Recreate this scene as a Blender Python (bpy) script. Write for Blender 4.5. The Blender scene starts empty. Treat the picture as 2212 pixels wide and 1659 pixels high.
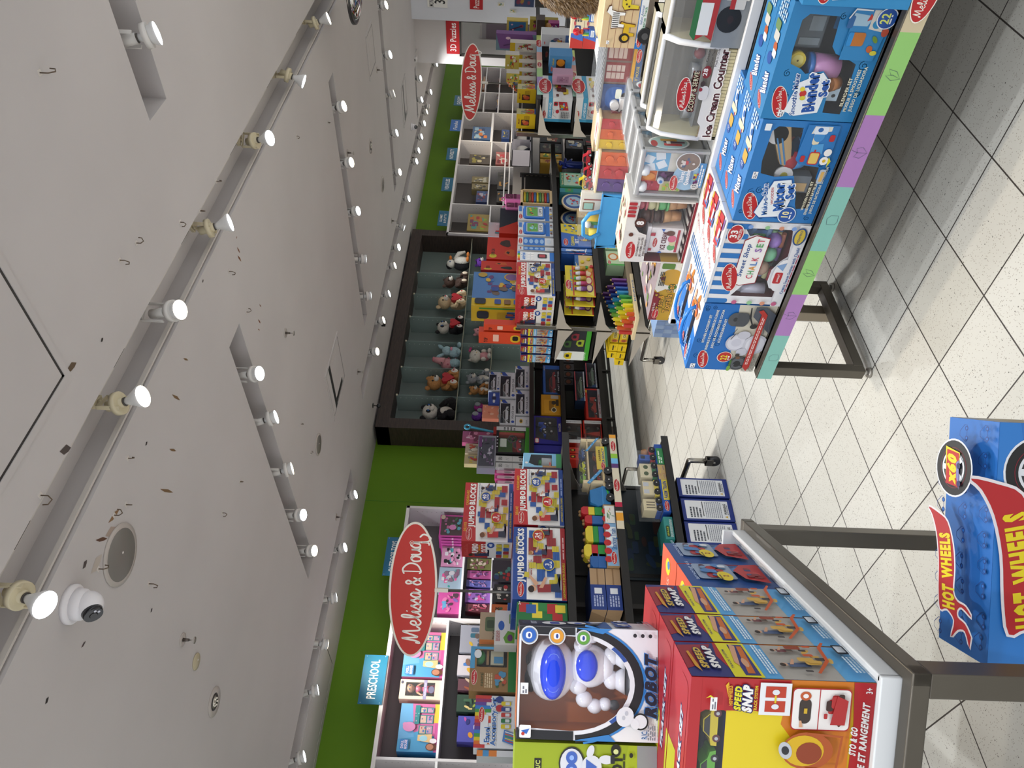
import bpy, bmesh, math, random
from mathutils import Vector, Matrix
C = bpy.context.scene.collection
rad = math.radians
# ---------------- camera ----------------
FPX = 1577.17;YAW = rad(-43.0405);PITCH = rad(0.86805);ROLL = rad(2.30403);CH = 1.50365
_cy, _sy = math.cos(YAW), math.sin(YAW)
_fw = Vector((-_sy, _cy, 0));_rt = Vector((_cy, _sy, 0));_up = Vector((0,0,1))
FWD = _fw*math.cos(PITCH) - _up*math.sin(PITCH);_u2 = _up*math.cos(PITCH) + _fw*math.sin(PITCH)
RGT = _rt*math.cos(ROLL) + _u2*math.sin(ROLL);UPV = _u2*math.cos(ROLL) - _rt*math.sin(ROLL)
CAM = Vector((0,0, CH))
cam_d = bpy.data.cameras.new('camera');cam = bpy.data.objects.new('camera', cam_d);C.objects.link(cam)
X_, Y_, Z_ = -UPV, RGT, -FWD          # the phone was held so that the picture lies on its side
cam.matrix_world = Matrix(((X_.x, Y_.x, Z_.x, CAM.x),(X_.y, Y_.y, Z_.y, CAM.y),(X_.z, Y_.z, Z_.z, CAM.z),(0,0,0,1)))
cam_d.sensor_width = 36;cam_d.sensor_fit = 'HORIZONTAL';cam_d.lens = FPX/2212*36;cam_d.clip_start = .05;cam_d.clip_end = 100
bpy.context.scene.camera = cam
# ---------------- world (soft light of the open mall hall behind), exposure ----------------
sc = bpy.context.scene
w = bpy.data.worlds.new('mall_hall');sc.world = w;w.use_nodes = True
bg = w.node_tree.nodes['Background'];bg.inputs[0].default_value = (.97,.985,1.0,1);bg.inputs[1].default_value = 0.95
sc.view_settings.view_transform = 'Standard';sc.view_settings.look = 'None'
sc.view_settings.exposure = 0.3;sc.view_settings.gamma = 1.0
SPOT_W = 72.0
sc.cycles.max_bounces = 5;sc.cycles.diffuse_bounces = 3;sc.cycles.glossy_bounces = 3;sc.cycles.transparent_max_bounces = 8;sc.cycles.caustics_reflective = False;sc.cycles.caustics_refractive = False

# ---------------- helpers ----------------
def ray(px, py):
    u, v = 1659-py, px
    return RGT*((u-829.5)/FPX) - UPV*((v-1106)/FPX) + FWD
def P(px, py, ax, val):            # a point of the photograph carried onto the plane x, y or z = val
    d = ray(px, py);t = (val-CAM[ax])/d[ax];return CAM + d*t
def PN(px, py, p0, n):
    d = ray(px, py);t = (Vector(p0)-CAM).dot(n)/d.dot(n);return CAM + d*t
_M = {}
def lin(h):
    h = h.lstrip('#');c = [int(h[i:i+2],16)/255 for i in (0,2,4)]
    return [x/12.92 if x <= .04045 else ((x+.055)/1.055)**2.4 for x in c]
def mt(col, r=.42, m=0., e=0., a=1.):
    k = (col, r, m, e, a)
    if k in _M: return _M[k]
    if col in SPECIAL: _M[k] = SPECIAL[col]();return _M[k]
    M = bpy.data.materials.new('m_'+col);M.use_nodes = True
    b = M.node_tree.nodes['Principled BSDF'];c = lin(col)+[1]
    b.inputs['Base Color'].default_value = c;b.inputs['Roughness'].default_value = r;b.inputs['Metallic'].default_value = m
    if e: b.inputs['Emission Color'].default_value = c;b.inputs['Emission Strength'].default_value = e;M.cycles.emission_sampling = 'NONE'
    if a < 1: b.inputs['Alpha'].default_value = a
    _M[k] = M;return M
def nd(M): M.use_nodes = True;return M.node_tree, M.node_tree.nodes, M.node_tree.nodes['Principled BSDF'], M.node_tree.links
def noisy(name, c1, c2, scale, r=.6, m=0., stretch=(1,1,1), bump=0., det=3, dist=.0):
    M = bpy.data.materials.new(name);t, n, b, L = nd(M)
    tc = n.new('ShaderNodeTexCoord');mp = n.new('ShaderNodeMapping');mp.inputs['Scale'].default_value = stretch
    nz = n.new('ShaderNodeTexNoise');nz.inputs['Scale'].default_value = scale;nz.inputs['Detail'].default_value = det
    cr = n.new('ShaderNodeValToRGB');cr.color_ramp.elements[0].color = lin(c1)+[1];cr.color_ramp.elements[1].color = lin(c2)+[1]
    cr.color_ramp.elements[0].position = .35;cr.color_ramp.elements[1].position = .65
    L.new(tc.outputs['Object'], mp.inputs[0]);L.new(mp.outputs[0], nz.inputs[0]);L.new(nz.outputs[0], cr.inputs[0]);L.new(cr.outputs[0], b.inputs['Base Color'])
    b.inputs['Roughness'].default_value = r;b.inputs['Metallic'].default_value = m
    if bump:
        bp = n.new('ShaderNodeBump');bp.inputs['Strength'].default_value = bump;bp.inputs['Distance'].default_value = .01
        L.new(nz.outputs[0], bp.inputs['Height']);L.new(bp.outputs[0], b.inputs['Normal'])
    return M
def film():
    M = bpy.data.materials.new('clear_plastic');t, n, b, L = nd(M)
    b.inputs['Base Color'].default_value = (.9,.92,.95,1);b.inputs['Alpha'].default_value = .05;b.inputs['Roughness'].default_value = .08
    return M
def shrink():
    M = film();M.name = 'wrinkled_wrap';t, n, b, L = nd(M);b.inputs['Alpha'].default_value = .06;b.inputs['Roughness'].default_value = .12
    nz = n.new('ShaderNodeTexNoise');nz.inputs['Scale'].default_value = 22;bp = n.new('ShaderNodeBump');bp.inputs['Strength'].default_value = .9;bp.inputs['Distance'].default_value = .03
    tc = n.new('ShaderNodeTexCoord');L.new(tc.outputs['Object'], nz.inputs[0]);L.new(nz.outputs[0], bp.inputs['Height']);L.new(bp.outputs[0], b.inputs['Normal']);return M
def frosted():
    M = bpy.data.materials.new('frosted_glass');t, n, b, L = nd(M)
    b.inputs['Base Color'].default_value = (.3,.4,.38,1);b.inputs['Alpha'].default_value = .5;b.inputs['Roughness'].default_value = .3;return M
def pegwhite(hexc='d9d5d8'):
    return noisy('white_laminate', hexc, 'dfdbdd',2,.45)
def floor_mat():
    M = bpy.data.materials.new('terrazzo_tile');t, n, b, L = nd(M)
    g = n.new('ShaderNodeNewGeometry');mp = n.new('ShaderNodeMapping');mp.vector_type = 'POINT'
    mp.inputs['Rotation'].default_value = (0,0, rad(-.5238));mp.inputs['Scale'].default_value = (1/.305,1/.305,1)
    ad = n.new('ShaderNodeVectorMath');ad.operation = 'ADD';ad.inputs[1].default_value = (100-6.92781,100-8.63078,0)
    L.new(g.outputs['Position'], mp.inputs[0]);L.new(mp.outputs[0], ad.inputs[0])
    fr = n.new('ShaderNodeVectorMath');fr.operation = 'FRACTION';L.new(ad.outputs[0], fr.inputs[0])
    fl = n.new('ShaderNodeVectorMath');fl.operation = 'FLOOR';L.new(ad.outputs[0], fl.inputs[0])
    sp = n.new('ShaderNodeSeparateXYZ');L.new(fr.outputs[0], sp.inputs[0])
    def ma(op, a, bb):
        m = n.new('ShaderNodeMath');m.operation = op
        for i, v in enumerate((a, bb)):
            if v is None: continue
            if isinstance(v, (int, float)): m.inputs[i].default_value = v
            else: L.new(v, m.inputs[i])
        return m.outputs[0]
    ds = []
    for o in (sp.outputs[0], sp.outputs[1]):
        ds.append(ma('MINIMUM', o, ma('SUBTRACT',1.0, o)))
    d = ma('MINIMUM', ds[0], ds[1]);grout = ma('LESS_THAN', d, .0085)
    wn = n.new('ShaderNodeTexWhiteNoise');L.new(fl.outputs[0], wn.inputs[0])
    nz = n.new('ShaderNodeTexNoise');nz.inputs['Scale'].default_value = 9;L.new(ad.outputs[0], nz.inputs[0])
    vo = n.new('ShaderNodeTexVoronoi');vo.inputs['Scale'].default_value = 190;L.new(g.outputs['Position'], vo.inputs[0])
    v2 = n.new('ShaderNodeTexVoronoi');v2.inputs['Scale'].default_value = 75;L.new(g.outputs['Position'], v2.inputs[0])
    sc1 = n.new('ShaderNodeSeparateColor');L.new(vo.outputs['Color'], sc1.inputs[0])
    sc2 = n.new('ShaderNodeSeparateColor');L.new(v2.outputs['Color'], sc2.inputs[0])
    s1 = ma('MULTIPLY', ma('LESS_THAN', vo.outputs[0],.34), ma('GREATER_THAN', sc1.outputs[0],.72))
    s2 = ma('MULTIPLY', ma('LESS_THAN', v2.outputs[0],.16), ma('GREATER_THAN', sc2.outputs[0],.8))
    base = n.new('ShaderNodeMix');base.data_type = 'RGBA';base.inputs[6].default_value = lin('c0beb6')+[1];base.inputs[7].default_value = lin('c9c7c0')+[1]
    L.new(wn.outputs[0], base.inputs[0])
    def mix(f, a, hexc, amt=1.0):
        m = n.new('ShaderNodeMix');m.data_type = 'RGBA';L.new(ma('MULTIPLY', f, amt), m.inputs[0]);L.new(a, m.inputs[6]);m.inputs[7].default_value = lin(hexc)+[1];return m.outputs[2]
    c = mix(s1, base.outputs[2],'8d857b',.75);c = mix(s2, c, '3c3834',.9);c = mix(grout, c, '3f3a37')
    L.new(c, b.inputs['Base Color']);b.inputs['Roughness'].default_value = .5;b.inputs['Specular IOR Level'].default_value = .3
    return M
def fur(c1, c2): return noisy('plush_'+c1, c1, c2,60,.95, bump=.8)
SPECIAL = dict(film=film, wrap=shrink, glass=frosted, floor=floor_mat,
    steel=lambda: noisy('brushed_steel','605b53','645f57',5,.4,.7,(1,1,1)),
    chrome=lambda: noisy('tube_steel','a8a49c','b8b4ac',30,.25,.95),
    wenge=lambda: noisy('dark_woodgrain','2e2421','43362f',9,.5,0,(1,1,14), det=6),
    paint=lambda: noisy('ceiling_paint','bdb8b7','c2bdbc',1.2,.8),
    green=lambda: noisy('green_wall_paint','5c8606','628c09',1.4,.75),
    lam=pegwhite, wood=lambda: noisy('pale_wood','c9a878','d8ba8c',8,.5,0,(1,12,1)),
    mirror=lambda: mt('d8d8d8',.05,1.0))
_G = {}
def glyph(ch, off):
    k = (ch, off)
    if k in _G: return _G[k]
    def geo(s):
        cu = bpy.data.curves.new('t','FONT');cu.body = s;cu.offset = off;cu.resolution_u = 2;cu.size = 1
        o = bpy.data.objects.new('t', cu);C.objects.link(o);dg = bpy.context.evaluated_depsgraph_get();me = o.evaluated_get(dg).to_mesh()
        r = ([(v.co.x, v.co.y) for v in me.vertices],[tuple(p.vertices) for p in me.polygons])
        o.evaluated_get(dg).to_mesh_clear();bpy.data.objects.remove(o);bpy.data.curves.remove(cu);return r
    if ch == ' ': _G[k] = ([],[],.28);return _G[k]
    vs, fs = geo(ch)
    a = max(v[0] for v in geo('H'+ch+'H')[0]) - max(v[0] for v in geo('HH')[0]) if off == 0 else glyph(ch, 0)[2]
    _G[k] = (vs, fs, a);return _G[k]
CAP = max(v[1] for v in glyph('H',0)[0])
# handwriting strokes for the oval shop logo
HW = {'M': (1.9,[[(0,.5),(-.05,.1),(.2,.5),(.5,1.8),(.55,1.5),(.6,.4),(.75,.5),(1.25,1.75),(1.3,1.4),(1.35,.3),(1.55,.1),(1.8,.4)]]),
 'e': (.8,[[(0,.4),(.45,.55),(.5,.9),(.25,1.0),(.05,.6),(.1,.15),(.4,0),(.8,.35)]]),
 'l': (.6,[[(0,.3),(.35,1.1),(.42,1.8),(.22,1.85),(.12,1.2),(.15,.3),(.3,0),(.6,.35)]]),
 'i': (.5,[[(0,.35),(.18,.9),(.15,.3),(.25,.02),(.5,.35)],[(.22,1.35),(.25,1.4)]]),
 's': (.62,[[(0,.35),(.35,1.0),(.33,.75),(.5,.35),(.35,.02),(.05,.1)],[(.35,.02),(.62,.3)]]),
 'a': (.85,[[(.55,.8),(.3,1.0),(.02,.55),(.12,.05),(.4,.2),(.57,.85),(.55,.3),(.65,.02),(.95,.5)]]),
 '&': (.9,[[(.8,.05),(.2,1.1),(.35,1.5),(.55,1.2),(.1,.5),(.2,.02),(.5,.1),(.85,.7)]]),
 'D': (1.25,[[(.2,1.75),(.15,.1)],[(-.05,1.7),(.5,1.8),(1.05,1.2),(.9,.4),(.2,0),(-.05,.15)]]),
 'o': (.75,[[(.35,1.0),(.05,.7),(.1,.1),(.45,.05),(.6,.6),(.35,1.0),(.7,.85)]]),
 'u': (.8,[[(.05,.95),(.05,.2),(.3,.02),(.55,.4),(.6,.95),(.6,.25),(.8,.05)]]),
 'g': (1.3,[[(.6,.85),(.3,1.0),(.02,.6),(.12,.1),(.42,.2),(.6,.9),(.6,0),(.55,-.7),(.3,-.8)],[(.6,.95),(.62,.1),(.7,-.7),(1.1,-.95),(1.5,-.3),(1.2,.1)]]),' ': (.5,[])}
def cr_spline(pts, n=4):
    if len(pts) < 3: return pts
    q = [pts[0]]+list(pts)+[pts[-1]];out = []
    for i in range(1, len(q)-2):
        for k in range(n):
            t = k/n;a, b, c, d = q[i-1], q[i], q[i+1], q[i+2]
            out.append(tuple(.5*((2*b[j])+(-a[j]+c[j])*t+(2*a[j]-5*b[j]+4*c[j]-d[j])*t*t+(-a[j]+3*b[j]-3*c[j]+d[j])*t**3) for j in range(len(b))))
    out.append(tuple(pts[-1]));return out
def hand(s):
    x = 0;L = []
    for ch in s:
        a, st = HW[ch]
        for p in st: L.append(cr_spline([(x+q[0], q[1]) for q in p]))
        x += a
    return L, x
def inpoly(x, y, P_):
    c = False;j = len(P_)-1
    for i in range(len(P_)):
        a, b = P_[i], P_[j]
        if (a[1] > y) != (b[1] > y) and x < (b[0]-a[0])*(y-a[1])/(b[1]-a[1])+a[0]: c = not c
        j = i
    return c
class Face:
    win = None
    def hit(s, x, y, r): return bool(s.win) and any(inpoly(x+a*r, y+b*r*s.W/s.H, s.win) for a, b in ((0,0),(1,0),(-1,0),(0,1),(0,-1)))
    def __init__(s, mb, O, ex, ez, n, W, H, step=.0003):
        s.mb, s.O, s.ex, s.ez, s.n, s.W, s.H, s.k, s.step = mb, Vector(O), Vector(ex), Vector(ez), Vector(n), W, H, step, step
    def q(s, x, y): return s.O + s.ex*x + s.ez*y + s.n*s.k       # metres
    def nx(s): s.k += s.step
    def _poly(s, pts, col):
        try: f = s.mb.bm.faces.new([s.mb.bm.verts.new(s.q(*p)) for p in pts]);f.material_index = s.mb.mi(col)
        except ValueError: pass
    def poly(s, pts, col): s._poly([(a*s.W, b*s.H) for a, b in pts], col);s.nx()
    def rect(s, x0, y0, x1, y1, col):
        if s.win and x0 <= 0 and y0 <= 0 and x1 >= 1 and y1 >= 1: return
        s.poly([(x0, y0),(x1, y0),(x1, y1),(x0, y1)], col)
    def rr(s, x0, y0, x1, y1, col, r=.12):
        W, H = s.W, s.H;R = r*min((x1-x0)*W, (y1-y0)*H);P_ = []
        for cx, cy, a in ((x1*W-R, y1*H-R, 0),(x0*W+R, y1*H-R, 90),(x0*W+R, y0*H+R, 180),(x1*W-R, y0*H+R, 270)):
            for k in range(5): P_.append((cx+R*math.cos(rad(a+k*22.5)), cy+R*math.sin(rad(a+k*22.5))))
        s._poly(P_, col);s.nx()
    def ell(s, cx, cy, rx, ry, col, r=0, seg=20, sq=False):     # rx, ry as fractions;sq: ry measured like rx
        a, b = rx*s.W, (ry*s.W if sq else ry*s.H);c_, s_ = math.cos(rad(r)), math.sin(rad(r))
        s._poly([(cx*s.W+a*math.cos(t)*c_-b*math.sin(t)*s_, cy*s.H+a*math.cos(t)*s_+b*math.sin(t)*c_) for t in [2*math.pi*k/seg for k in range(seg)]], col);s.nx()
    def line(s, pts, wd, col):                                 # fractions, width in metres
        s._ribbon([(a*s.W, b*s.H) for a, b in pts], wd, col);s.nx()
    def _ribbon(s, p, wd, col):
        bm = s.mb.bm;mi = s.mb.mi(col);prev = None;h = wd/2
        for i in range(len(p)):
            a = p[max(i-1,0)];b = p[min(i+1, len(p)-1)];dx, dy = b[0]-a[0], b[1]-a[1];l = math.hypot(dx, dy) or 1e-6
            if i == 0: p0 = (p[0][0]-dx/l*h*.6, p[0][1]-dy/l*h*.6)
            elif i == len(p)-1: p0 = (p[i][0]+dx/l*h*.6, p[i][1]+dy/l*h*.6)
            else: p0 = p[i]
            k = .7 if i in (0, len(p)-1) else 1
            v = (bm.verts.new(s.q(p0[0]-dy/l*h*k, p0[1]+dx/l*h*k)), bm.verts.new(s.q(p0[0]+dy/l*h*k, p0[1]-dx/l*h*k)))
            if prev:
                f = bm.faces.new((prev[0], prev[1], v[1], v[0]));f.material_index = mi
            prev = v
    def text(s, st, cx, cy, h, col, w=None, a='c', b=0., sh=0., r=0, o=None, ow=.09):
        """h: cap height as fraction of face height, w: optional width as fraction of face width"""
        S = h*s.H/CAP;ex_ = 1.05*b;tot = sum(glyph(c, 0)[2]+ex_ for c in st)
        sx = S if w is None else w*s.W/max(tot, .01)
        ax = {'c': -tot*sx/2,'l': 0,'r': -tot*sx}[a];c_, s_ = math.cos(rad(r)), math.sin(rad(r));oy = -h*s.H/2
        b *= .62
        for off, cc in (([(b+ow, o)] if o else [])+[(b, col)]):
            x = ax+ex_*sx/2;mi = s.mb.mi(cc);bm = s.mb.bm
            for ch in st:
                vs, fs, adv = glyph(ch, off);V = []
                for vx, vy in vs:
                    lx, ly = x+vx*sx, oy+vy*S;lx += sh*ly
                    V.append(bm.verts.new(s.q(cx*s.W+lx*c_-ly*s_, cy*s.H+lx*s_+ly*c_)))
                for f in fs:
                    try: bm.faces.new([V[i] for i in f]).material_index = mi
                    except ValueError: pass
                x += (adv+ex_)*sx
            s.nx()
    def logo(s, cx, cy, w, r=0, plain=False, asp=2.45, bord='f0ebe2', red='b01c22', ink='f4efe6', lw=.17, full=True):
        W = w*s.W
        if not plain:
            s.ell(cx, cy, W/2/s.W, W/2/asp/s.H, bord, r, 28 if full else 14);s.ell(cx, cy, (W/2-W*.018)/s.W, (W/2/asp-W*.018)/s.H, red, r, 28 if full else 14)
        L, tw = hand('Melissa & Doug');sc_ = W*(.80 if not plain else 1)/tw;c_, s_ = math.cos(rad(r)), math.sin(rad(r))
        for p in L:
            pp = [((x-tw/2)*sc_, (y-.65)*sc_*1.12) for x, y in (p if full else p[::2]+[p[-1]])]
            s._ribbon([(cx*s.W+x*c_-y*s_, cy*s.H+x*s_+y*c_) for x, y in pp], lw*sc_, ink)
        s.nx()
    def small(s, x0, y0, x1, y1, n, col, seed=1, fill=.55):      # unreadable small print: rows of short dashes
        R = random.Random(seed);hh = (y1-y0)/n
        for i in range(n):
            x = x0;yy = y1-hh*(i+1)+hh*(1-fill)/2
            while x < x1-.01:
                l = R.uniform(.03,.09)*(1 if x1-x0 > .2 else .5);s.poly([(x, yy),(min(x+l, x1), yy),(min(x+l, x1), yy+hh*fill),(x, yy+hh*fill)], col);s.k -= s.step
                x += l+.012
                if x > x1*R.uniform(.75,1.0) and i == n-1: break
        s.nx()
    def blobs(s, seed, x0, y0, x1, y1, cols, n=14, sz=.12):
        R = random.Random(seed)
        for i in range(n):
            a = R.uniform(sz*.4, sz);cx, cy = R.uniform(x0+a*.5, x1-a*.5), R.uniform(y0+a*.5, y1-a*.5);c = R.choice(cols)
            if s.hit(cx, cy, a*.6): continue
            if R.random() < .5: s.ell(cx, cy, a*.6, a*.6*R.uniform(.5,1), c, R.uniform(0,180),10)
            else: s.rr(cx-a*.5, cy-a*.4, cx+a*.5, cy+a*.4, c, .3)
    def price(s, cx, cy, w=.09, h=.05): s.rect(cx-w/2, cy-h/2, cx+w/2, cy+h/2,'e8e8ea');s.small(cx-w*.4, cy-h*.4, cx+w*.4, cy+h*.3,2,'6a6a78',3)
class Fr:
    def __init__(s, O, ex, ey, ez=Vector((0,0,1))): s.O, s.ex, s.ey, s.ez = Vector(O), Vector(ex).normalized(), Vector(ey).normalized(), Vector(ez)
    def p(s, x, y, z): return s.O+s.ex*x+s.ey*y+s.ez*z
    def at(s, x, y, z, rot=0):
        a = rad(rot);return Fr(s.p(x, y, z), s.ex*math.cos(a)+s.ey*math.sin(a), s.ey*math.cos(a)-s.ex*math.sin(a), s.ez)
WF = Fr((0,0,0),(1,0,0),(0,1,0))
class MB:
    def __init__(s, fr=None): s.bm = bmesh.new();s.cols = [];s.f = fr or WF
    def mi(s, col):
        if col not in s.cols: s.cols.append(col)
        return s.cols.index(col)
    def fin(s, faces, col, sm=False):
        i = s.mi(col)
        for f in faces: f.material_index = i;f.smooth = sm
    def box(s, x0, y0, z0, x1, y1, z1, col, bev=0, fr=None):
        F = fr or s.f;V = [s.bm.verts.new(F.p(x, y, z)) for z in (z0, z1) for y in (y0, y1) for x in (x0, x1)]
        fs = [s.bm.faces.new([V[i] for i in q]) for q in ((0,2,3,1),(4,5,7,6),(0,1,5,4),(2,6,7,3),(0,4,6,2),(1,3,7,5))]
        s.fin(fs, col)
        if bev:
            es = list({e for f in fs for e in f.edges});r = bmesh.ops.bevel(s.bm, geom=es, offset=bev, segments=2, affect='EDGES', profile=.6)
            s.fin(r['faces'], col, True)
            for f in fs:
                if f.is_valid: f.smooth = False
    def cyl(s, a, b, r0, r1, col, seg=14, caps=True, fr=None):
        F = fr or s.f;a, b = F.p(*a), F.p(*b);d = (b-a);l = d.length or 1e-6;d = d/l
        u = d.orthogonal().normalized();v = d.cross(u);A, B = [],[]
        for k in range(seg):
            t = 2*math.pi*k/seg;o = u*math.cos(t)+v*math.sin(t);A.append(s.bm.verts.new(a+o*r0));B.append(s.bm.verts.new(b+o*r1))
        s.fin([s.bm.faces.new((A[k], A[(k+1) % seg], B[(k+1) % seg], B[k])) for k in range(seg)], col, True)
        if caps:
            s.fin([s.bm.faces.new(A[::-1])], col) if r0 > 1e-4 else 0
            s.fin([s.bm.faces.new(B)], col) if r1 > 1e-4 else 0
    def ell(s, c, r, col, seg=14, fr=None, rot=(0,0,0), jit=0, seed=0):
        F = fr or s.f;R = Matrix.Rotation(rad(rot[2]),3,'Z') @ Matrix.Rotation(rad(rot[1]),3,'Y') @ Matrix.Rotation(rad(rot[0]),3,'X')
        rings = max(6, seg*2//3);rows = [];RN = random.Random(seed)
        if isinstance(r, (int, float)): r = (r, r, r)
        for i in range(rings+1):
            ph = math.pi*i/rings;row = []
            for k in range(1 if i in (0, rings) else seg):
                t = 2*math.pi*k/seg;j = 1+(RN.uniform(-jit, jit) if jit else 0)
                p = R @ Vector((r[0]*j*math.sin(ph)*math.cos(t), r[1]*j*math.sin(ph)*math.sin(t), r[2]*j*math.cos(ph)))
                row.append(s.bm.verts.new(F.p(c[0]+p.x, c[1]+p.y, c[2]+p.z)))
            rows.append(row)
        fs = []
        for i in range(rings):
            a, b = rows[i], rows[i+1]
            for k in range(seg):
                q = [a[k % len(a)], b[k % len(b)], b[(k+1) % len(b)], a[(k+1) % len(a)]]
                q = list(dict.fromkeys(q))
                if len(q) > 2: fs.append(s.bm.faces.new(q))
        s.fin(fs, col, True)
    def tube(s, pts, r, col, seg=8, fr=None, close=False):
        F = fr or s.f;P_ = [F.p(*p) for p in pts];n = len(P_);rows = [];u = None
        for i in range(n):
            d = (P_[(i+1) % n if close else min(i+1, n-1)]-P_[(i-1) % n if close else max(i-1,0)]).normalized()
            u = d.orthogonal().normalized() if u is None else (u-d*u.dot(d)).normalized();v = d.cross(u)
            rr = r[i] if isinstance(r, (list, tuple)) else r
            rows.append([s.bm.verts.new(P_[i]+(u*math.cos(2*math.pi*k/seg)+v*math.sin(2*math.pi*k/seg))*rr) for k in range(seg)])
        fs = []
        for i in range(n if close else n-1):
            a, b = rows[i], rows[(i+1) % n];fs += [s.bm.faces.new((a[k], a[(k+1) % seg], b[(k+1) % seg], b[k])) for k in range(seg)]
        if not close: fs += [s.bm.faces.new(rows[0][::-1]), s.bm.faces.new(rows[-1])]
        s.fin(fs, col, True)
    def lathe(s, prof, c, col, seg=20, fr=None, ax='z'):      # prof: (r, h)
        F = fr or s.f;rows = []
        for r, h in prof:
            row = []
            for k in range(seg):
                t = 2*math.pi*k/seg;a, b = r*math.cos(t), r*math.sin(t)
                q = {'z': (a, b, h),'y': (a, h, b),'x': (h, a, b)}[ax];row.append(s.bm.verts.new(F.p(c[0]+q[0], c[1]+q[1], c[2]+q[2])))
            rows.append(row)
        s.fin([s.bm.faces.new((rows[i][k], rows[i][(k+1) % seg], rows[i+1][(k+1) % seg], rows[i+1][k])) for i in range(len(rows)-1) for k in range(seg)], col, True)
        for row, r in ((rows[0][::-1], prof[0][0]),(rows[-1], prof[-1][0])):
            if r > 1e-4: s.fin([s.bm.faces.new(row)], col)
    def prism(s, pts, y0, y1, col, fr=None, ax='y', top=None):        # polygon in x,z extruded along y
        F = fr or s.f;g = {'y': lambda a, b, h: (a, h, b),'z': lambda a, b, h: (a, b, h),'x': lambda a, b, h: (h, a, b)}[ax]
        A = [s.bm.verts.new(F.p(*g(a, b, y0))) for a, b in pts];B = [s.bm.verts.new(F.p(*g(a, b, y1))) for a, b in pts];n = len(pts)
        s.fin([s.bm.faces.new((A[k], A[(k+1) % n], B[(k+1) % n], B[k])) for k in range(n)], col)
        s.fin([s.bm.faces.new(A[::-1]), s.bm.faces.new(B)], top or col)
    def done(s, name, parent=None, label=None, cat=None, group=None, kind=None, loc=None, r=None):
        bmesh.ops.recalc_face_normals(s.bm, faces=s.bm.faces) if kind != 'raw' else None
        me = bpy.data.meshes.new(name)
        if parent is not None: base = Vector(parent['_b'])
        elif loc is not None: base = Vector(loc)
        else:
            xs = [v.co for v in s.bm.verts];base = Vector(((min(c.x for c in xs)+max(c.x for c in xs))/2,(min(c.y for c in xs)+max(c.y for c in xs))/2, min(c.z for c in xs)))
        bmesh.ops.translate(s.bm, verts=s.bm.verts, vec=-base);s.bm.to_mesh(me);s.bm.free()
        for c in s.cols:
            me.materials.append(mt(*c) if isinstance(c, tuple) else mt(c))
        o = bpy.data.objects.new(name, me);C.objects.link(o)
        if parent is not None: o.parent = parent
        else: o.location = base
        o['_b'] = tuple(base);tag(o, label, cat, group, kind if kind != 'raw' else None);return o
def tag(o, label=None, cat=None, group=None, kind=None):
    if label: o['label'] = label
    if cat: o['category'] = cat
    if group: o['group'] = group
    if kind: o['kind'] = kind
    return o
def empty(name, loc, label, cat, group=None):
    o = bpy.data.objects.new(name, None);C.objects.link(o);o.location = loc;o.empty_display_size = .05;o['_b'] = tuple(loc);return tag(o, label, cat, group)
def dup(o, dv=(0,0,0), label=None, group=None, parent=None, rz=0):
    c = o.copy();C.objects.link(c)
    if parent is None:
        c.location = o.location+Vector(dv);c.rotation_euler.z += rz;c['_b'] = tuple(c.location)
        if label: c['label'] = label
        if group: c['group'] = group
    else: c.parent = parent
    for ch in list(o.children): dup(ch, parent=c)
    return c
def frame_px(ax, val, BL, TR, z0=None):
    """front face between two photo points on a plane: returns frame, w, h"""
    a, b = P(*BL, ax, val), P(*TR, ax, val)
    ex, ey = (Vector((0,-1,0)), Vector((1,0,0))) if ax == 0 else (Vector((1,0,0)), Vector((0,1,0)))
    w = (b-a).dot(ex);z = a.z if z0 is None else z0
    return Fr((a.x, a.y, z), ex, ey), w, b.z-z
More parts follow.
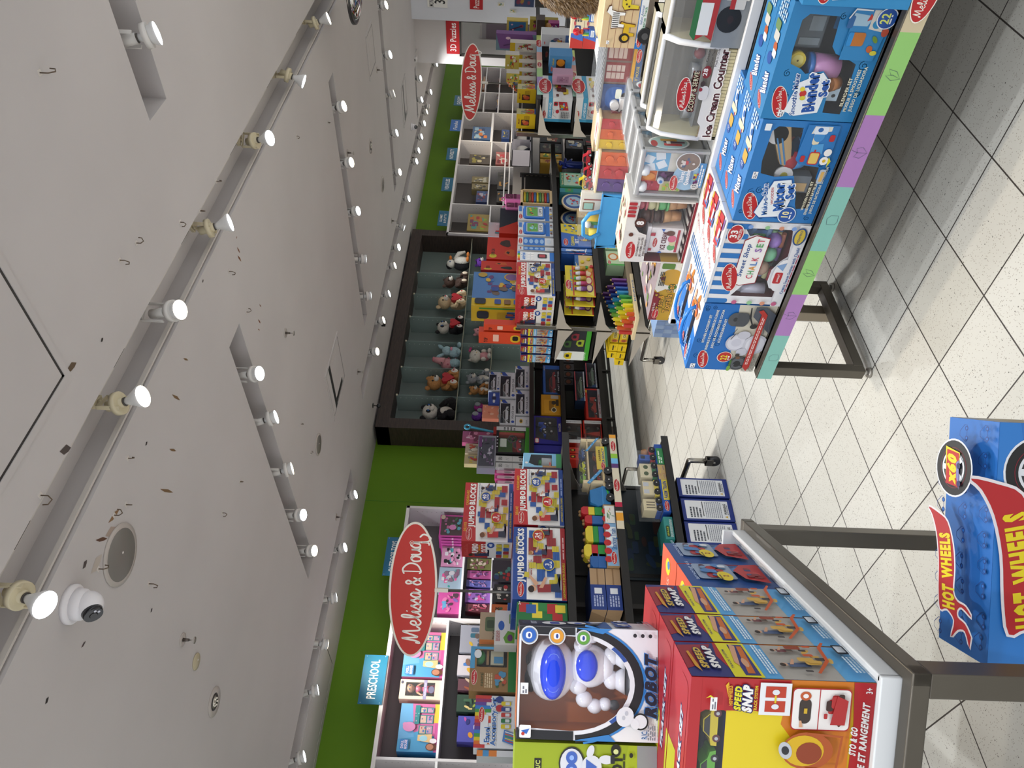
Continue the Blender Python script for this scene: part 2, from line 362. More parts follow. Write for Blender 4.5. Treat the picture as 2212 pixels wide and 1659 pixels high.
def carton(nm, label, cat, fr, w, h, d, base, f=None, l=None, r=None, t=None, win=None, inner='3a3430', group=None, step=.0003, liner=True, side=None, top=None, parent=None):
    """product box: printed front (f), left (l), right (r) and top (t) faces;win: outline of a window cut into the front"""
    mb = MB(fr);V = lambda x, y, z: mb.bm.verts.new(fr.p(x, y, z));B = mb.mi(base)
    sd = mb.mi(side or base);tp = mb.mi(top or side or base)
    def quad(pts, m):
        fc = mb.bm.faces.new([V(*p) for p in pts]);fc.material_index = m;return fc
    quad([(0,0,0),(0, d, 0),(w, d, 0),(w, 0,0)], sd);quad([(0,0, h),(w, 0, h),(w, d, h),(0, d, h)], tp)
    quad([(0,0,0),(0,0, h),(0, d, h),(0, d, 0)], sd);quad([(w, 0,0),(w, d, 0),(w, d, h),(w, 0, h)], sd);quad([(0, d, 0),(0, d, h),(w, d, h),(w, d, 0)], sd)
    if win:
        o = [V(x*w, 0, z*h) for x, z in ((0,0),(1,0),(1,1),(0,1))];i = [V(x*w, 0, z*h) for x, z in win]
        es = [mb.bm.edges.new((L[k], L[(k+1) % len(L)])) for L in (o, i) for k in range(len(L))]
        for fc in bmesh.ops.triangle_fill(mb.bm, edges=es, use_beauty=True)['geom']:
            if isinstance(fc, bmesh.types.BMFace): fc.material_index = B
        if liner:
            e = .003;n = mb.mi(inner);x0 = min(p[0] for p in win)*w-.006;x1 = max(p[0] for p in win)*w+.006;z0 = min(p[1] for p in win)*h-.006;z1 = max(p[1] for p in win)*h+.006;dd = d-.004
            for q in ([(x0, dd, z0),(x1, dd, z0),(x1, dd, z1),(x0, dd, z1)],[(x0, e, z0),(x1, e, z0),(x1, dd, z0),(x0, dd, z0)],[(x0, e, z1),(x0, dd, z1),(x1, dd, z1),(x1, e, z1)],
                      [(x0, e, z0),(x0, dd, z0),(x0, dd, z1),(x0, e, z1)],[(x1, e, z0),(x1, e, z1),(x1, dd, z1),(x1, dd, z0)]): quad(q, n)
    else: quad([(0,0,0),(w, 0,0),(w, 0, h),(0,0, h)], B)
    if f:
        FF = Face(mb, fr.p(0,0,0), fr.ex, fr.ez, -fr.ey, w, h, step);FF.win = win;f(FF)
    if l: l(Face(mb, fr.p(0, d, 0),-fr.ey, fr.ez, -fr.ex, d, h, step))
    if r: r(Face(mb, fr.p(w, 0,0), fr.ey, fr.ez, fr.ex, d, h, step))
    if t: t(Face(mb, fr.p(0,0, h), fr.ex, fr.ey, fr.ez, w, d, step))
    o = mb.done(nm, parent, label, cat, group, 'raw' , loc=fr.p(w/2, d/2,0))
    if win:
        m2 = MB(fr);fc = m2.bm.faces.new([m2.bm.verts.new(fr.p(x*w, .0008, z*h)) for x, z in win]);fc.material_index = m2.mi('film');m2.done('clear_window', o, kind='raw')
    return o
def pbox(nm, label, cat, ax, val, BL, TR, d, base, z0=None, **k):
    fr, w, h = frame_px(ax, val, BL, TR, z0);return carton(nm, label, cat, fr, w, h, d, base, **k)
# ---------------- room ----------------
ZC = 3.1
def st(mb, name, **k): return mb.done(name, kind='structure', label=k.pop('label', None), **k)
m = MB();m.box(-2,-3,-.02,24,7.6,0,'floor');st(m, 'floor')
SL = [('a',-1.2,2.215,9.0,2.48),('b',3.02,-1.0,3.234,1.627),('c',3.04,3.04,3.25,5.83),('d',6.19,2.9,6.39,5.75),('e',8.9,2.95,9.1,5.7),('f',-1.0,6.5,4.72,6.76),('g',5.63,6.17,16.5,6.4),('h',11.7,5.2,11.85,6.05)]
m = MB();DP = .13
xs = sorted({-2,24} | {v for s_ in SL for v in (s_[1], s_[3])});ys = sorted({-3,7.6} | {v for s_ in SL for v in (s_[2], s_[4])})
for i in range(len(xs)-1):
    for j in range(len(ys)-1):
        cx, cy = (xs[i]+xs[i+1])/2,(ys[j]+ys[j+1])/2
        if any(s_[1] < cx < s_[3] and s_[2] < cy < s_[4] for s_ in SL): continue
        m.fin([m.bm.faces.new([m.bm.verts.new(p) for p in ((xs[i], ys[j], ZC),(xs[i], ys[j+1], ZC),(xs[i+1], ys[j+1], ZC),(xs[i+1], ys[j], ZC))])],'paint')
for _, x0, y0, x1, y1 in SL:      # recessed lighting channels
    q = lambda *p: m.fin([m.bm.faces.new([m.bm.verts.new(v) for v in p])],'paint')
    T = ZC+DP
    q((x0, y0, T),(x1, y0, T),(x1, y1, T),(x0, y1, T));q((x0, y0, ZC),(x0, y0, T),(x1, y0, T),(x1, y0, ZC));q((x0, y1, ZC),(x1, y1, ZC),(x1, y1, T),(x0, y1, T))
    q((x0, y0, ZC),(x0, y1, ZC),(x0, y1, T),(x0, y0, T));q((x1, y0, ZC),(x1, y0, T),(x1, y1, T),(x1, y1, ZC))
st(m, 'ceiling')
m = MB();m.box(-2,7.54,0,24,7.66, ZC+.02,'green');m.box(7.0,7.536,2.46,7.002,7.541,2.52,'3f7d10')
for x in (5.0,): m.box(x, 7.537,0, x+.004,7.541,3.1,'47861a')
st(m, 'wall_left')
# pale pillar with an opening into the next bay
XP = 12.0
a = P(945,137,0, XP);b = P(905,28,0, XP)
oa = P(993,121,0, XP);ob = P(993,43,0, XP)
m = MB()
WH = 'd3ccc9'
m.box(XP, oa.y, 0, XP+.7, a.y, ZC, WH);m.box(XP, ob.y, oa.z, XP+.7, oa.y, ZC, WH);m.box(XP, b.y, 0, XP+.7, ob.y, ZC, WH);st(m, 'wall_pillar')
m = MB();m.box(XP-.25,0,0, XP+.7, b.y, ZC, 'dddfe6');st(m, 'wall_right')
m = MB();m.box(XP+.72, oa.y+.3,0, XP+4, oa.y+.35, ZC, WH);st(m, 'wall_bay')
m = MB();m.box(XP+3.6, ob.y-1,1.2, XP+3.65, oa.y+.3,2.6,'7ec04a');st(m, 'wall_back')
m = MB()
for y0, y1, z0, z1 in ((oa.y-.03, oa.y, 0, oa.z),(ob.y, ob.y+.03,0, oa.z),(ob.y, oa.y, oa.z-.03, oa.z)): m.box(XP-.012, y0, z0, XP+.05, y1, z1,('5b5652',.3,.6))
st(m, 'trim_1')
# brown kraft marks and dirt specks left on the ceiling where hooks and tape were torn off
m = MB();RN = random.Random(4)
for px, py, l, w_, an, c in [(380,858,.05,.014,65,'7a5f40'),(373,972,.04,.012,60,'7a5f40'),(360,1060,.075,.014,62,'7a5f40'),(517,558,.035,.014,70,'7a4a2a'),(401,776,.03,.01,55,'7a5f40'),(154,792,.035,.025,20,'5b4a36'),(141,971,.035,.03,40,'4d4542'),(560,694,.03,.012,70,'7a4a2a'),(562,660,.02,.009,70,'7a4a2a'),(559,712,.02,.008,60,'7a4a2a'),(220,734,.012,.012,0,'2b2725'),(316,958,.012,.012,0,'2b2725'),(219,1165,.045,.015,55,'5b3f2c'),(238,1148,.04,.03,30,'a8978a'),(246,1114,.05,.02,20,'8a6a48'),(208,1218,.05,.04,10,'b9b0a6'),(183,1219,.02,.02,0,'4d4542'),(327,1318,.012,.012,0,'2b2725'),(101,1513,.014,.014,0,'2b2725'),(180,1392,.018,.01,20,'4d4542'),(438,607,.012,.012,0,'4d4542'),(515,540,.03,.012,75,'7a4a2a'),(511,513,.01,.01,0,'7a4a2a')]:
    p = P(px, py, 2, ZC);c_, s_ = math.cos(rad(an)), math.sin(rad(an));L = [(-l, 0),(-l*.3, w_*.6),(l*.5, w_*.4),(l, 0),(l*.2,-w_*.6)]
    m.fin([m.bm.faces.new([m.bm.verts.new((p.x+x*c_-y*s_, p.y+x*s_+y*c_, ZC-.0008)) for x, y in L])], c)
tag(m.done('ceiling_scrap', kind='raw', label='torn brown paper and tape scraps stuck on the white ceiling', cat='scraps'), kind='stuff')
# access hatches
def hatch(pts, label, dark=None):
    m = MB();x0, y0, x1, y1 = pts;f = .03
    for q in ((x0-f, y0-f, x1+f, y0),(x0-f, y1, x1+f, y1+f),(x0-f, y0, x0, y1),(x1, y0, x1+f, y1)): m.box(q[0], q[1], ZC-.006, q[2], q[3], ZC+.001,'paint')
    g = .012
    for q in ((x0, y0, x1, y0+g),(x0, y1-g, x1, y1),(x0, y0, x0+g, y1),(x1-g, y0, x1, y1)): m.box(q[0], q[1], ZC-.003, q[2], q[3], ZC+.001,'2a2725')
    o = m.done('ceiling_hatch', label=label, cat='access panel')
    m = MB();m.box(x0+g, y0+g, ZC-.004, x1-g, y1-g, ZC+.001,'paint');m.box(x0+.09, y0+.09, ZC-.005, x1-.09, y1-.09, ZC-.0035,'paint')
    if dark: m.box(x0+.1, y0+g, ZC-.006, x0+.16, y1-.02, ZC-.003,'2a2c2c');m.box(x0+.16, y1-.09, ZC-.006, x1-.1, y1-.03, ZC-.003,'2a2c2c')
    m.done('panel', o)
hatch((1.0,1.2,1.81,1.99),'large square ceiling access hatch cut off by the upper left frame edge')
hatch((4.55,4.88,5.1,5.44),'square ceiling hatch standing slightly ajar with dark gap',1)
hatch((8.02,3.25,8.42,3.68),'small ceiling hatch with thin dark gap near the domed mirror')
hatch((10.2,4.82,10.6,5.38),'farthest small ceiling hatch near the white pillar',1)
hatch((1.75,6.82,2.95,7.42),'long ceiling hatch against the green wall above PRESCHOOL sign')
# round ceiling things
def disc(name, px, py, r, label, cat, ring='b5ada7', mid='77736e', rin=.85, g=None):
    p = P(px, py, 2, ZC);m = MB();m.lathe([(r, 0),(r, -.006),(r*rin, -.008)],(p.x, p.y, ZC), ring, 32);o = m.done(name, label=label, cat=cat, group=g)
    m = MB();m.lathe([(r*rin, -.007),(r*rin*.98,-.009),(.002,-.009)],(p.x, p.y, ZC), mid, 32);m.ell((p.x+.01, p.y, ZC-.009),(.006,.006,.003),'cfc7c2',8)
    m.done('grille', o);return p
disc('ceiling_speaker',259,1198,.135,'large round grey ceiling speaker beside the dome camera','speaker')
disc('ceiling_speaker',687,960,.1,'smaller round grey ceiling speaker near the ajar hatch','speaker')
disc('ceiling_speaker',826,398,.1,'distant thin-looking round ceiling speaker at end of short light channel','speaker')
disc('ceiling_cover',423,1429,.045,'plain cream round blanking disc on the ceiling','cover plate','b3a88c','b3a88c')
for px, py, lb in ((462,1516,'round recessed downlight with clear lens nearest the photographer'),(800,315,'distant round recessed downlight between two light channels')):
    p = P(px, py, 2, ZC);m = MB();m.lathe([(.085,0),(.085,-.006),(.05,-.004)],(p.x, p.y, ZC),'b5ada7',28);o = m.done('downlight', label=lb, cat='ceiling light')
    m = MB();m.lathe([(.05,-.005),(.046,-.008),(.042,-.004)],(p.x, p.y, ZC),'2f2d2c',24);m.done('inner_ring', o)
    m = MB();m.lathe([(.042,-.006),(.001,-.012)],(p.x, p.y, ZC),('b9b2a6',.15,.6),20)
    for k in range(7): m.ell((p.x+.022*math.cos(k), p.y+.022*math.sin(k), ZC-.011),.006,'e8e2d6',6)
    m.done('lens', o)
def sprinkler(px, py, lb, dk='5d5550'):
    p = P(px, py, 2, ZC);m = MB();m.lathe([(.036,0),(.036,-.004),(.022,-.003)],(p.x, p.y, ZC),'b5ada7',18);o = m.done('sprinkler', label=lb, cat='sprinkler')
    m = MB();m.cyl((p.x, p.y, ZC),(p.x, p.y, ZC-.035),.01,.007,(dk, .35,.7),10);m.cyl((p.x, p.y, ZC-.035),(p.x, p.y, ZC-.06),.003,.003,('b0aaa4',.3,.8),8);m.lathe([(.004,-.06),(.018,-.062),(.018,-.065),(.003,-.066)],(p.x, p.y, ZC),('b0aaa4',.3,.8),14);m.done('sprinkler_head', o)
for px, py, lb in ((394,1382,'chrome ceiling sprinkler close to the cream blanking disc'),(616,719,'ceiling sprinkler between a light channel and the ajar hatch'),(772,803,'ceiling sprinkler beside the end of the long far channel'),(750,330,'ceiling sprinkler beside the second short light channel'),(726,1117,'ceiling sprinkler near the far left light channel'),(814,151,'small ceiling sprinkler next to the distant hatch line'),(846,477,'small ceiling sprinkler close to the long far channel'),(890,340,'small ceiling sprinkler above the NOVELTY bay')): sprinkler(px, py, lb)
HOOKS = [(85,157,1.6),(258,562,1.2),(389,480,1),(432,456,1),(294,525,1.1),(467,392,.9),(494,586,1.2),(87,1070,1.5),(272,1090,1),(246,1113,1.2),(212,1229,1.2),(321,1261,1.3),(480,1108,1),(518,1041,.8),(532,674,1),(276,990,.8),(640,294,.8),(708,264,.8),(650,917,.8),(670,979,.8)]
for i, (px, py, s_) in enumerate(HOOKS):
    p = P(px, py, 2, ZC);m = MB();m.box(p.x-.01, p.y-.01, ZC-.002, p.x+.01, p.y+.01, ZC, 'd2cbc5');a_ = i*1.3;c_, sn = math.cos(a_)*.011*s_, math.sin(a_)*.011*s_
    m.tube([(p.x, p.y, ZC),(p.x, p.y, ZC-.018*s_),(p.x+c_*.8, p.y+sn*.8, ZC-.03*s_),(p.x+c_*1.9, p.y+sn*1.9, ZC-.024*s_),(p.x+c_*2, p.y+sn*2, ZC-.012*s_)],.0024,('6a5c4e',.4,.6),6)
    m.done('ceiling_hook', label='small bent metal hook left hanging from the white ceiling', cat='hook', group='bare hooks in the ceiling')
# dome cameras
def domecam(px, py, s_, lb, d=(-.6,-.3,-.7)):
    p = P(px, py, 2, ZC);m = MB();m.lathe([(.06*s_, 0),(.06*s_, -.012*s_),(.052*s_, -.02*s_)],(p.x, p.y, ZC),'dcd9dc',26);o = m.done('security_camera', label=lb, cat='camera')
    m = MB();m.lathe([(.05*s_, -.015*s_),(.047*s_, -.04*s_),(.04*s_, -.05*s_)],(p.x, p.y, ZC),'e2e0e4',24);m.ell((p.x, p.y, ZC-.055*s_),.042*s_, 'e2e0e4',20);m.done('housing', o)
    d = Vector(d).normalized();c = Vector((p.x, p.y, ZC-.055*s_));m = MB();m.cyl(c+d*.03*s_, c+d*.045*s_, .03*s_, .027*s_, ('15161d',.12),20);m.cyl(c+d*.045*s_, c+d*.047*s_, .012*s_, .01*s_, ('05060a',.05),14)
    u = d.orthogonal().normalized()
    for k in (-1,1): m.cyl(c+d*.045*s_+u*.017*s_+d.cross(u)*.006*k*s_, c+d*.0475*s_+u*.017*s_+d.cross(u)*.006*k*s_, .004*s_, .004*s_, 'c9ccd8',10)
    m.done('lens', o)
domecam(152,1305,1.25,'white dome security camera with black eye beside the brightest lamp',(-.75,-.05,-.65))
domecam(888,274,1.0,'small distant dome security camera on the ceiling near the pillar')
c = P(896,124,0, XP-.12);m = MB();m.box(c.x-.1, c.y-.04, c.z-.04, c.x+.02, c.y+.04, c.z+.04,'dcd8d6',.01);o = m.done('security_camera', label='small white box camera mounted high on the pale pillar', cat='camera')
m = MB();m.cyl((c.x-.1, c.y, c.z),(c.x-.108, c.y, c.z),.022,.022,('101014',.1),14);m.done('lens', o);m = MB();m.cyl((c.x+.0, c.y-.04, c.z),(c.x+.12, c.y-.08, c.z-.02),.01,.01,'c9c4c0',8);m.done('bracket', o)
p = P(805,876,2, ZC);m = MB();m.lathe([(.03,0),(.03,-.01)],(p.x, p.y, ZC),'2a2825',16);m.cyl((p.x, p.y, ZC),(p.x, p.y, ZC-.05),.008,.008,'2a2825',8);m.ell((p.x, p.y, ZC-.075),.028,('1c1e24',.2),16)
m.done('detector', label='black ball shaped detector hanging at the dark shelving corner', cat='sensor')
p = P(818,697,2, ZC);m = MB();m.box(p.x-.05, p.y-.02, ZC-.09, p.x+.05, p.y+.02, ZC-.04,'191818',.004)
Face(m, (p.x-.05, p.y-.0205, ZC-.09),(1,0,0),(0,0,1),(0,-1,0),.1,.05).text('Bell',.5,.5,.5,'d8d8d8', b=.04)
m.tube([(p.x, p.y, ZC-.04),(p.x, p.y, ZC)],.002,'8a857f',6);m.done('hanging_tag', label='small black tag reading Bell hanging beside the far channel', cat='tag')
# convex mirror cut off at the top of the frame
c = P(762,18,2,2.86);F_ = Fr(c, (1,0,0),(0,1,0));m = MB()
m.lathe([(.001,-.07),(.1,-.06),(.19,-.035),(.24,0)], c+Vector((.1,-.1,0)),'mirror',40);o = m.done('convex_mirror', label='round convex mirror hanging under the ceiling at the frame edge', cat='mirror')
m = MB();m.lathe([(.235,-.012),(.252,-.012),(.255,.012),(.235,.016)], c+Vector((.1,-.1,0)),('3a3a3c',.3,.4),40);m.tube([c+Vector((.1,-.1,0)), c+Vector((.1,-.1, ZC-2.86))],.012,('77736c',.4,.6));m.done('rim', o)
# ---------------- track lamps: real spot lights ----------------
def lamp_proto(kind, warm):
    """hangs from the origin, bulb looks along -z at tilt 0"""
    names = {'bare': ('cfc4a6','cream'),'ring': ('d9d6d2','white')}
    col = names[kind][0];root = empty('track_light',(0,0,0),'x','ceiling light')
    m = MB();m.box(-.035,-.016,-.02,.035,.016,0, col, .004);m.cyl((0,0,-.02),(0,0,-.035),.012,.012, col, 12);m.done('track_adapter', root)
    m = MB();hh = .13 if kind == 'bare' else .14
    for s_ in (-1,1): m.box(s_*.045-.003,-.009,-.03-hh*.75, s_*.045+.003,.009,-.033, col)
    m.box(-.048,-.009,-.036,.048,.009,-.031, col);m.done('bracket', root)
    tilt = Fr((0,0,-.03-hh*.62),(1,0,0),(0,.94,-.34), Vector((0,.34,.94))) ;t = tilt
    m = MB(t);m.cyl((0,0,.06),(0,0,-.02),.023,.023, col, 18);m.cyl((0,0,-.02),(0,0,-.026),.019,.019,'4a4540',16)
    m.done('socket', root)
    m = MB(t)
    if kind == 'ring': m.lathe([(.048,-.05),(.052,-.05),(.052,-.075),(.048,-.075)],(0,0,0), col, 24);m.box(-.047,-.004,-.066,-.03,.004,-.058, col);m.box(.03,-.004,-.066,.047,.004,-.058, col)
    else: m.lathe([(.046,.02),(.05,.02),(.05,-.004),(.046,-.004)],(0,0,0), col, 24)
    m.done('gimbal_ring', root)
    m = MB(t);m.lathe([(.014,-.026),(.019,-.04),(.033,-.07),(.0475,-.098),(.0475,-.104),(.0465,-.107)],(0,0,0),'dcdcdc',24);bl = m.done('bulb', root)
    bl['_b'] = (0,0,0)
    m = MB(t);m.lathe([(.0462,-.1072),(.03,-.1105),(.001,-.1115)],(0,0,0),('fff0d2' if warm else 'f0fbff',.4,0., 9.),24);m.done('glowing_lens', bl)
    return root, t
LL = [('a',292,88),('a',560,310)]
LAMPS = [  # px, py, kind, warm, heading of the bulb (degrees from +X), note
 (30,1278,0,0,200,'brightest bare bulb beside the dome camera'),(247,856,0,1,290,'warm bare bulb next in the long channel after the brightest'),(345,650,1,1,250,'warm ringed lamp pointing back, throwing a yellow streak'),
 (452,497,0,0,330,'bare bulb seen side on with wide flared head'),(548,303,0,0,240,'bare bulb facing us in the middle of the long channel'),(618,148,0,0,100,'bare bulb turned away with a blue glow on the channel'),(680,50,0,1,300,'last bare bulb before the convex mirror'),
 (290,88,1,0,330,'white ringed lamp in the short channel at upper left'),
 (722,240,1,1,250,'warm ringed lamp first in the second short channel'),(740,358,1,1,240,'warm ringed lamp second in the second short channel'),(757,458,1,0,250,'white ringed lamp in the middle of the second short channel'),(773,553,1,0,30,'ringed lamp turned away, fourth in the second short channel'),(785,632,1,0,20,'ringed lamp turned away at the end of the second short channel'),
 (822,8,1,1,250,'warm lamp nearest the convex mirror in the third channel'),(832,112,1,0,250,'bright white lamp second in the third channel'),(838,201,1,1,320,'side-on lamp in the middle of the third channel'),(845,287,1,0,270,'white lamp fourth in the third channel'),(853,366,1,1,240,'warm lamp at the end of the third channel'),
 (897,176,1,0,250,'white lamp on the tiny far channel, upper one'),(903,208,1,0,260,'white lamp on the tiny far channel, lower one'),
 (535,809,1,0,250,'white ringed lamp at the near end of the first short channel'),(565,918,1,0,330,'side-on ringed lamp second in the first short channel'),(602,1025,1,1,350,'slim side-on warm lamp third in the first short channel'),(634,1113,1,0,250,'large bright lamp fourth in the first short channel'),(659,1191,1,1,250,'warm lamp at the far end of the first short channel'),
 (753,1083,1,0,300,'lamp nearest the corner in the channel along the green wall'),(727,1187,1,0,300,'lamp above the OUTDOOR TOYS sign'),(702,1285,1,0,20,'side-on lamp above the large oval sign'),(684,1385,1,1,80,'lamp tilted to the wall above the doll house shelf'),(661,1492,1,0,10,'side-on lamp above the PRESCHOOL sign'),(640,1655,1,0,350,'lamp cut by the left end of the wall channel'),
 (943,146,1,1,250,'farthest lamp of the long far channel'),(939,164,1,0,250,'second farthest lamp of the long far channel'),(936,181,1,0,250,'third farthest lamp of the long far channel'),(923,234,1,0,250,'small white lamp above the GADGETS sign'),(917,254,1,1,60,'small lamp turned to the wall beyond the blue wall sign'),(914,284,1,1,280,'small warm lamp above the NOVELTY sign, farther one'),(909,308,1,0,250,'small white lamp above the NOVELTY sign'),(903,340,1,0,260,'small white lamp between NOVELTY and VEHICLES'),(897,374,1,0,260,'small white lamp above the VEHICLES sign'),(892,394,1,0,250,'small white lamp just left of the VEHICLES sign'),
 (873,450,1,0,260,'lamp at the gap before the slime sign'),(861,502,1,0,90,'unlit-looking lamp turned to the wall above slime sign'),(850,546,1,0,250,'bright lamp above the dark shelving right end'),(842,597,1,1,290,'warm side-on lamp above the dark shelving'),(830,666,1,0,300,'white lamp above the dark shelving middle'),(817,715,1,1,290,'small tilted lamp beside the hanging black tag'),(803,778,1,1,250,'warm lamp at the near end of the long far channel')]
PR = {}
lg = {}
for warm in (0,1):
    for hot in (0,1):
        L = bpy.data.lights.new('spot_beam','SPOT');L.energy = SPOT_W*(1.0 if not hot else 1.25);L.color = (1.0,.88,.7) if warm else (.93,.97,1.0);L.spot_size = rad(100);L.spot_blend = .9;L.shadow_soft_size = .045;lg[(warm, hot)] = L
for px, py, kd, warm, hd, note in LAMPS:
    p = P(px, py, 2, ZC)
    for s_ in SL:       # seat the adapter inside its channel
        if s_[1]-.4 < p.x < s_[3]+.4 and s_[2]-.3 < p.y < s_[4]+.3:
            p = Vector((min(max(p.x, s_[1]+.06), s_[3]-.06),(s_[2]+s_[4])/2 if s_[3]-s_[1] > s_[4]-s_[2] else min(max(p.y, s_[2]+.06), s_[4]-.06), ZC))
            if s_[3]-s_[1] < s_[4]-s_[2]: p.x = (s_[1]+s_[3])/2
            break
    k = (kd, warm)
    if k not in PR:
        PR[k] = lamp_proto(('bare','ring')[kd], warm);r0 = PR[k][0];new = r0
    else: new = dup(PR[k][0])
    z = ZC+DP if kd else ZC+.10
    new.location = (p.x, p.y, z);new.rotation_euler.z = rad(hd+90);new['_b'] = tuple(new.location)
    new['label'] = ('cream track lamp, ' if kd == 0 else 'white track lamp, ')+note;new['group'] = 'track lamps in the ceiling channels'
    lo = bpy.data.objects.new('spot_beam', lg[(warm, p.y > 6)]);C.objects.link(lo)
    t = PR[k][1];q = t.O-t.ez*.118;R = Matrix.Rotation(rad(hd+90),3,'Z');d = R @ (-t.ez);pos = Vector(new.location)+R @ q
    lo.location = pos;lo.rotation_euler = d.to_track_quat('-Z','Y').to_euler()
# fixtureless spot lights added behind the photographer to lift near floor and box fronts
for x, y in ((.4,2.3),(-.7,2.3),(1.6,-.4),(3.12,.3),(.2,.4),(-1.2,.6)):
    lo = bpy.data.objects.new('spot_beam', lg[(0, False)]);C.objects.link(lo);lo.location = (x, y, ZC-.05);lo.rotation_euler = Vector((.35,.3,-1)).to_track_quat('-Z','Y').to_euler()
# long metal track inside the nearest channel
m = MB();m.box(-1.2,2.33, ZC+.104,9.0,2.365, ZC+.129,'cfcac4')
for x in [k*.9-.5 for k in range(11)]: m.box(x, 2.34, ZC+.0985, x+.12,2.355, ZC+.1,'3a3633')
m.box(-1.2,2.45, ZC+.01,9,2.462, ZC+.03,'c4beb8');m.done('lighting_track', label='long metal lighting track inside the nearest ceiling channel', cat='lighting track')
# ---------------- fixtures ----------------
def tape(F, cols, icons=None, logos=()):
    n = len(cols);tot = sum(c[1] for c in cols);x = 0
    for c, l in cols:
        F.rect(x/tot, 0,(x+l)/tot, 1, c);F.k -= F.step;x += l
    F.nx()
    for q in logos: F.logo(q, .5,.85*F.H*2.45/F.W)
LEAF = [(-.2,-.6),(-.35,0),(0,.5),(.05,0),(-.2,-.6),(.3,-.2),(.45,.4),(0,.1)]
CUBE = [(-.4,-.4),(-.4,.25),(.15,.4),(.45,.15),(.45,-.45),(-.1,-.55),(-.4,-.4)]
PIZ = [(-.5,-.2),(0,-.55),(.5,-.2),(.45,.2),(0,.1),(-.1,.5),(-.45,.1),(-.5,-.2)]
STRW = [(0,-.55),(-.45,-.1),(-.35,.35),(0,.2),(.35,.35),(.45,-.1),(0,-.55),(0,.2),(.2,.7)]
def icon(F, pts, cx, col='4a5566', s=.7, wd=.0012):
    a = F.H/F.W;F.line([(cx+x*s*a, .5+y*s) for x, y in pts], wd, col)
ST = ('steel',)
# left display table, turned to face the aisle
B0 = P(1893.6,1471.5,2,.75);T1 = Fr((B0.x, B0.y, 0),(.6547,-.7559,0),(.7559,.6547,0))
t1 = empty('display_table',(B0.x, B0.y, 0),'white topped metal display table at left, loaded with racing track boxes','table')
m = MB(T1);m.box(-.85,-.04,.72,.034,.84,.748,'d9dcdf',.003);m.box(.022,-.05,.72,.036,.85,.772,'d9dcdf',.003);m.box(-.85,-.055,.72,.036,-.04,.772,'d9dcdf',.003);m.box(-.85,.84,.72,.036,.852,.8,'d9dcdf',.003);m.done('tabletop', t1)
m = MB(T1)
for q in ((.037,-.09,.064,.85),(-.95,-.09,-.9,.85)): m.box(q[0], q[1],.70, q[2], q[3],.735,'steel',.003)
for q in ((-.95,-.09,.064,-.057),(-.95,.853,.064,.88)): m.box(q[0], q[1],.70, q[2], q[3],.7348,'steel',.003)
m.done('frame', t1)
for ex, ey in ((.014,-.088),(.014,.78),(-.95,-.09),(-.95,.82)):
    m = MB(T1);m.box(ex, ey, 0.0, ex+.048, ey+.055,.70,'steel',.003);m.done('leg', t1)
# low table and raised tiers on the right
def tier(name, x0, x1, y0, y1, z, lip, label, legs, lipc='e4e4e6', solid=False):
    t = empty(name, ((x0+x1)/2,(y0+y1)/2,0), label, 'table');m = MB();m.box(x0, y0, z-.02, x1, y1, z, lipc, .002);m.done('tabletop', t)
    m = MB()
    m.box(x0-.006, y0, z-lip, x0, y1, z+.002,'e4e4e6');m.box(x0-.006, y1, z-lip, x1, y1+.006, z+.002,'e4e4e6');return t, m
t2 = empty('display_table',(2.36,1.2,0),'low bronze metal table under the blue kitchen toy boxes','table')
m = MB();m.box(2.10,.0,.438,2.66,2.112,.462,'steel',.003);m.done('tabletop', t2)
m = MB();m.box(2.075,.0,.405,2.12,2.13,.462,'steel',.004)
F = Face(m, (2.075,2.13,.40),(0,-1,0),(0,0,1),(-1,0,0),2.13,.058)
seq = [('7fb8ad',.26),('a678b4',.22),('8fc470',.21),('7fb8ad',.27),('a678b4',.26),('8fc470',.255),('c9bb9c',.235),('d09a94',.28),('7fa6cf',.3)]
tape(F, seq)
x = 0;tt = sum(s_[1] for s_ in seq)
for (c, l), ic in zip(seq, (CUBE, STRW, LEAF, CUBE, STRW, LEAF, None, PIZ, PIZ)):
    if ic: icon(F, ic, (x+l*.5)/tt)
    else: F.logo((x+l*.5)/tt, .5,.17/2.13)
    x += l
m.done('front_rail', t2)
for y in (2.09,.25):
    m = MB();m.box(2.078, y-.022,.03,2.118, y+.022,.41,'steel',.003);m.done('leg', t2)
    m = MB();m.box(2.61, y-.022,.03,2.655, y+.022,.44,'steel',.003);m.done('leg', t2)
    m = MB();m.box(2.11, y-.024,.03,2.63, y+.024,.07,'steel',.003);m.done('foot_bar', t2)
    for x in (2.095,2.64):
        m = MB();m.cyl((x, y, .03),(x, y, .012),.011,.011,('c9c6c0',.3,.7),12);m.cyl((x, y, .012),(x, y, 0),.02,.022,('9a958d',.3,.5),16);m.done('levelling_foot', t2)
t3 = empty('display_table',(2.9,1.1,0),'taller white framed table carrying the ice cream and drink playsets','table')
m = MB();m.box(2.49,-.2,.70,3.3,2.19,.748,'e0e0e0',.003);m.done('tabletop', t3)
m = MB();m.box(2.472,-.2,.722,2.49,2.205,.755,'e6e6e8',.002);m.box(2.472,-.2,.632,2.482,2.205,.642,'d9d9da',.002);m.box(2.472,2.175,.632,2.49,2.205,.75,'e2e2e2',.002);m.box(2.49,2.19,.632,3.3,2.205,.75,'dcdcdc',.002)
for z in (.718,.712,.706): m.box(2.476,-.2, z-.0035,2.492,2.18, z, '6b6862')
m.box(2.486,-.2,.642,2.49,2.175,.71,'8d8577')
F = Face(m, (2.486,2.175,.645),(0,-1,0),(0,0,1),(-1,0,0),2.3,.058)
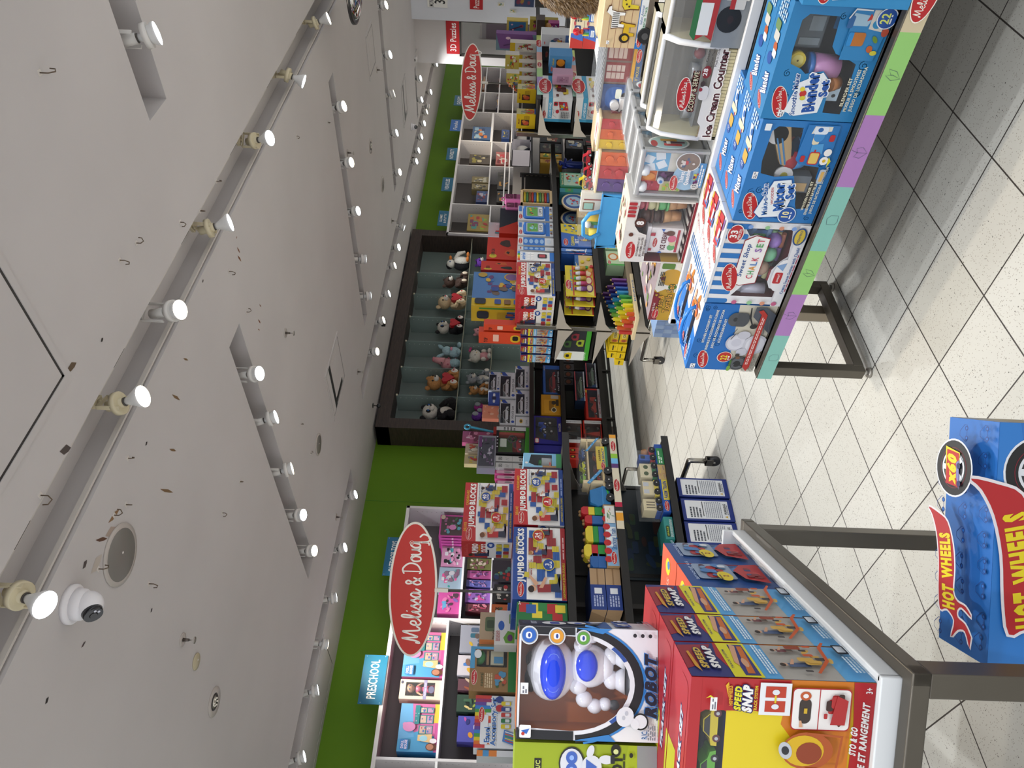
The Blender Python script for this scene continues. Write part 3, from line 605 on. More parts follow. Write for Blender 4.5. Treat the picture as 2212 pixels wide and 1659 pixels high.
seq = [('8d8577',.03),('a91e55',.035),('c6baa2',.2),('5b3b73',.035),('7fb0d8',.04),('8db63c',.03),('c6baa2',.95),('cb8a35',.05),('a3184a',.05),('c6baa2',.15),('c6baa2',.4)]
tape(F, seq);F.logo(.155/2.3,.5,.12/2.3);F.logo(1.47/2.3+.05,.5,.13/2.3)
m.done('front_rail', t3)
for x in (2.53,3.2):
    for y in (2.16,.1):
        m = MB();m.box(x-.025, y-.025,0.0, x+.03, y+.025,.7,('8b8070',.4,.4),.003);m.box(x-.02, y+.025,.05, x+.02, y+.032,.62,'d6d4d0');m.done('leg', t3)
m = MB();m.box(2.95,-.1,0.0,3.2,2.1,.05,('4b443c',.5,.2));m.box(2.98,-.1,.05,3.0,2.1,.7,'a69f95');m.done('panel', t3)
t4 = empty('display_table',(3.4,1.2,0),'middle white tier behind the drink playsets holding the toy barn','table')
m = MB();m.box(3.31,-.3,.84,3.96,2.32,.88,'d9cfc2',.002);m.box(3.3,-.3,.82,3.312,2.33,.9,'e2e0dc',.002);m.box(3.3,-.3,.79,3.31,2.33,.8,'c9c2b6');m.done('tabletop', t4)
for x in (3.36,3.9):
    for y in (2.25,.2): m = MB();m.box(x-.03, y-.03,0, x+.03, y+.03,.84,('8b8070',.4,.4));m.done('leg', t4)
t5 = empty('display_table',(4.25,.9,0),'highest white tier at the back holding crayon sets and bear fur','table')
m = MB();m.box(3.99,-.3,1.0,4.5,1.72,1.05,'dfdeda',.004);m.done('tabletop', t5)
for x in (4.03,4.45):
    for y in (1.66,.2): m = MB();m.box(x-.025, y-.025,0, x+.025, y+.025,1.0,'c9c5be');m.done('leg', t5)
# black gondola racks
BK = ('1b1918',.45)
def gondola(label, x0, x1, yp, ztop, posts, right, left=(), strips=(), foot=True, brk='a39c92', lipc=BK, depthL=.4):
    g = empty('shelf_rack',((x0+x1)/2, yp, 0), label, 'shelving rack')
    for xp, dark in posts:
        m = MB();m.box(xp-.013, yp-.022,.2, xp+.013, yp+.022, ztop, ('1b1918',.4) if dark else 'chrome',.002)
        if dark:
            for k in range(int((ztop-.25)/.05)): m.box(xp-.0145, yp-.006,.24+k*.05, xp+.0145, yp+.006,.268+k*.05,'8a857c')
        m.done('post', g)
    for z, yf in right:
        m = MB();m.box(x0, yf, z-.022, x1, yp-.03, z, BK, .002);m.box(x0, yf-.006, z-.034, x1, yf+.002, z+.012, lipc);m.done('shelf', g)
        for xp, dark in posts[:1]+posts[-1:]:
            m = MB();m.prism([(yp-.01, z-.02),(yp-.01, z-.16),(yf+.28 if yf+.28 < yp-.06 else yp-.1, z-.1),(yf+.02, z-.024)], xp-.03, xp-.025, brk, ax='x');m.done('bracket', g)
    for z, yf in left:
        m = MB();m.box(x0, yp+.03, z-.022, x1, yf, z, BK, .002);m.box(x0, yf-.002, z-.034, x1, yf+.006, z+.012, lipc);m.done('shelf', g)
        xp = posts[0][0];m = MB();m.prism([(yp+.01, z-.02),(yp+.01, z-.16),(yp+.12, z-.1),(yf-.02, z-.024)], xp-.03, xp-.025, brk, ax='x');m.done('bracket', g)
    for xp in (posts[0][0], posts[-1][0]):
        yr, yl = yp-.36, yp+.36
        m = MB();m.tube([(xp, yr, .085),(xp, yr, .2),(xp, yr+.001,.21),(xp, yl, .21),(xp, yl+.001,.2),(xp, yl, .085)],.018,'chrome',10);m.done('foot_tube', g)
        for y in (yr, yl):
            m = MB();m.cyl((xp-.013, y, .04),(xp+.013, y, .04),.04,.04,('2b2b2e',.5),20);m.cyl((xp-.016, y, .04),(xp+.016, y, .04),.008,.008,('c9c6c0',.3,.6),10);m.box(xp-.02, y-.03,.05, xp-.016, y+.03,.1,('77736c',.3,.7));m.box(xp+.016, y-.03,.05, xp+.02, y+.03,.1,('77736c',.3,.7));m.box(xp-.02, y-.03,.095, xp+.02, y+.03,.1,('77736c',.3,.7));m.done('caster', g)
    m = MB();m.box(posts[0][0], yp-.015,.2, posts[-1][0], yp+.015,.23, BK);m.done('crossbar', g);m = MB();m.box(posts[0][0], yp-.015, ztop-.05, posts[-1][0], yp+.015, ztop-.02, BK);m.done('crossbar', g)
    m = MB();m.box(posts[0][0]+.02, yp-.006,.25, posts[-1][0]-.02, yp+.006, ztop-.06,('171514',.5));m.done('back_panel', g) if ztop < 1.3 or True else None
    return g
g1 = gondola('black wheeled shelf rack holding the jumbo block boxes and wooden trains',1.6,3.17,4.28,1.05,[(1.75,1),(2.33,1),(3.02,1)],[(1.062,3.86),(.742,3.86),(.385,3.86)],[(1.062,4.7),(.74,4.7)])
m = MB();m.box(1.7,4.275,.25,2.2,4.285,1.0,('171514',.5));bp = m.done('poster_panel', g1)
m = MB();m.box(2.30,4.262,.30,3.0,4.27,.68,'1c2a33');F = Face(m, (2.30,4.262,.3),(1,0,0),(0,0,1),(0,-1,0),.7,.38);F.blobs(5,.05,.1,.9,.9,['2d4a33','1d3350','39422a','402d2a'],22,.16);m.done('printed_board', g1)
m = MB();F = Face(m, (2.58,3.853,.71),(1,0,0),(0,0,1),(0,-1,0),.58,.045)
F.rect(0,0,1,1,'d6ccb4');F.rect(0,0,.06,1,'b3193f');F.rect(.52,0,.58,1,'56306e');F.rect(.58,0,.655,1,'6fb2e0');F.rect(.655,0,.72,1,'8fbf3a');F.rect(.95,0,1,1,'e09a2d');F.logo(.28,.5,.17);F.logo(.83,.5,.15)
F2 = Face(m, (2.42,3.853,.71),(1,0,0),(0,0,1),(0,-1,0),.13,.045);F2.rect(0,0,1,1,'d6ccb4');F2.rect(.45,0,.9,1,'e09a2d');m.done('shelf_strip', g1, kind='raw')
g3 = gondola('chrome post shelf rack in the middle with letter boards and block boxes',4.86,7.35,4.38,1.385,[(4.8,0),(7.3,1)],[(1.055,4.02),(.705,4.02),(.355,4.02)],[(1.04,4.82),(.69,4.82),(.35,4.82)])
g2 = gondola('long black rack near the back wall full of boxed toy cars',4.15,7.6,6.25,1.17,[(4.4,1),(5.35,1),(6.1,1),(6.85,1)],[(1.18,5.8),(.845,5.8),(.42,5.8)])
g4 = gondola('rack at right under the second oval sign with yellow toy boxes',7.14,9.6,3.78,1.45,[(7.1,0),(9.4,1)],[(1.245,3.42),(.88,3.42),(.5,3.42)], brk='c9c1b4')
for (pa, pb, z) in (((1163,204),(1160,69),1.24),((1242,208),(1235,108),.875)):
    xa, xb = P(*pa, 1,3.41).x, P(*pb, 1,3.41).x;m = MB();F = Face(m, (xa, 3.412, z-.045),(1,0,0),(0,0,1),(0,-1,0), xb-xa, .06)
    tape(F, [('a6d3c4',.12),('a58bc0',.12),('a8cf8a',.12),('d9cdb0',.12),('d8a39a',.12),('9cc0e0',.12),('cfe08a',.2)], logos=(.45, ));F.logo(.8,.5,.13);m.done('shelf_strip', g4, kind='raw')
# oval shop signs on posts
def oval(px, py, w, h, yplane, label, post_to, big):
    c = P(px, py, 1, yplane);fr_ = Fr((c.x, c.y, c.z), RG2, FW2);s_ = empty('shop_sign',(c.x, c.y, post_to), label, 'sign')
    m = MB(fr_)
    def E_(a, b, y, n=64): return [(a*math.cos(2*math.pi*k/n), b*math.sin(2*math.pi*k/n)) for k in range(n)]
    m.prism(E_(w/2, h/2,0),0,.012,'ebe5d8');F = Face(m, fr_.p(-w/2,0,-h/2), fr_.ex, fr_.ez, -fr_.ey, w, h)
    F.ell(.5,.5,.5-.013/w, .5-.013/h, 'c3261a',0,64);F.logo(.5,.47,.79, plain=True, lw=.19, r=2)
    F.ell(.845,.56,.014/w, .014/w, 'ebe5d8', sq=True);F.ell(.845,.56,.011/w, .011/w, 'c3261a', sq=True);F.text('R',.845,.56,.05,'ebe5d8')
    m.done('sign_board', s_, kind='raw')
    m = MB(fr_);m.box(-.012,-.006,-h/2-.07,.012,.018,-h/2+.015,'e2ddd0',.002);m.done('clip', s_)
    m = MB(fr_);m.cyl((0,.006,-h/2-.05),(0,.006, post_to-c.z),.009,.009,('6b6a66',.3,.7),12);m.done('pole', s_);return s_
RG2 = Vector((RGT.x, RGT.y, 0)).normalized();FW2 = Vector((FWD.x, FWD.y, 0)).normalized()
def size_at(px, py, yp, dpx): return dpx/FPX*(P(px, py, 1, yp)-CAM).dot(FWD)
oval(892,1273, size_at(892,1273,4.25,291), size_at(892,1273,4.25,104),4.25,'large red oval shop sign on a pole above the jumbo block boxes',1.062,1)
oval(1018,177, size_at(1018,177,3.79,167), size_at(1018,177,3.79,46),3.79,'smaller red oval shop sign on a pole at right above the yellow boxes',1.245,0)
# white wall cabinets
YC = 7.13
def cabinet(xs_, ztop, shelves, label, lamc='d8d4d8', back='6f6b6c', holes=True):
    c = empty('display_cabinet',((xs_[0]+xs_[-1])/2,7.33,0), label, 'cabinet')
    m = MB()
    for x in (xs_[0], xs_[-1]): m.box(x-.012, YC, 0, x+.012,7.525, ztop, lamc)
    m.box(xs_[0]-.012, YC, ztop-.02, xs_[-1]+.012,7.525, ztop, 'e3dfdf');m.box(xs_[0]-.014, YC-.004, ztop-.035, xs_[-1]+.014, YC, ztop+.002,'ece8e6')
    for x in (xs_[0], xs_[-1]): m.box(x-.014, YC-.004,0, x+.014, YC, ztop, 'e6e2e0')
    m.done('carcass', c)
    m = MB();m.box(xs_[0],7.5,.1, xs_[-1],7.524, ztop-.02, back);m.done('back_panel', c)
    for i, zs in enumerate(shelves):
        xa, xb = xs_[i], xs_[i+1]
        if i: m = MB();m.box(xa-.012, YC, 0, xa+.012,7.5, ztop-.02,'e0dcdc');m.done('divider', c)
        for z in zs: m = MB();m.box(xa+.013, YC+.01, z-.018, xb-.013,7.5, z, 'e0dcde');m.box(xa+.013, YC+.002, z-.02, xb-.013, YC+.01, z+.002,'f0eeee');m.done('shelf', c)
        if holes:
            m = MB();z = ztop-.12
            while z > 1.3:
                for y in (YC+.07,7.43): m.box(xa+.0125, y-.003, z-.003, xa+.0135, y+.003, z+.003,'3a3634');m.box(xb-.0135, y-.003, z-.003, xb-.0125, y+.003, z+.003,'3a3634')
                z -= .055
            m.done('peg_holes', c)
    return c
X7 = lambda px, py: P(px, py, 1, YC).x
Z7 = lambda px, py: P(px, py, 1, YC).z
LX = [X7(803,1637)-1.33, X7(803,1637), X7(846,1333), X7(880,1095)]
zL1 = Z7(957,1450);zL2 = Z7(1112,1450);zR1 = Z7(994,1290);zR2 = Z7(1059,1290)
c1 = cabinet(LX, 2.525,[[zL1, zL2,.9,.5],[zL1, zL2,.9,.5],[zR1, zR2,1.1,.6]],'white wall cabinet with pink dolls and doll houses under the left blue signs')
RX = [X7(965,503), X7(985,440), X7(990,356), X7(990,303), X7(992,240), X7(995,197), X7(1000,143)]
zs = [Z7(1057,470), Z7(1055,400), Z7(1060,330), Z7(1064,270)];z2 = [Z7(1098,400), Z7(1100,330)]
c2 = cabinet(RX, 2.5,[[zs[0], z2[0],1.3],[zs[1], z2[0],1.6,1.2],[zs[2], z2[1],1.6],[zs[3],1.9,1.5],[2.1,1.8,1.5],[2.1,1.8,1.5]],'long white wall cabinet with open bays right of the dark plush shelving', back='57524f')
# dark plush shelving
DX0, DX1, DY = 5.86,10.12,7.17
du = empty('plush_shelving',(8,7.35,0),'tall dark wood framed shelving with glass dividers full of plush animals','shelving')
m = MB();m.box(DX0, DY, 0, DX0+.16,7.53,3.07,'wenge');m.box(DX1-.16, DY, 0, DX1,7.53,3.07,'wenge');m.box(DX0, DY-.002,2.9, DX1,7.53,3.072,'wenge');m.done('frame', du)
m = MB();m.box(DX0+.16,7.5,0, DX1-.16,7.53,2.9,('74817c',.35));m.done('back_panel', du)
gx = [6.44+.515*k for k in range(6)];SZ = P(985,880,1, DY+.02).z;SZ2 = P(1061,770,1, DY+.02).z
for x in gx:
    m = MB();m.box(x-.004, DY+.02,1.0, x+.004,7.5,2.88,'glass');o = m.done('glass_divider', du)
    m = MB();z = 2.82
    while z > 1.2: m.box(x-.0046, DY+.07, z-.004, x-.0038, DY+.078, z+.004,'c9cfca');z -= .07
    m.box(x-.008, DY+.012,2.86, x+.008, DY+.03,2.88,'d9d2b8');m.done('shelf_pegs', o)
for z in (SZ, SZ2): m = MB();m.box(DX0+.16, DY+.03, z-.006, DX1-.16,7.5, z, 'glass');m.box(DX0+.16, DY+.024, z-.008, DX1-.16, DY+.034, z+.002,('8d8a76',.3,.4));m.done('glass_shelf', du)
# signs on the green wall
def wsign(txt, a, b, y, label, col='1c688a', two=None, ital=0, nm='category_sign'):
    p0, p1 = P(*a, 1, y), P(*b, 1, y);p0.z = 2.503;w_, h_ = p1.x-p0.x, p1.z-p0.z
    m = MB();m.box(p0.x, y, p0.z, p1.x, y+.006, p1.z, col);F = Face(m, (p0.x, y, p0.z),(1,0,0),(0,0,1),(0,-1,0), w_, h_)
    if two: F.text(two[0],.5,.7,.24,'f2f2ee', w=.5, b=.02);F.text(two[1],.5,.3,.24,'f2f2ee', w=.62, b=.02)
    else: F.text(txt, .5,.5,.36,'f2f2ee', w=.8, b=.02, sh=ital)
    for q in ((.03,.1),(.97,.1),(.03,.9),(.97,.9)): F.ell(q[0], q[1],.008,.008,'b9c4c9', sq=True, seg=8)
    m.done(nm, label=label, cat='sign', kind='raw')
wsign('PRESCHOOL',(822,1522),(789,1414),7.115,'blue PRESCHOOL sign standing on the white cabinet at left')
wsign('OUTDOOR TOYS',(862,1244),(838,1160),7.115,'blue OUTDOOR TOYS sign behind the large red oval sign')
wsign('',(965,488),(949,455),7.115,'blue SLIME & PUTTY sign above the nearest right bay', two=('SLIME','& PUTTY'))
wsign('VEHICLES',(973,413),(957,383),7.115,'blue VEHICLES sign above the second right bay')
wsign('NOVELTY',(983,346),(967,319),7.115,'blue NOVELTY sign above the third right bay')
wsign('Funko',(991,283),(975,258),7.115,'brighter blue wall sign with slanted lettering above the fourth right bay', col='2f6fc0', ital=.25)
wsign('GADGETS',(996,228),(983,206),7.115,'blue GADGETS sign partly behind the smaller oval sign')
def psign(txt, a, b, x, label, col='b81d22', tc='f3e9e4', **k):
    p0, p1 = P(*a, 0, x), P(*b, 0, x);w_, h_ = p0.y-p1.y, p1.z-p0.z
    m = MB();m.box(x-.004, p1.y, p0.z, x, p0.y, p1.z, col);F = Face(m, (x-.004, p0.y, p0.z),(0,-1,0),(0,0,1),(-1,0,0), w_, h_)
    for t_ in (txt if isinstance(txt, list) else [(txt, .5,.5,.42,.86)]): F.text(t_[0], t_[1], t_[2], t_[3], tc, w=t_[4], b=.025)
    m.done('wall_sign', label=label, cat='sign', kind='raw')
psign('3D Puzzles',(994,117),(963,43), XP-.004,'red 3D Puzzles sign on the pale pillar above the opening')
psign('Puzzles',(1043,21),(1015,-14), XP-.26,'red Puzzles sign on the right wall at the frame edge')
psign([('MONOPOLY',.5,.8,.22,.9),('30',.5,.38,.5,.62)],(967,17),(922,-22), XP-.26,'white board sign with the number 30 on the right wall', col='ecebe6', tc='2b2b2b')
for i, (a, b) in enumerate((((1089,14),(1075,5)),((1115,29),(1101,20)))):
    p0, p1 = P(*a, 0, XP-.26), P(*b, 0, XP-.26);m = MB();m.box(XP-.258, p1.y, p0.z, XP-.25, p0.y, p1.z, 'd9d6c8',.003);F = Face(m, (XP-.258, p0.y, p0.z),(0,-1,0),(0,0,1),(-1,0,0), p0.y-p1.y, p1.z-p0.z);F.blobs(i+3,.1,.1,.9,.9,['3f8d5a','c9a93a','47607a'],8,.25)
    m.done('small_notice', label=['tiny pale green notice high on the right wall','tiny green and yellow notice lower on the right wall'][i], cat='notice', kind='raw')
# ---------------- shared small makers ----------------
RED, BLU, YEL, WHT = 'b5252a','2450a0','d8c23a','e6e4e2'
def toycar(m, fr, L, W, H, col, dark='15171c', wheel='1a1a1c', open_=False):
    """little car, length along x, bottom centre at frame origin"""
    r = H*.22
    pr = [(-L/2, r*.8),(-L*.49, H*.5),(-L*.3, H*.58),(-L*.14, H*.98),(L*.16, H),(L*.3, H*.62),(L*.47, H*.5),(L/2, r*.8)] if not open_ else [(-L/2, r*.6),(-L/2, r*1.6),(-L*.1, H*.5),(0, H*.9),(L*.15, H*.55),(L*.3, H*.45),(L*.34, H),(L/2, H),(L/2, r*.6)]
    w_ = W*(.48 if not open_ else .25);m.prism(pr, -w_, w_, col, fr=fr)
    if not open_:
        g = [(-L*.27, H*.6),(-L*.13, H*.92),(L*.14, H*.94),(L*.27, H*.64)];m.prism(g, -w_-.001, w_+.001, dark, fr=fr)
    for x in (-L*.31, L*.31):
        for s_ in (-1,1): m.cyl((x, s_*W*.5-s_*W*.12, r),(x, s_*W*.5, r), r, r, wheel, 14, fr=fr);m.cyl((x, s_*W*.5, r),(x, s_*(W*.5+.001), r), r*.5, r*.45,'b9bcc4',10, fr=fr)
def kid(F, x, y, s, shirt, pants='2a2f45', hair='5a3a22', skin='c99a7c', arm=1, flip=1):
    """small printed child: s = height as fraction of the face height"""
    a = s*F.H/F.W
    F.poly([(x-.10*a*flip, y+.55*s),(x+.12*a*flip, y+.55*s),(x+.16*a*flip, y+.1*s),(x+.5*a*flip, y),(x+.5*a*flip, y+.1*s),(x+.02*a*flip, y),(x-.14*a*flip, y)], pants)
    F.poly([(x-.16*a*flip, y+.72*s),(x+.1*a*flip, y+.74*s),(x+.14*a*flip, y+.3*s),(x-.14*a*flip, y+.3*s)], shirt)
    F.poly([(x+.0*a*flip, y+.68*s),(x+.38*a*flip, y+.5*s),(x+.36*a*flip, y+.42*s),(x, y+.55*s)], skin)
    F.ell(x-.02*a*flip, y+.88*s, .11*a, .12*s, skin, seg=12);F.ell(x-.05*a*flip, y+.93*s, .12*a, .1*s, hair, seg=12)
def brick(F, x0, y0, x1, y1, c, lines=None):
    F.rect(x0, y0, x1, y1, c)
    if lines:
        n = 3
        for k in range(1, n): y = y0+(y1-y0)*k/n;F.rect(x0+(x1-x0)*.04, y-.003, x1-(x1-x0)*.04, y+.003, lines);F.k -= F.step
        F.nx()
def g_jumbo40(F):
    F.rect(0,0,1,1, WHT);F.poly([(0,.72),(.4,.745),(1,.745),(1,1),(0,1)], RED);F.rect(0,0,1,.09,'20458f')
    F.logo(.12,.86,.21);F.text('DELUXE',.23,.945,.05,'e0b030', w=.15, b=.03);F.text('CARDBOARD',.73,.93,.05,'e0b030', w=.27, b=.03)
    F.text('JUMBO',.41,.83,.1,'efece8', w=.36, b=.07, r=1);F.text('BLOCKS',.79,.83,.105,'efece8', w=.38, b=.07)
    F.text('TAKE CONSTRUCTIVE PLAY',.84,.70,.022,'28406f', w=.3, b=.02);F.text('TO NEW HEIGHTS!',.82,.655,.024,'28406f', w=.26, b=.04)
    F.text('LIGHTWEIGHT & EXTRA DURABLE',.27,.045,.035,'d8c23a', w=.42, b=.04);F.small(.52,.02,.98,.065,1,'9fb2dd',2,.5)
    Y, R_, B_ = 'c2b23a','9c2b33','2d579c'
    for q in ((.26,.10,.36,.20, Y),(.22,.2,.3,.38, Y),(.32,.14,.46,.24, Y),(.2,.46,.3,.56, B_),(.3,.30,.38,.42, Y),(.38,.24,.46,.36, B_),(.30,.56,.38,.68, B_),(.38,.56,.56,.66, R_),(.38,.44,.54,.54, R_),(.56,.54,.64,.64, Y),(.4,.66,.48,.71, B_),(.58,.64,.68,.70, Y),(.56,.28,.74,.38, R_),(.6,.12,.7,.24, R_),(.7,.38,.78,.5, Y),(.66,.5,.74,.62, R_),(.74,.16,.82,.3, B_),(.78,.28,.86,.44, Y),(.82,.12,.94,.24, R_),(.84,.42,.94,.54, B_),(.86,.24,.92,.34, Y),(.46,.1,.56,.2, Y),(.46,.34,.54,.42, R_)): brick(F, *q[:4], q[4], {'c2b23a': 'a39530','9c2b33': '7d2028','2d579c': '234780'}[q[4]])
    kid(F, .1,.13,.5,'b02a2c', hair='6e452b');F.ell(.17,.47,.045,.04, Y);kid(F, .5,.3,.26,'e6e0dd','1f3868');kid(F, .88,.36,.3,'232c56','3a3f4f','2a1d18','6e4a38')
    for cx, cy, c, t_, t2_ in ((.72,.56,'23478f','40',1),(.37,.33, RED, '3',0)): F.ell(cx, cy, .088,.105,'d8c23a');F.ell(cx, cy, .08,.095, c);F.text(t_, cx, cy+.03,.07,'f0ede8', b=.06);F.small(cx-.05, cy-.06, cx+.05, cy-.015,2,'f0ede8',4)
def g_jumbo40s(F):
    F.rect(0,0,1,1,'d9d6d4');F.poly([(0,.48),(.35,.48),(.5,.52),(1,.52),(1,1),(0,1)],'a82328');F.logo(.5,.9,.75, plain=True, ink='c05050')
    F.text('JUMBO',.56,.73,.11,'efece8', w=.62, b=.07);F.text('BLOCKS',.5,.55,.11,'efece8', w=.72, b=.07);F.text('DELUXE CARDBOARD',.5,.645,.035,'e0a030', w=.6, b=.04)
    F.ell(.8,.42,.17,.075,'23478f');F.text('40',.8,.42,.06,'f0ede8', b=.05);kid(F, .2,.45,.4,'24284f','24284f','2a1a14','5b3a2c')
    for i, c in enumerate(['c2b23a','9c2b33','2d579c','c2b23a','9c2b33','2d579c','c2b23a','c2b23a']): x = .06+(i % 4)*.22;y = .06+(i//4)*.14;brick(F, x, y, x+.18, y+.11, c)
def g_jumbo24(F):
    F.rect(0,0,1,1, WHT);F.rect(0,.74,1,1,'20458f');F.rect(0,0,1,.09,'a3282c');F.logo(.13,.85,.2);F.text('CARDBOARD',.74,.93,.045,'d8c23a', w=.24, b=.02)
    F.text('JUMBO',.41,.855,.11,'efece8', w=.36, b=.07, r=1);F.text('BLOCKS',.79,.86,.11,'efece8', w=.38, b=.07);F.text('TAKE CONSTRUCTIVE PLAY',.4,.7,.022,'a3282c', w=.26, b=.02);F.text('TO NEW HEIGHTS!',.4,.655,.026,'a3282c', w=.27, b=.05)
    F.text('LIGHTWEIGHT & EXTRA DURABLE',.26,.045,.04,'d8c23a', w=.47, b=.04);F.small(.55,.02,.98,.065,1,'e5b8b8',2,.5)
    Y, R_, B_ = 'c2b23a','8f2f33','2d579c'
    for q in ((.84,.56,.95,.70, B_),(.6,.56,.84,.71, R_),(.24,.4,.4,.55, B_),(.4,.36,.5,.56, Y),(.3,.2,.42,.36, B_),(.16,.13,.26,.32, Y),(.26,.1,.34,.22, Y),(.55,.25,.68,.45, R_),(.48,.46,.58,.62, R_),(.68,.42,.76,.54, Y),(.7,.55,.85,.62, Y),(.72,.18,.84,.36, R_),(.84,.24,.96,.48, R_),(.52,.12,.64,.24, B_),(.42,.12,.52,.3, Y),(.64,.13,.72,.26, Y),(.02,.10,.12,.22, B_),(.4,.57,.48,.7, Y)): brick(F, *q[:4], q[4], {'c2b23a': 'a39530','8f2f33': '722228','2d579c': '234780'}[q[4]])
    kid(F, .14,.12,.58,'8a2a2e','1f2f4f','2a1c16');F.poly([(.16,.58),(.3,.72),(.32,.7),(.2,.52)],'c99a7c');F.poly([(.27,.7),(.34,.7),(.35,.78),(.28,.8)], Y);kid(F, .62,.36,.34,'2d3f80','2a2f45','a06f3a');kid(F, .9,.3,.3,'343a4a','343a4a')
    F.ell(.28,.3,.0,.0, Y)
    for cx, cy, c, t_ in ((.86,.52,'a83226','24'),(.45,.33,'23478f','3')): F.ell(cx, cy, .085,.115,'d8c23a');F.ell(cx, cy, .077,.105, c);F.text(t_, cx, cy+.03,.07,'f0ede8', b=.05);F.small(cx-.05, cy-.06, cx+.05, cy-.015,2,'f0ede8',4)
def g_art(seed, bg_, cols, band=None, n=16, sz=.16, lg=None, win=None, txt=()):
    def f(F):
        F.rect(0,0,1,1, bg_)
        if win: F.rr(*win[:4], win[4],.15)
        F.blobs(seed, .05,.08,.95,.92, cols, n, sz)
        for b_ in (band or []): F.rect(*b_)
        if lg: F.logo(*lg, full=False)
        for t_ in txt: F.text(t_[0], t_[1], t_[2], t_[3], t_[4], w=t_[5], b=.05)
    return f
def flat(c): return lambda F: F.rect(0,0,1,1, c)
# ---------------- rack G1 ----------------
ZG = 1.0745
fr, w_, h_ = frame_px(1,3.9,(1228,1298),(1110,1138), ZG)
j24 = carton('block_box','blue CARDBOARD JUMBO BLOCKS box marked 24, front box on the rack','toy box', fr, w_, h_, .17,'20458f', f=g_jumbo24, l=lambda F: (F.rect(0,0,1,1,'1c3c80'), F.text('JUMBO',.5,.8,.12,'e6e4e2', w=.7, b=.1)), group='boxes of jumbo cardboard blocks')
dup(j24,(-.03,.185,0),'blue JUMBO BLOCKS box right behind the one marked 24','boxes of jumbo cardboard blocks')
fr, w2, h2 = frame_px(1,3.9,(1218,1136),(1112,1012), ZG)
j40 = carton('block_box','red and white DELUXE JUMBO BLOCKS box beside the blue one, on the rack','toy box', fr, w2, h_, .2, RED, f=g_jumbo40, l=g_jumbo40s, group='boxes of jumbo cardboard blocks')
dup(j40,(-.04,.215,0),'red JUMBO BLOCKS box behind the front red box, under the top one','boxes of jumbo cardboard blocks')
fr, w3, h3 = frame_px(1,4.11,(1100,1172),(1006,1042), ZG+h_+.002);h3 = P(1006,1042,1,4.11).z-fr.O.z
carton('block_box','red DELUXE JUMBO BLOCKS box standing on top of the blue and red ones','toy box', fr, w3, h3,.2, RED, f=g_jumbo40, l=g_jumbo40s, group='boxes of jumbo cardboard blocks')
def g_lego(F):
    F.rect(0,0,1,1,'1f6a35')
    for i, (c, x0, x1, y) in enumerate((('a8282a',.55,.98,.86),('d8c23a',.3,.98,.6),('2d579c',.5,.9,.72),('2c7a3c',.6,.98,.48),('a8282a',.5,.95,.3),('d8c23a',.55,.9,.14),('a8282a',.2,.5,.2))): F.rect(x0, y-.1, x1, y+.1, c)
    F.text('3+',.95,.95,.05,'e6e4e2', b=.03)
pbox('brick_box','green box with coloured bar bricks, mostly hidden behind the robot box','toy box',1,3.9,(1228,1352),(1117,1300),.2,'1f6a35', z0=ZG, f=g_lego)
pbox('crayon_box','blue crayon box standing behind the blue block box at its left','toy box',1,4.32,(1112,1335),(1097,1302),.12,'1d4f9c', z0=ZG, f=lambda F: (F.rect(0,0,1,1,'1d4f9c'),[F.poly([(.1,.1+.2*i),(.8,.1+.2*i),(.9,.14+.2*i),(.8,.18+.2*i),(.1,.18+.2*i)],'b06a50') for i in range(4)]))
pbox('activity_box','pale blue baby toy box with window and green lid, at the rack end','toy box',1,3.95,(1213,1011),(1131,978),.2,'7fb8d9', z0=ZG, win=[(.12,.25),(.9,.25),(.9,.8),(.3,.86),(.12,.7)], inner='2a3440', f=lambda F: (F.rect(0,0,1,.14,'3f8f57'), F.rect(0,.14,.12,.5,'b08a5a'), F.ell(.3,.92,.07,.04,'e6e4e2'), F.logo(.25,.3,.3, full=False)))
c = P(1170,995,1,4.02);m = MB();m.cyl((c.x, c.y+.02, ZG+.02),(c.x, c.y+.02, ZG+.13),.045,.05,'dfe6ea',20);m.cyl((c.x, c.y+.02, ZG+.13),(c.x, c.y+.02, ZG+.15),.03,.02,'3fae4a',16);m.done('toy_pot', label='white toy pot with green knob inside the pale blue window box', cat='toy')
# stacking train
def wood_block(m, x0, z0, x1, z1, y0, y1, col): m.box(x0, y0, z0, x1, y1, z1, col, .004)
ZM = .7545
a, b = P(1320,1224,1,3.88), P(1320,1092,1,3.88);x0, x1 = a.x, b.x;L = x1-x0
tr = empty('stacking_train',((x0+x1)/2,3.93, ZM),'wooden stacking train of yellow, red, green and blue blocks on its card tray','toy')
m = MB();m.box(x0,3.87, ZM, x1,3.99, ZM+.075,'a98a63',.002);F = Face(m, (x0,3.87, ZM),(1,0,0),(0,0,1),(0,-1,0), L, .075);F.rect(0,.05,.97,.95,'7fa6c9');F.rect(.3,.1,.62,.9,'d9dfe3')
for k in range(7): F.ell(.1+.13*k, .85,.05,.3,'b4262c')
F.text('Stacking Train',.42,.35,.42,'23609c', w=.34, b=.02);F.logo(.12,.42,.2);F.rect(.68,.1,.97,.9,'dcd9d2');F.blobs(3,.7,.2,.95,.85,['b4262c','2450a0','d8c23a','2c7a3c'],8,.09);m.done('card_tray', tr)
specs = [(0,.23,[('2a5c9c',.05),('2c8a3c',.04)],'d8c23a'),(.2,.2,[('b4262c',.05),('2a5c9c',.05)],'d8c23a'),(.42,.24,[('2a6fa8',.035),('2c8a3c',.035),('b9c234',.03)],'d8c23a'),(.68,.3,[('2a5c9c',.06),('b4262c',.0)],'2a5c9c')]
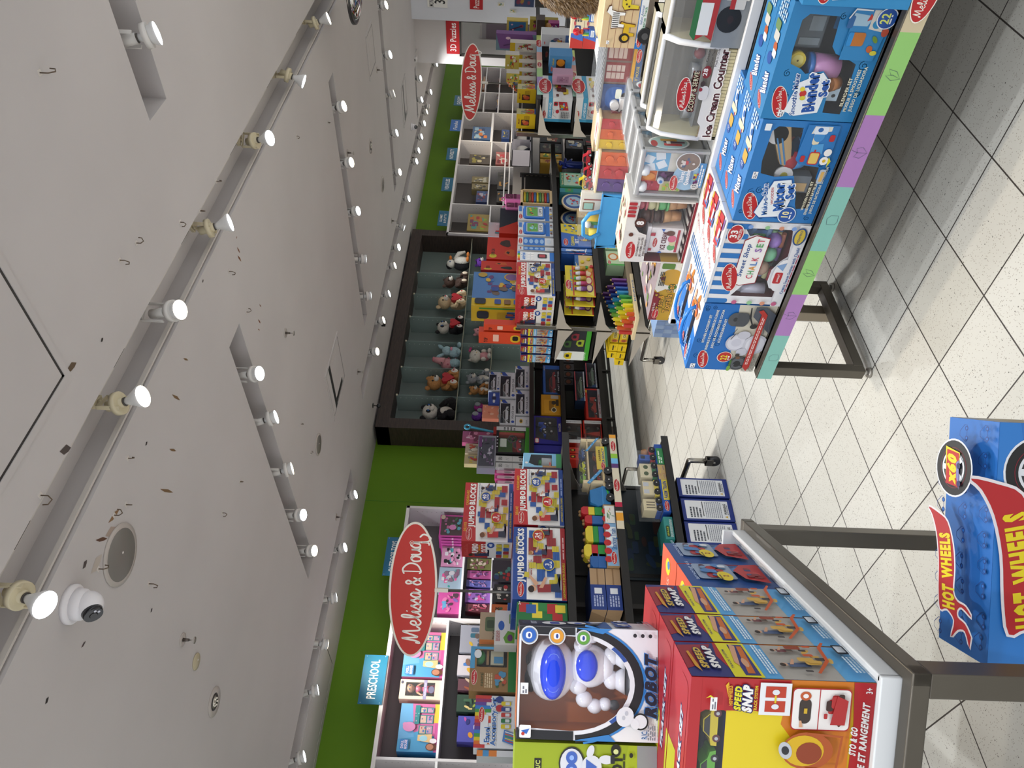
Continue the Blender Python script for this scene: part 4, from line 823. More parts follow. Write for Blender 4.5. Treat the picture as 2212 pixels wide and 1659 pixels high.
for i, (sx, sw, lay, top) in enumerate([(0.0,.22,[('2a5c9c',.05)],'2a5c9c'),(.16,.2,[('2c8a3c',.045),('b4262c',.04)],'d8c23a'),(.4,.26,[('2a5c9c',.035),('2c8a3c',.035)],'d8c23a'),(.7,.14,[('2a5c9c',.07)],'b4262c'),(.85,.14,[('2c8a3c',.05),('d8c23a',.04)],'b4262c')]):
    z = ZM+.0765;m = MB();xa, xb = x0+L*sx, x0+L*(sx+sw)-.003
    for c_, hh in lay: wood_block(m, xa, z, xb, z+hh, 3.89,3.97, c_);z += hh
    m.prism([(xa, z),(xb, z),(xb, z+.03),(xb-(xb-xa)*.2, z+.045),(xa+(xb-xa)*.2, z+.045),(xa, z+.03)],3.89,3.97, top)
    for k in range(2): m.ell((xa+(xb-xa)*(.3+.4*k),3.93, z+.048),.012,'b08a5a',8)
    m.done('stacking_block', tr)
# twin wooden puzzle boxes left of the train
for i, (zz, lb) in enumerate(((ZM, 'wooden puzzle box with blue label, lower of the two left of the train'),(ZM+.092,'wooden puzzle box with blue label, upper of the two left of the train'))):
    xa, xb = P(1320,1318,1,3.9).x, P(1320,1229,1,3.9).x
    carton('puzzle_box', lb, 'toy box', Fr((xa, 3.9, zz),(1,0,0),(0,1,0)), xb-xa, .088,.26,'a98a68', top='23386f', f=lambda F: (F.rect(0,0,.6,1,'223a7c'), F.rect(.38,.25,.52,.75,'d9dbe0'), F.small(.08,.15,.34,.85,4,'aab3d0',3), F.rect(.6,.45,1,.55,'8a6c4c')), group='wooden puzzle boxes stacked beside the stacking train')
# car carrier
a, b = P(1300,1090,1,3.88), P(1300,948,1,3.88);x0, x1 = a.x, b.x;L = x1-x0
cc = empty('car_carrier',((x0+x1)/2,3.93, ZM),'wooden emergency vehicle carrier truck loaded with wrapped toy cars','toy')
m = MB();m.box(x0,3.875, ZM+.02, x0+L*.27,3.985, ZM+.075,'2f78b0',.008);m.prism([(x0, ZM+.07),(x0+L*.26, ZM+.07),(x0+L*.2, ZM+.15),(x0+L*.03, ZM+.15),(x0-.01, ZM+.1)],3.88,3.98,'2a6fa8')
F = Face(m, (x0,3.874, ZM+.02),(1,0,0),(0,0,1),(0,-1,0), L*.27,.055);F.poly([(.3,.1),(.95,.3),(.95,.6),(.5,.3)],'3fae4a');m.done('cab', cc)
m = MB();m.box(x0+L*.25,3.875, ZM+.045, x1,3.985, ZM+.06,'cdb68a',.003);m.box(x0+L*.28,3.875, ZM+.145, x1-.01,3.985, ZM+.155,'cdb68a',.003)
for xa in (.3,.94): m.box(x0+L*xa, 3.875, ZM+.05, x0+L*xa+.025,3.985, ZM+.19,'d8c59c',.005)
m.done('deck', cc)
for xa, xb in ((.28,.5),(.78,.99)):
    m = MB();m.prism([(x0+L*xa, ZM+.15),(x0+L*xa+.01, ZM+.165),(x0+L*xb, ZM+.075),(x0+L*xb-.01, ZM+.06)] if xa < .5 else [(x0+L*xa, ZM+.15),(x0+L*xa, ZM+.165),(x0+L*xb, ZM+.085),(x0+L*xb, ZM+.07)],3.868,3.874,'4a8fc4')
    for k in range(4): t_ = (k+.5)/4;m.ell((x0+L*(xa+(xb-xa)*t_),3.867, ZM+.158-.085*t_),.003,'e6e4e2',6)
    m.done('ramp_rail', cc)
for k in (.08,.24,.33,.47,.93):
    m = MB();m.cyl((x0+L*k, 3.85, ZM+.026),(x0+L*k, 3.874, ZM+.026),.026,.026,'1c1c1e',20);m.ell((x0+L*k, 3.849, ZM+.026),.005,'c9c6c0',8);m.done('wheel', cc)
m = MB();F = Face(m, (x0+L*.5,3.87, ZM+.02),(1,0,0),(0,0,1),(0,-1,0), L*.36,.075);F.rect(0,0,1,1,'c9b04a');F.rect(0,0,1,.22,'2f7a58');F.rect(0,.22,1,.55,'d8c23a');F.text('EMERGENCY',.5,.38,.2,'23478f', w=.86, b=.06);F.text('CARRIER',.6,.7,.16,'3a3028', w=.5, b=.04);F.logo(.15,.45,.32);m.done('card_label', cc, kind='raw')
for i, (k, zz, c_) in enumerate(((.4,.064,'a8282a'),(.58,.064,'7d2f30'),(.78,.064,'b06030'),(.42,.158,'7fae2c'),(.6,.158,'c2c82c'),(.8,.158,'32508a'))):
    m = MB();toycar(m, Fr((x0+L*k, 3.93, ZM+zz),(1,0,0),(0,1,0)),.075,.045,.045, c_);m.done('toy_car', label=['red toy car low on the carrier truck','dark red toy car low on the carrier truck','orange toy car low at the carrier rear','green toy car on the carrier upper deck front','yellow toy car in the middle of the carrier upper deck','blue toy car at the rear of the carrier upper deck'][i], cat='toy car', group='toy cars on the wooden carrier')
m = MB();m.box(x0+L*.27,3.872, ZM+.06, x1,3.99, ZM+.215,'wrap');m.done('plastic_wrap', cc)
# farm train on the low shelf
ZL = .3975
a, b = P(1440,1106,1,3.87), P(1430,960,1,3.87);x0, x1 = a.x, b.x;L = x1-x0
ft = empty('farm_train',((x0+x1)/2,3.93, ZL),'wooden FARM TRAIN with five wagons on a printed card tray','toy')
m = MB();m.box(x0,3.87, ZL, x1,3.985, ZL+.05,'1f4b9c',.002);F = Face(m, (x0,3.87, ZL),(1,0,0),(0,0,1),(0,-1,0), L, .05);F.rect(.17,0,.46,.75,'d8c23a');F.text('FARM TRAIN',.315,.38,.45,'1f3f80', w=.25, b=.08);F.logo(.085,.45,.14);F.rect(.46,0,.68,1,'b79a6a');F.blobs(9,.47,.1,.67,.9,['b4262c','23478f','2c7a3c','d8c23a'],9,.06);F.rect(.68,0,.93,.9,'2f8048');F.small(.7,.2,.91,.75,2,'d9e6d9',3);m.done('card_tray', ft)
for k, (sx, sw, base, body, hh) in enumerate(((0.02,.19,'23478f','cdbf9a',.085),(.24,.23,'d8c23a','d2c49e',.075),(.49,.24,'1f6a3c','cfc4a4',.08),(.75,.22,'a3282c','2450a0',.075))):
    xa, xb = x0+L*sx, x0+L*(sx+sw);m = MB();m.box(xa, 3.885, ZL+.055, xb, 3.975, ZL+.085, base, .003)
    m.box(xa+.008,3.885, ZL+.085, xb-.01 if k < 3 else xa+L*.1,3.975, ZL+.085+hh, body, .003)
    if k == 3: m.cyl((xa+L*.1,3.93, ZL+.11),(xb, 3.93, ZL+.11),.022,.022,'b07a4c',16);m.box(xa+.02,3.884, ZL+.12, xa+.045,3.886, ZL+.15,'10162a')
    if k == 2:
        for q in (.3,.7): m.cyl((xa+(xb-xa)*q, 3.884, ZL+.125),(xa+(xb-xa)*q, 3.886, ZL+.125),.016,.016,'3a4a22',14)
    if k == 0:
        for q in range(3): m.box(xa+.025+.02*q, 3.8835, ZL+.095, xa+.031+.02*q, 3.886, ZL+.15,'4a3c2a')
    if k == 1:
        for q in (.25,.7): m.box(xa+(xb-xa)*(q-.12),3.8835, ZL+.12, xa+(xb-xa)*(q+.12),3.8845, ZL+.155,'b9bcc4')
    o = m.done('wagon', ft)
    for q in (.22,.75): m = MB();m.cyl((xa+(xb-xa)*q, 3.868, ZL+.07),(xa+(xb-xa)*q, 3.883, ZL+.07),.02,.02,'1c1c1e',18);m.ell((xa+(xb-xa)*q, 3.867, ZL+.07),.004,'c9c6c0',6);w__ = m.done('wheel', ft)
m = MB();m.box(x0,3.876, ZL+.052, x1-L*.1,3.99, ZL+.185,'wrap');m.done('plastic_wrap', ft)
pbox('game_box','flat teal box with yellow lettering left of the farm train','toy box',1,3.88,(1455,1165),(1432,1116),.2,'2f7f78', z0=ZL, f=lambda F: (F.rect(0,0,1,1,'2f8580'), F.rr(.1,.45,.6,.85,'1f3a26',.4), F.text('SPACE',.35,.65,.16,'b9c234', w=.4, b=.05), F.small(.1,.1,.9,.4,3,'cfe0dc',2)))
# blue boxes with white instruction papers on the floor
def g_paper(F):
    F.rr(.08,.09,.92,.93,'dcdde0',.03);F.small(.14,.62,.62,.86,4,'3a3f4a',5);F.rect(.2,.585,.88,.6,'111318');F.small(.14,.22,.88,.56,9,'7c808c',8,.4);F.text('WARNING',.55,.16,.05,'26282c', w=.5, b=.04);F.poly([(.14,.13),(.24,.13),(.19,.19)],'c9a52a');F.small(.28,.1,.84,.13,1,'7c808c',9,.6)
for i, (bl, tr_, lb) in enumerate((((1577,1076),(1468,1036),'dark blue box with white warning paper, nearest the caster'),((1589,1127),(1478,1081),'dark blue box with white warning paper, middle of three on the floor'),((1600,1178),(1486,1131),'dark blue box with white warning paper, half behind the white table edge'))):
    p = P(bl[0], bl[1],2,.0);q = P(tr_[0], tr_[1],1, p.y);q2 = P(bl[0], tr_[1],1, p.y)
    carton('storage_box', lb, 'box', Fr((p.x, p.y, 0),(1,0,0),(0,1,0)), q2.x-p.x, P(tr_[0], bl[1],1, p.y).z, .22,'1b2f7a', f=g_paper, top='15161c', group='blue boxes with white papers on the floor')
# ---------------- left table T1 ----------------
def g_snap_side(F):        # narrow spine facing the aisle
    F.rect(0,0,1,.33,'5aa3d6');F.rect(0,.16,1,.62,'5aa3d6');F.rect(0,.12,1,.5,'a8a49e');F.rect(0,0,1,.16,'5aa3d6');F.poly([(0,.5),(1,.52),(1,.64),(0,.6)],'5aa3d6')
    F.rect(0,.64,1,1,'2a2f6e');F.poly([(0,.66),(1,.62),(1,.78),(.6,.8),(0,.74)],'a8232a');F.poly([(.35,.9),(.95,.8),(.9,1),(.2,1)],'93262e')
    F.rect(.0,.6,1,.765,'d8d020');F.rect(.05,.615,.95,.7,'2d2f72');F.poly([(.1,.64),(.9,.62),(.9,.65),(.1,.68)],'c2661f');F.ell(.4,.66,.13,.018,'cc9a78');F.poly([(.3,.7),(.9,.66),(.95,.69),(.4,.72)],'cc9a78')
    F.text('TRACK SYSTEM',.5,.745,.012,'26285e', w=.55, b=.03)
    F.poly([(.3,.935),(.7,.95),(.68,.965),(.25,.955),(.1,.93)],'c98f1f');F.text('SPEED',.5,.9,.034,'c9a83a', w=.62, b=.09, sh=.2, o='23265c');F.text('SNAP',.52,.84,.04,'e6e4e2', w=.66, b=.1, sh=.2, o='23265c')
    F.small(.08,.52,.92,.57,3,'dbe8f2',6);kid(F, .35,.3,.17,'4a5a7a','4a5a7a','2a1c16');kid(F, .75,.34,.13,'6a3a40','8a8078','3a2c26');F.blobs(3,.1,.14,.95,.4,['c2521f','8a3a22','3a3436','c9a04a'],12,.12)
    F.line([(.05,.3),(.4,.2),(.8,.18),(.95,.14)],.008,'c2521f');F.rr(.62,.03,.9,.1,'1a1c24',.2);F.rr(.67,.04,.86,.09,'d5dbe2',.1);F.small(.08,.02,.55,.1,4,'cfe2f0',7)
def g_snap_front(F):
    # drawn around the window;x runs 0..1 across the box
    F.rect(0,0,1,.80,'d0a818');F.poly([(0,.5),(.6,.3),(.86,.45),(.86,.80),(0,.80)],'d8c21e');F.poly([(.0,.12),(1,.12),(1,.46),(.8,.5),(.6,.3)],'c9741c')
    F.rect(0,.94,1,1,'ab2228');F.rect(.855,.46,1,.94,'ab2228');F.poly([(0,0),(1,0),(1,.12),(.8,.105),(0,.13)],'ab2228');F.rect(0,.80,.03,.94,'ab2228')
    F.text('3+',.965,.035,.035,'e6e4e2', w=.03, b=.04);F.text('STO & GO',.735,.098,.034,'e6e4e2', w=.13, b=.08, sh=.3);F.text('COURSE ET RANGEMENT',.70,.045,.036,'e6e4e2', w=.42, b=.08, sh=.3)
    F.poly([(.88,.775),(.9,.79),(.97,.815),(.985,.80),(.93,.785)],'d8a81f');F.text('HOT WHEELS',.925,.785,.018,'d8a81f', w=.09, b=.06, r=4, o='ab2228')
    F.text('SPEED',.915,.745,.034,'d8d020', w=.11, b=.1, sh=.2, o='23265c');F.text('SNAP',.915,.695,.046,'e6e4e2', w=.12, b=.11, sh=.2, o='23265c');F.text('TRACK SYSTEM',.915,.65,.016,'d8c21e', w=.12, b=.03)
    F.rect(.845,.46,.99,.63,'dfe1e6');F.rect(.86,.49,.91,.6,'b53a26');F.rect(.925,.49,.975,.6,'b53a26');F.rect(.9,.54,.935,.55,'d8c21e');F.ell(.885,.545,.012,.02,'d9dce2');F.ell(.95,.545,.012,.02,'d9dce2')
    F.rr(.785,.135,.975,.455,'ab2228',.1);F.rr(.79,.14,.97,.45,'e6e2e0',.1);F.rect(.785,.305,.975,.31,'ab2228')
    F.rr(.815,.35,.93,.415,'3a302c',.5);F.ell(.94,.385,.02,.03,'b8562a');F.ell(.94,.385,.01,.015,'e6e2e0');F.rect(.862,.372,.885,.39,'c9a52a');F.poly([(.8,.39),(.83,.4),(.83,.41),(.8,.41)],'cc9a78')
    F.blobs(6,.80,.15,.96,.3,['3a2420','a8282a','5a3a2a','b8562a','a8282a'],14,.06);F.poly([(.82,.17),(.93,.16),(.95,.22),(.82,.25)],'a8282a')
    F.ell(.70,.36,.085,.14,'a8501f');F.ell(.70,.38,.07,.11,'d0a818');F.ell(.69,.35,.05,.07,'8a3a1c');F.ell(.7,.48,.04,.035,'b9bcc4',20);F.ell(.7,.48,.02,.02,'2a2a30',20);F.line([(.62,.36),(.62,.2),(.77,.18),(.78,.36)],.006,'a8501f')
    F.price(.9,.885,.06,.036);F.poly([(.925,.88),(.94,.905),(.925,.93),(.932,.905)],'d8d020')
SN = []
WIN = [(.03,.80),(.845,.80),(.86,.82),(.86,.90),(.84,.94),(.03,.94)]
for i, (e0, e1) in enumerate(((0.003,.147),(.153,.293),(.299,.47))):
    fr = T1.at(-.46, e0,.7485)
    o = carton('race_track_box',['red racing track box nearest us with a yellow car in its window','red racing track box, second in the row from the near one','red racing track box under the robot box, third in the row'][i],'toy box', fr, .455,.362, e1-e0,'ab2228', f=g_snap_front, r=g_snap_side, win=WIN, inner='1a2156', group='racing track boxes on the left table', top='ab2228',
        t=lambda F: (F.rect(0,0,.55,1,'c9c226'), F.rr(.12,.1,.95,.55,'ab2228',.3), F.text('TRACK SET',.6,.33,.12,'d9e0ea', w=.4, b=.08, sh=.3, o='23265c')))
    if i == 0:
        m = MB();toycar(m, T1.at(-.115,.04,.7485+.2915,0),.085,.04,.036,('d8c21e',.2),'20242c','5a2430');m.done('toy_car', label='yellow model race car behind the window of the nearest track box', cat='toy car')
        m = MB();toycar(m, T1.at(-.21,.04,.7485+.2915,0),.085,.04,.036,('5fae2c',.2));m.done('toy_car', label='green model car beside the yellow one behind the box window', cat='toy car')
def g_amsd(F):
    F.rect(0,0,1,1,'2c4f8c');F.blobs(7,.1,.1,.95,.9,['35629c','3f74b0','24447a'],16,.2);F.rr(.3,.42,.95,.86,'8a9cb4',.1);F.blobs(21,.35,.46,.9,.82,['a02a30','6f93b8','c9cfd8','4a2a3a','3f74b0'],18,.16);F.poly([(.1,.1),(.9,.08),(.85,.3),(.6,.42),(.25,.35)],'a8262a');F.blobs(5,.2,.12,.8,.32,['7d1c22','c23a3a','2c3f70'],8,.12)
    F.ell(.3,.58,.19,.085,'d8c21e');F.text('2',.3,.57,.06,'8a2a1c', b=.05);F.small(.16,.62,.44,.65,1,'5a4a1a',3);F.small(.3,.03,.95,.08,2,'b9c9e0',4);F.text('among us',.5,.93,.05,'b9c9e0', w=.8)
for i, (e0, e1) in enumerate(((.482,.655),(.661,.838))):
    fr = T1.at(-.32, e0,.7485)
    carton('figure_box',['blue toy figure box with orange top, next to the racing track boxes','blue toy figure box with orange top at the far end of the table'][i],'toy box', fr, .31,.235, e1-e0,'c24a2c', f=flat('c24a2c'), r=g_amsd, top='c8502e', t=lambda F: (F.rect(0,0,1,1,'c8502e'), F.text('AMONG US',.45,.5,.14,'e3b9a8', w=.6), F.ell(.85,.55,.08,.16,'d8c21e'), F.ell(.87,.5,.04,.08,'3f74b0')), group='blue figure boxes on the left table')
# robot box
p0 = P(1421,1362,2,1.1115);p1 = P(1421,1605,2,1.1115);ex = (p0-p1);ex.z = 0;w_ = ex.length;ex.normalize();ey = Vector((-ex.y, ex.x, 0));H_ = .325
fr = Fr((p1.x, p1.y, 1.1115), ex, ey)
bw = [(.03+.44,.1)] ;WINR = [(.10,.985)]+[(.5-.42*math.cos(rad(t_)),.62-.42*math.sin(rad(t_))) for t_ in range(0,181,12)]+[(.92,.985)]
def g_robot(F):
    F.rect(0,0,1,.0005,'e6e4e6')
    def arc(r1, r2, a0, a1, c):
        n = 22;A = [(a0+(a1-a0)*k/n) for k in range(n+1)]
        F.poly([(.5-r1*math.cos(rad(t_)),.62-r1*math.sin(rad(t_))) for t_ in A]+[(.5-r2*math.cos(rad(t_)),.62-r2*math.sin(rad(t_))) for t_ in A[::-1]], c)
    # dark band outside the window built as arcs so the window stays open
    arc(.422,.455,0,180,'dfe2ea')
    for a0, a1, c in ((0,180,'14161e'),): arc(.455,.52,4,176, c)
    arc(.52,.538,10,170,'2f7cc4')
    arc(.424,.453,40,60,'2a4f9c');arc(.424,.453,118,138,'2a4f9c')
    F.poly([(0,.6),(.03,.6),(.08,.6),(.08,.985),(.1,.985),(.1,1),(0,1)],'14161e');F.poly([(1,.6),(.97,.6),(.93,.6),(.93,1),(1,1)],'14161e');F.poly([(0,.6),(.06,.35),(.0,.3)],'2f7cc4');F.poly([(1,.6),(.95,.4),(1,.33)],'2f7cc4')
    for cx, cy, c, r_ in ((.965,.93,'2a62b8',.085),(.965,.73,'d9962c',.08),(.955,.54,'5c9c3a',.075)):
        cx -= .045;F.ell(cx, cy, r_, r_, 'd5d8dd', sq=True);F.ell(cx, cy, r_*.86, r_*.86,'8a8f98', sq=True);F.ell(cx, cy, r_*.78, r_*.78, c, sq=True);F.rr(cx-.03, cy-.02, cx+.03, cy+.025,'e6e8ee',.4);F.ell(cx, cy, .02,.012,'1f3f90', sq=True)
    F.text('ROBOT',.5,.055,.075,'141a30', w=.55, b=.1, sh=.3, o='3f7cc4', ow=.05);F.small(.2,.006,.8,.018,1,'3a3f50',3)
    F.text('R/C:',.075,.1,.04,'23609c', w=.08, b=.03);F.small(.03,.02,.16,.08,4,'7a7f8a',4)
    for k in range(3): F.ell(.95-.0*k, .17-.055*k, .018,.018,'23262e', sq=True)
    F.rr(.02,.9,.13,.98,'e9eaee',.1);F.poly([(.05,.93),(.1,.91),(.08,.97)],'2a62b8');F.ell(.055,.955,.015,.012,'b53028')
    F.ell(.19,.13,.075,.075,'14161e', sq=True);F.ell(.19,.13,.06,.06,'dfe2ea', sq=True);F.ell(.17,.17,.05,.03,'dfe2ea',30)
    F.ell(.23,.24,.09,.06,'dcdfe8',-30);F.ell(.22,.25,.02,.012,'b9bdca');F.ell(.26,.23,.02,.012,'b9bdca')
    F.price(.45,.955,.1,.055)
def g_robot_side(F):
    F.rect(0,0,1,1,'c4c8d2');F.rect(0,.33,1,1,'17233f');F.poly([(0,.33),(1,.33),(1,.5),(0,.42)],'2a5aa0');F.ell(.55,.89,.3,.09,'3c4c70');F.ell(.55,.89,.26,.075,'16254a');F.text('ROBOT',.55,.89,.04,'b9c4dc', w=.42, b=.06)
    F.ell(.5,.74,.26,.09,'d9dce6');F.rr(.32,.7,.68,.77,'23409c',.3);F.ell(.55,.57,.2,.07,'d3d6e0');F.ell(.5,.56,.1,.03,'2f57b8');F.ell(.35,.45,.1,.05,'3a3f50',30);F.ell(.68,.42,.1,.06,'c9ccd8',40)
    F.rr(.1,.18,.5,.3,'2c4f9c',.05);F.rr(.54,.18,.94,.3,'2c4f9c',.05);F.blobs(4,.12,.19,.92,.29,['d9dce6','1f3570'],8,.14);F.text('FULL FUNCTION',.5,.1,.025,'3a4f7a', w=.5, b=.02);F.small(.1,.02,.9,.07,2,'7a8298',6)
rb = carton('robot_box','large white and black ROBOT box with a toy robot behind its curved window','toy box', fr, w_, H_, .105,'e2e3ea', f=g_robot, r=g_robot_side, win=WINR, inner='a8561c', side='14161e', top='10121a')
R_ = fr.at(w_*.5,.0,0);rt_ = empty('toy_robot', fr.p(w_*.5,.055,.05),'white toy robot with blue visor standing behind the curved box window','toy robot')
W1 = ('e6e6f0',.2);VB = ('1440e0',.1);k_ = w_/.25
m = MB(R_);m.ell((.02*k_, .055,.245),(.072,.046,.058), W1,24);m.ell((-.005,.055,.292),(.03,.02,.016),'15161c',14);m.ell((.04,.055,.292),(.02,.02,.014),'15161c',12);m.done('head', rt_)
m = MB(R_)
m.ell((.02*k_, .018,.243),(.062,.02,.031), VB, 22)
for s_ in (-1,1):
    for r_ in (.013,.009): m.tube([(.02*k_+s_*.03+r_*math.cos(t_*.6283),.004,.243+r_*math.sin(t_*.6283)) for t_ in range(10)],.0008,'6f8ff0',5, close=True)
m.done('visor', rt_)
m = MB(R_);m.ell((.03,.055,.155),(.05,.036,.052), W1,24);m.ell((.035,.022,.163),(.036,.012,.026), VB, 18);m.cyl((.02,.055,.2),(.02,.055,.215),.02,.02,'2a2c34',14);m.ell((.03,.055,.115),(.035,.03,.02), W1,18);F = Face(m, R_.p(.0,.0185,.125), R_.ex, R_.ez, -R_.ey, .06,.03);F.text('AGENT',.5,.6,.22,'2a2c34', w=.4);m.done('torso', rt_)
for s_, pts in ((1,[(.075,.17),(.1,.15),(.095,.115)]),(-1,[(-.015,.18),(-.045,.165),(-.06,.14),(-.055,.115)])):
    m = MB(R_)
    for j, (x, z) in enumerate(pts): m.ell((x, .05, z),(.021-.002*j, .02,.022-.002*j), W1,14)
    m.ell((pts[-1][0],.045, pts[-1][1]-.02),(.012,.012,.014),'33343c',10);m.done('arm', rt_)
for x in (-.0,.055):
    m = MB(R_);m.ell((x, .05,.1),(.022,.022,.02), W1,14);m.cyl((x, .05,.09),(x, .045,.068),.02,.032, W1,18);m.ell((x, .04,.062),(.034,.03,.012),'3a3c46',14);m.done('leg', rt_)
# green robot box at its left
q1 = fr.p(-.285,.01,0);fg = Fr((q1.x, q1.y, 1.1115), ex, ey)
def g_greenrobot(F):
    F.rect(0,0,1,1,'96a814');F.rect(0,0,1,.14,'8d9296');F.poly([(.5,.3),(1,.2),(1,.14),(.5,.14)],'a0b21a')
    F.rect(.77,.81,.88,.86,'1b1e12');F.text('R/C',.825,.835,.03,'c9d66a', w=.08, b=.04);F.small(.5,.7,.8,.79,3,'39400f',5);F.text('ROBOT',.74,.28,.065,'14170c', w=.36, b=.1);F.small(.55,.22,.95,.245,1,'39400f',6)
    for x in (.96,): F.ell(x, .29,.05,.035,'14170c');F.ell(x-.01,.29,.02,.018,'d5dc9a')
    F.ell(.85,.6,.13,.09,'1c1e24');F.ell(.85,.6,.115,.08,'d5d8e2')
    for s_ in (-1,1): F.ell(.85+s_*.045,.6,.05,.04,'3f62b8');F.ell(.85+s_*.045,.6,.02,.016,'8fb0ee')
    F.ell(.83,.46,.09,.07,'d5d8e2');F.poly([(.77,.5),(.89,.5),(.83,.42)],'3f62b8');F.ell(.7,.47,.05,.025,'d5d8e2',20);F.ell(.95,.47,.05,.025,'d5d8e2',-20);F.ell(.79,.36,.035,.05,'d5d8e2');F.ell(.89,.36,.035,.05,'d5d8e2');F.rr(.75,.3,.82,.33,'1c1e24',.3);F.rr(.86,.3,.93,.33,'1c1e24',.3)
    for k in range(3): F.ell(.93-.12*k, .185,.02,.015,'14170c', sq=True)
carton('robot_box','lime green robot box left of the large ROBOT box, cut by the frame','toy box', fg, .275,.327,.105,'96a814', f=g_greenrobot, side='8a9a14')
# hot wheels display box on the floor
fw = P(2132,1440,2,.45);fe = P(2160,912,2,.45);ex = fe-fw;w_ = ex.length;ex.normalize();ey = Vector((-ex.y, ex.x, 0));fr = Fr((fw.x, fw.y, 0), ex, ey)
def flame(F, cx, cy, s, r=0):
    """white edged red flame with yellow lettering"""
    a = F.W;pts = [(-1.05,-.62),(-.8,-.5),(-.83,-.3),(-1.0,-.12),(-.7,-.2),(-.55,.02),(-.6,.22),(-.2,.27),(.3,.28),(.75,.36),(1.05,.5),(1.18,.62),(1.1,.3),(.98,.05),(.6,-.12),(.2,-.17),(-.2,-.15),(-.35,-.28),(-.38,-.5),(-.52,-.66),(-.42,-.4),(-.5,-.28),(-.62,-.3),(-.68,-.5),(-.85,-.66)]
    if True:
        c_, s_ = math.cos(rad(r)), math.sin(rad(r));tf = lambda p, k: ((cx*F.W+(p[0]*c_-p[1]*s_)*s*F.W*k),(cy*F.H+(p[0]*s_+p[1]*c_)*s*F.W*k))
        body = cr_spline(pts, 3)
        n = len(body);out = []
        for i in range(n):
            p_, q_ = body[i-1], body[(i+1) % n];dx, dy = q_[0]-p_[0], q_[1]-p_[1];l = math.hypot(dx, dy) or 1;out.append((body[i][0]-dy/l*.035, body[i][1]+dx/l*.035))
        F._poly([tf(p, 1) for p in out],'dcd6da');F.nx();F._poly([tf(p, 1) for p in body],'ab1f26');F.nx()
    F.text('HOT', cx-.33*s*math.cos(rad(r)), cy+(-.02*s)*F.W/F.H-.33*s*math.sin(rad(r))*F.W/F.H, .30*s*F.W/F.H, 'dcc81c', w=.42*s, b=.1, r=r+4);F.text('WHEELS', cx+.38*s, cy+.09*s*F.W/F.H, .27*s*F.W/F.H, 'dcc81c', w=.8*s, b=.1, r=r+8)
def x60(F, cx, cy, R_):
    for rr_, c in ((1.0,'d9dce2'),(.94,'17181c'),(.70,'7a2030'),(.68,'17181c'),(.6,'d3d6dc'),(.52,'2c2e34')): F.ell(cx, cy, R_*rr_, R_*rr_, c, seg=32, sq=True)
    for k in range(5):
        t_ = rad(90+72*k);a = F.W/F.H
        F.poly([(cx+.1*R_*math.cos(t_+1.5), cy+.1*R_*a*math.sin(t_+1.5)),(cx+.58*R_*math.cos(t_+.16), cy+.58*R_*a*math.sin(t_+.16)),(cx+.58*R_*math.cos(t_-.16), cy+.58*R_*a*math.sin(t_-.16)),(cx+.1*R_*math.cos(t_-1.5), cy+.1*R_*a*math.sin(t_-1.5))],'d3d6dc')
    a = F.W/F.H;F.poly([(cx-.62*R_, cy-.3*R_*a),(cx+.55*R_, cy-.38*R_*a),(cx+.72*R_, cy+.4*R_*a),(cx-.55*R_, cy+.32*R_*a)],'dcc81c');F.poly([(cx-.62*R_, cy-.34*R_*a),(cx+.52*R_, cy-.34*R_*a),(cx+.62*R_, cy+.32*R_*a),(cx-.56*R_, cy+.32*R_*a)],'b32026')
    F.text('x60', cx, cy+.02*R_*a, .42*R_*a, 'dcc81c', w=.95*R_, b=.12, sh=.2);F.poly([(cx-.7*R_, cy-.42*R_*a),(cx+.3*R_, cy-.36*R_*a),(cx+.2*R_, cy-.22*R_*a),(cx-.3*R_, cy-.26*R_*a)],'7a78b0');F.ell(cx-.5*R_, cy-.4*R_*a, .1*R_, .1*R_, '2a2a5a', sq=True);F.ell(cx+.1*R_, cy-.36*R_*a, .1*R_, .1*R_, '2a2a5a', sq=True)
def g_hwtop(F):
    F.rect(0,0,1,1,'2468b4');R = random.Random(2)
    for i in range(26):
        x, y = .03+(i % 9)*.108+R.uniform(0,.02),.1+(i//9)*.3+R.uniform(0,.05);L_ = .07;a = F.W/F.H
        F.line([(x, y),(x+L_*.3, y+.12),(x+L_*.6, y+.12),(x+L_, y+.03),(x+L_, y-.02),(x, y-.02),(x, y)],.0016,'1d3f80')
        for k in (.2,.8): F.ell(x+L_*k, y-.02,.011,.011,'1d3f80', sq=True, seg=10);F.ell(x+L_*k, y-.02,.006,.006,'2a6cb8', sq=True, seg=8)
    x60(F, .79,.5,.125);flame(F, .32,.45,.24,3)
def g_hwfront(F):
    F.rect(0,0,1,1,'2468b4');F.poly([(0,.7),(1,.9),(1,1),(0,1)],'2b74c0');x60(F, .8,.8,.15);flame(F, .36,.84,.36,4);F.blobs(8,.1,.05,.9,.3,['b32026','dcc81c','1a1c22','d9dce2'],20,.08)
d_ = .17
carton('car_set_box','big blue HOT WHEELS x60 car box on the floor beneath the table','toy box', fr, w_, .45, d_, '2468b4', f=g_hwfront, t=g_hwtop, r=lambda F: (F.rect(0,0,1,1,'6a7488'), F.small(.1,.3,.9,.9,14,'b9a060',4)), l=flat('2468b4'))
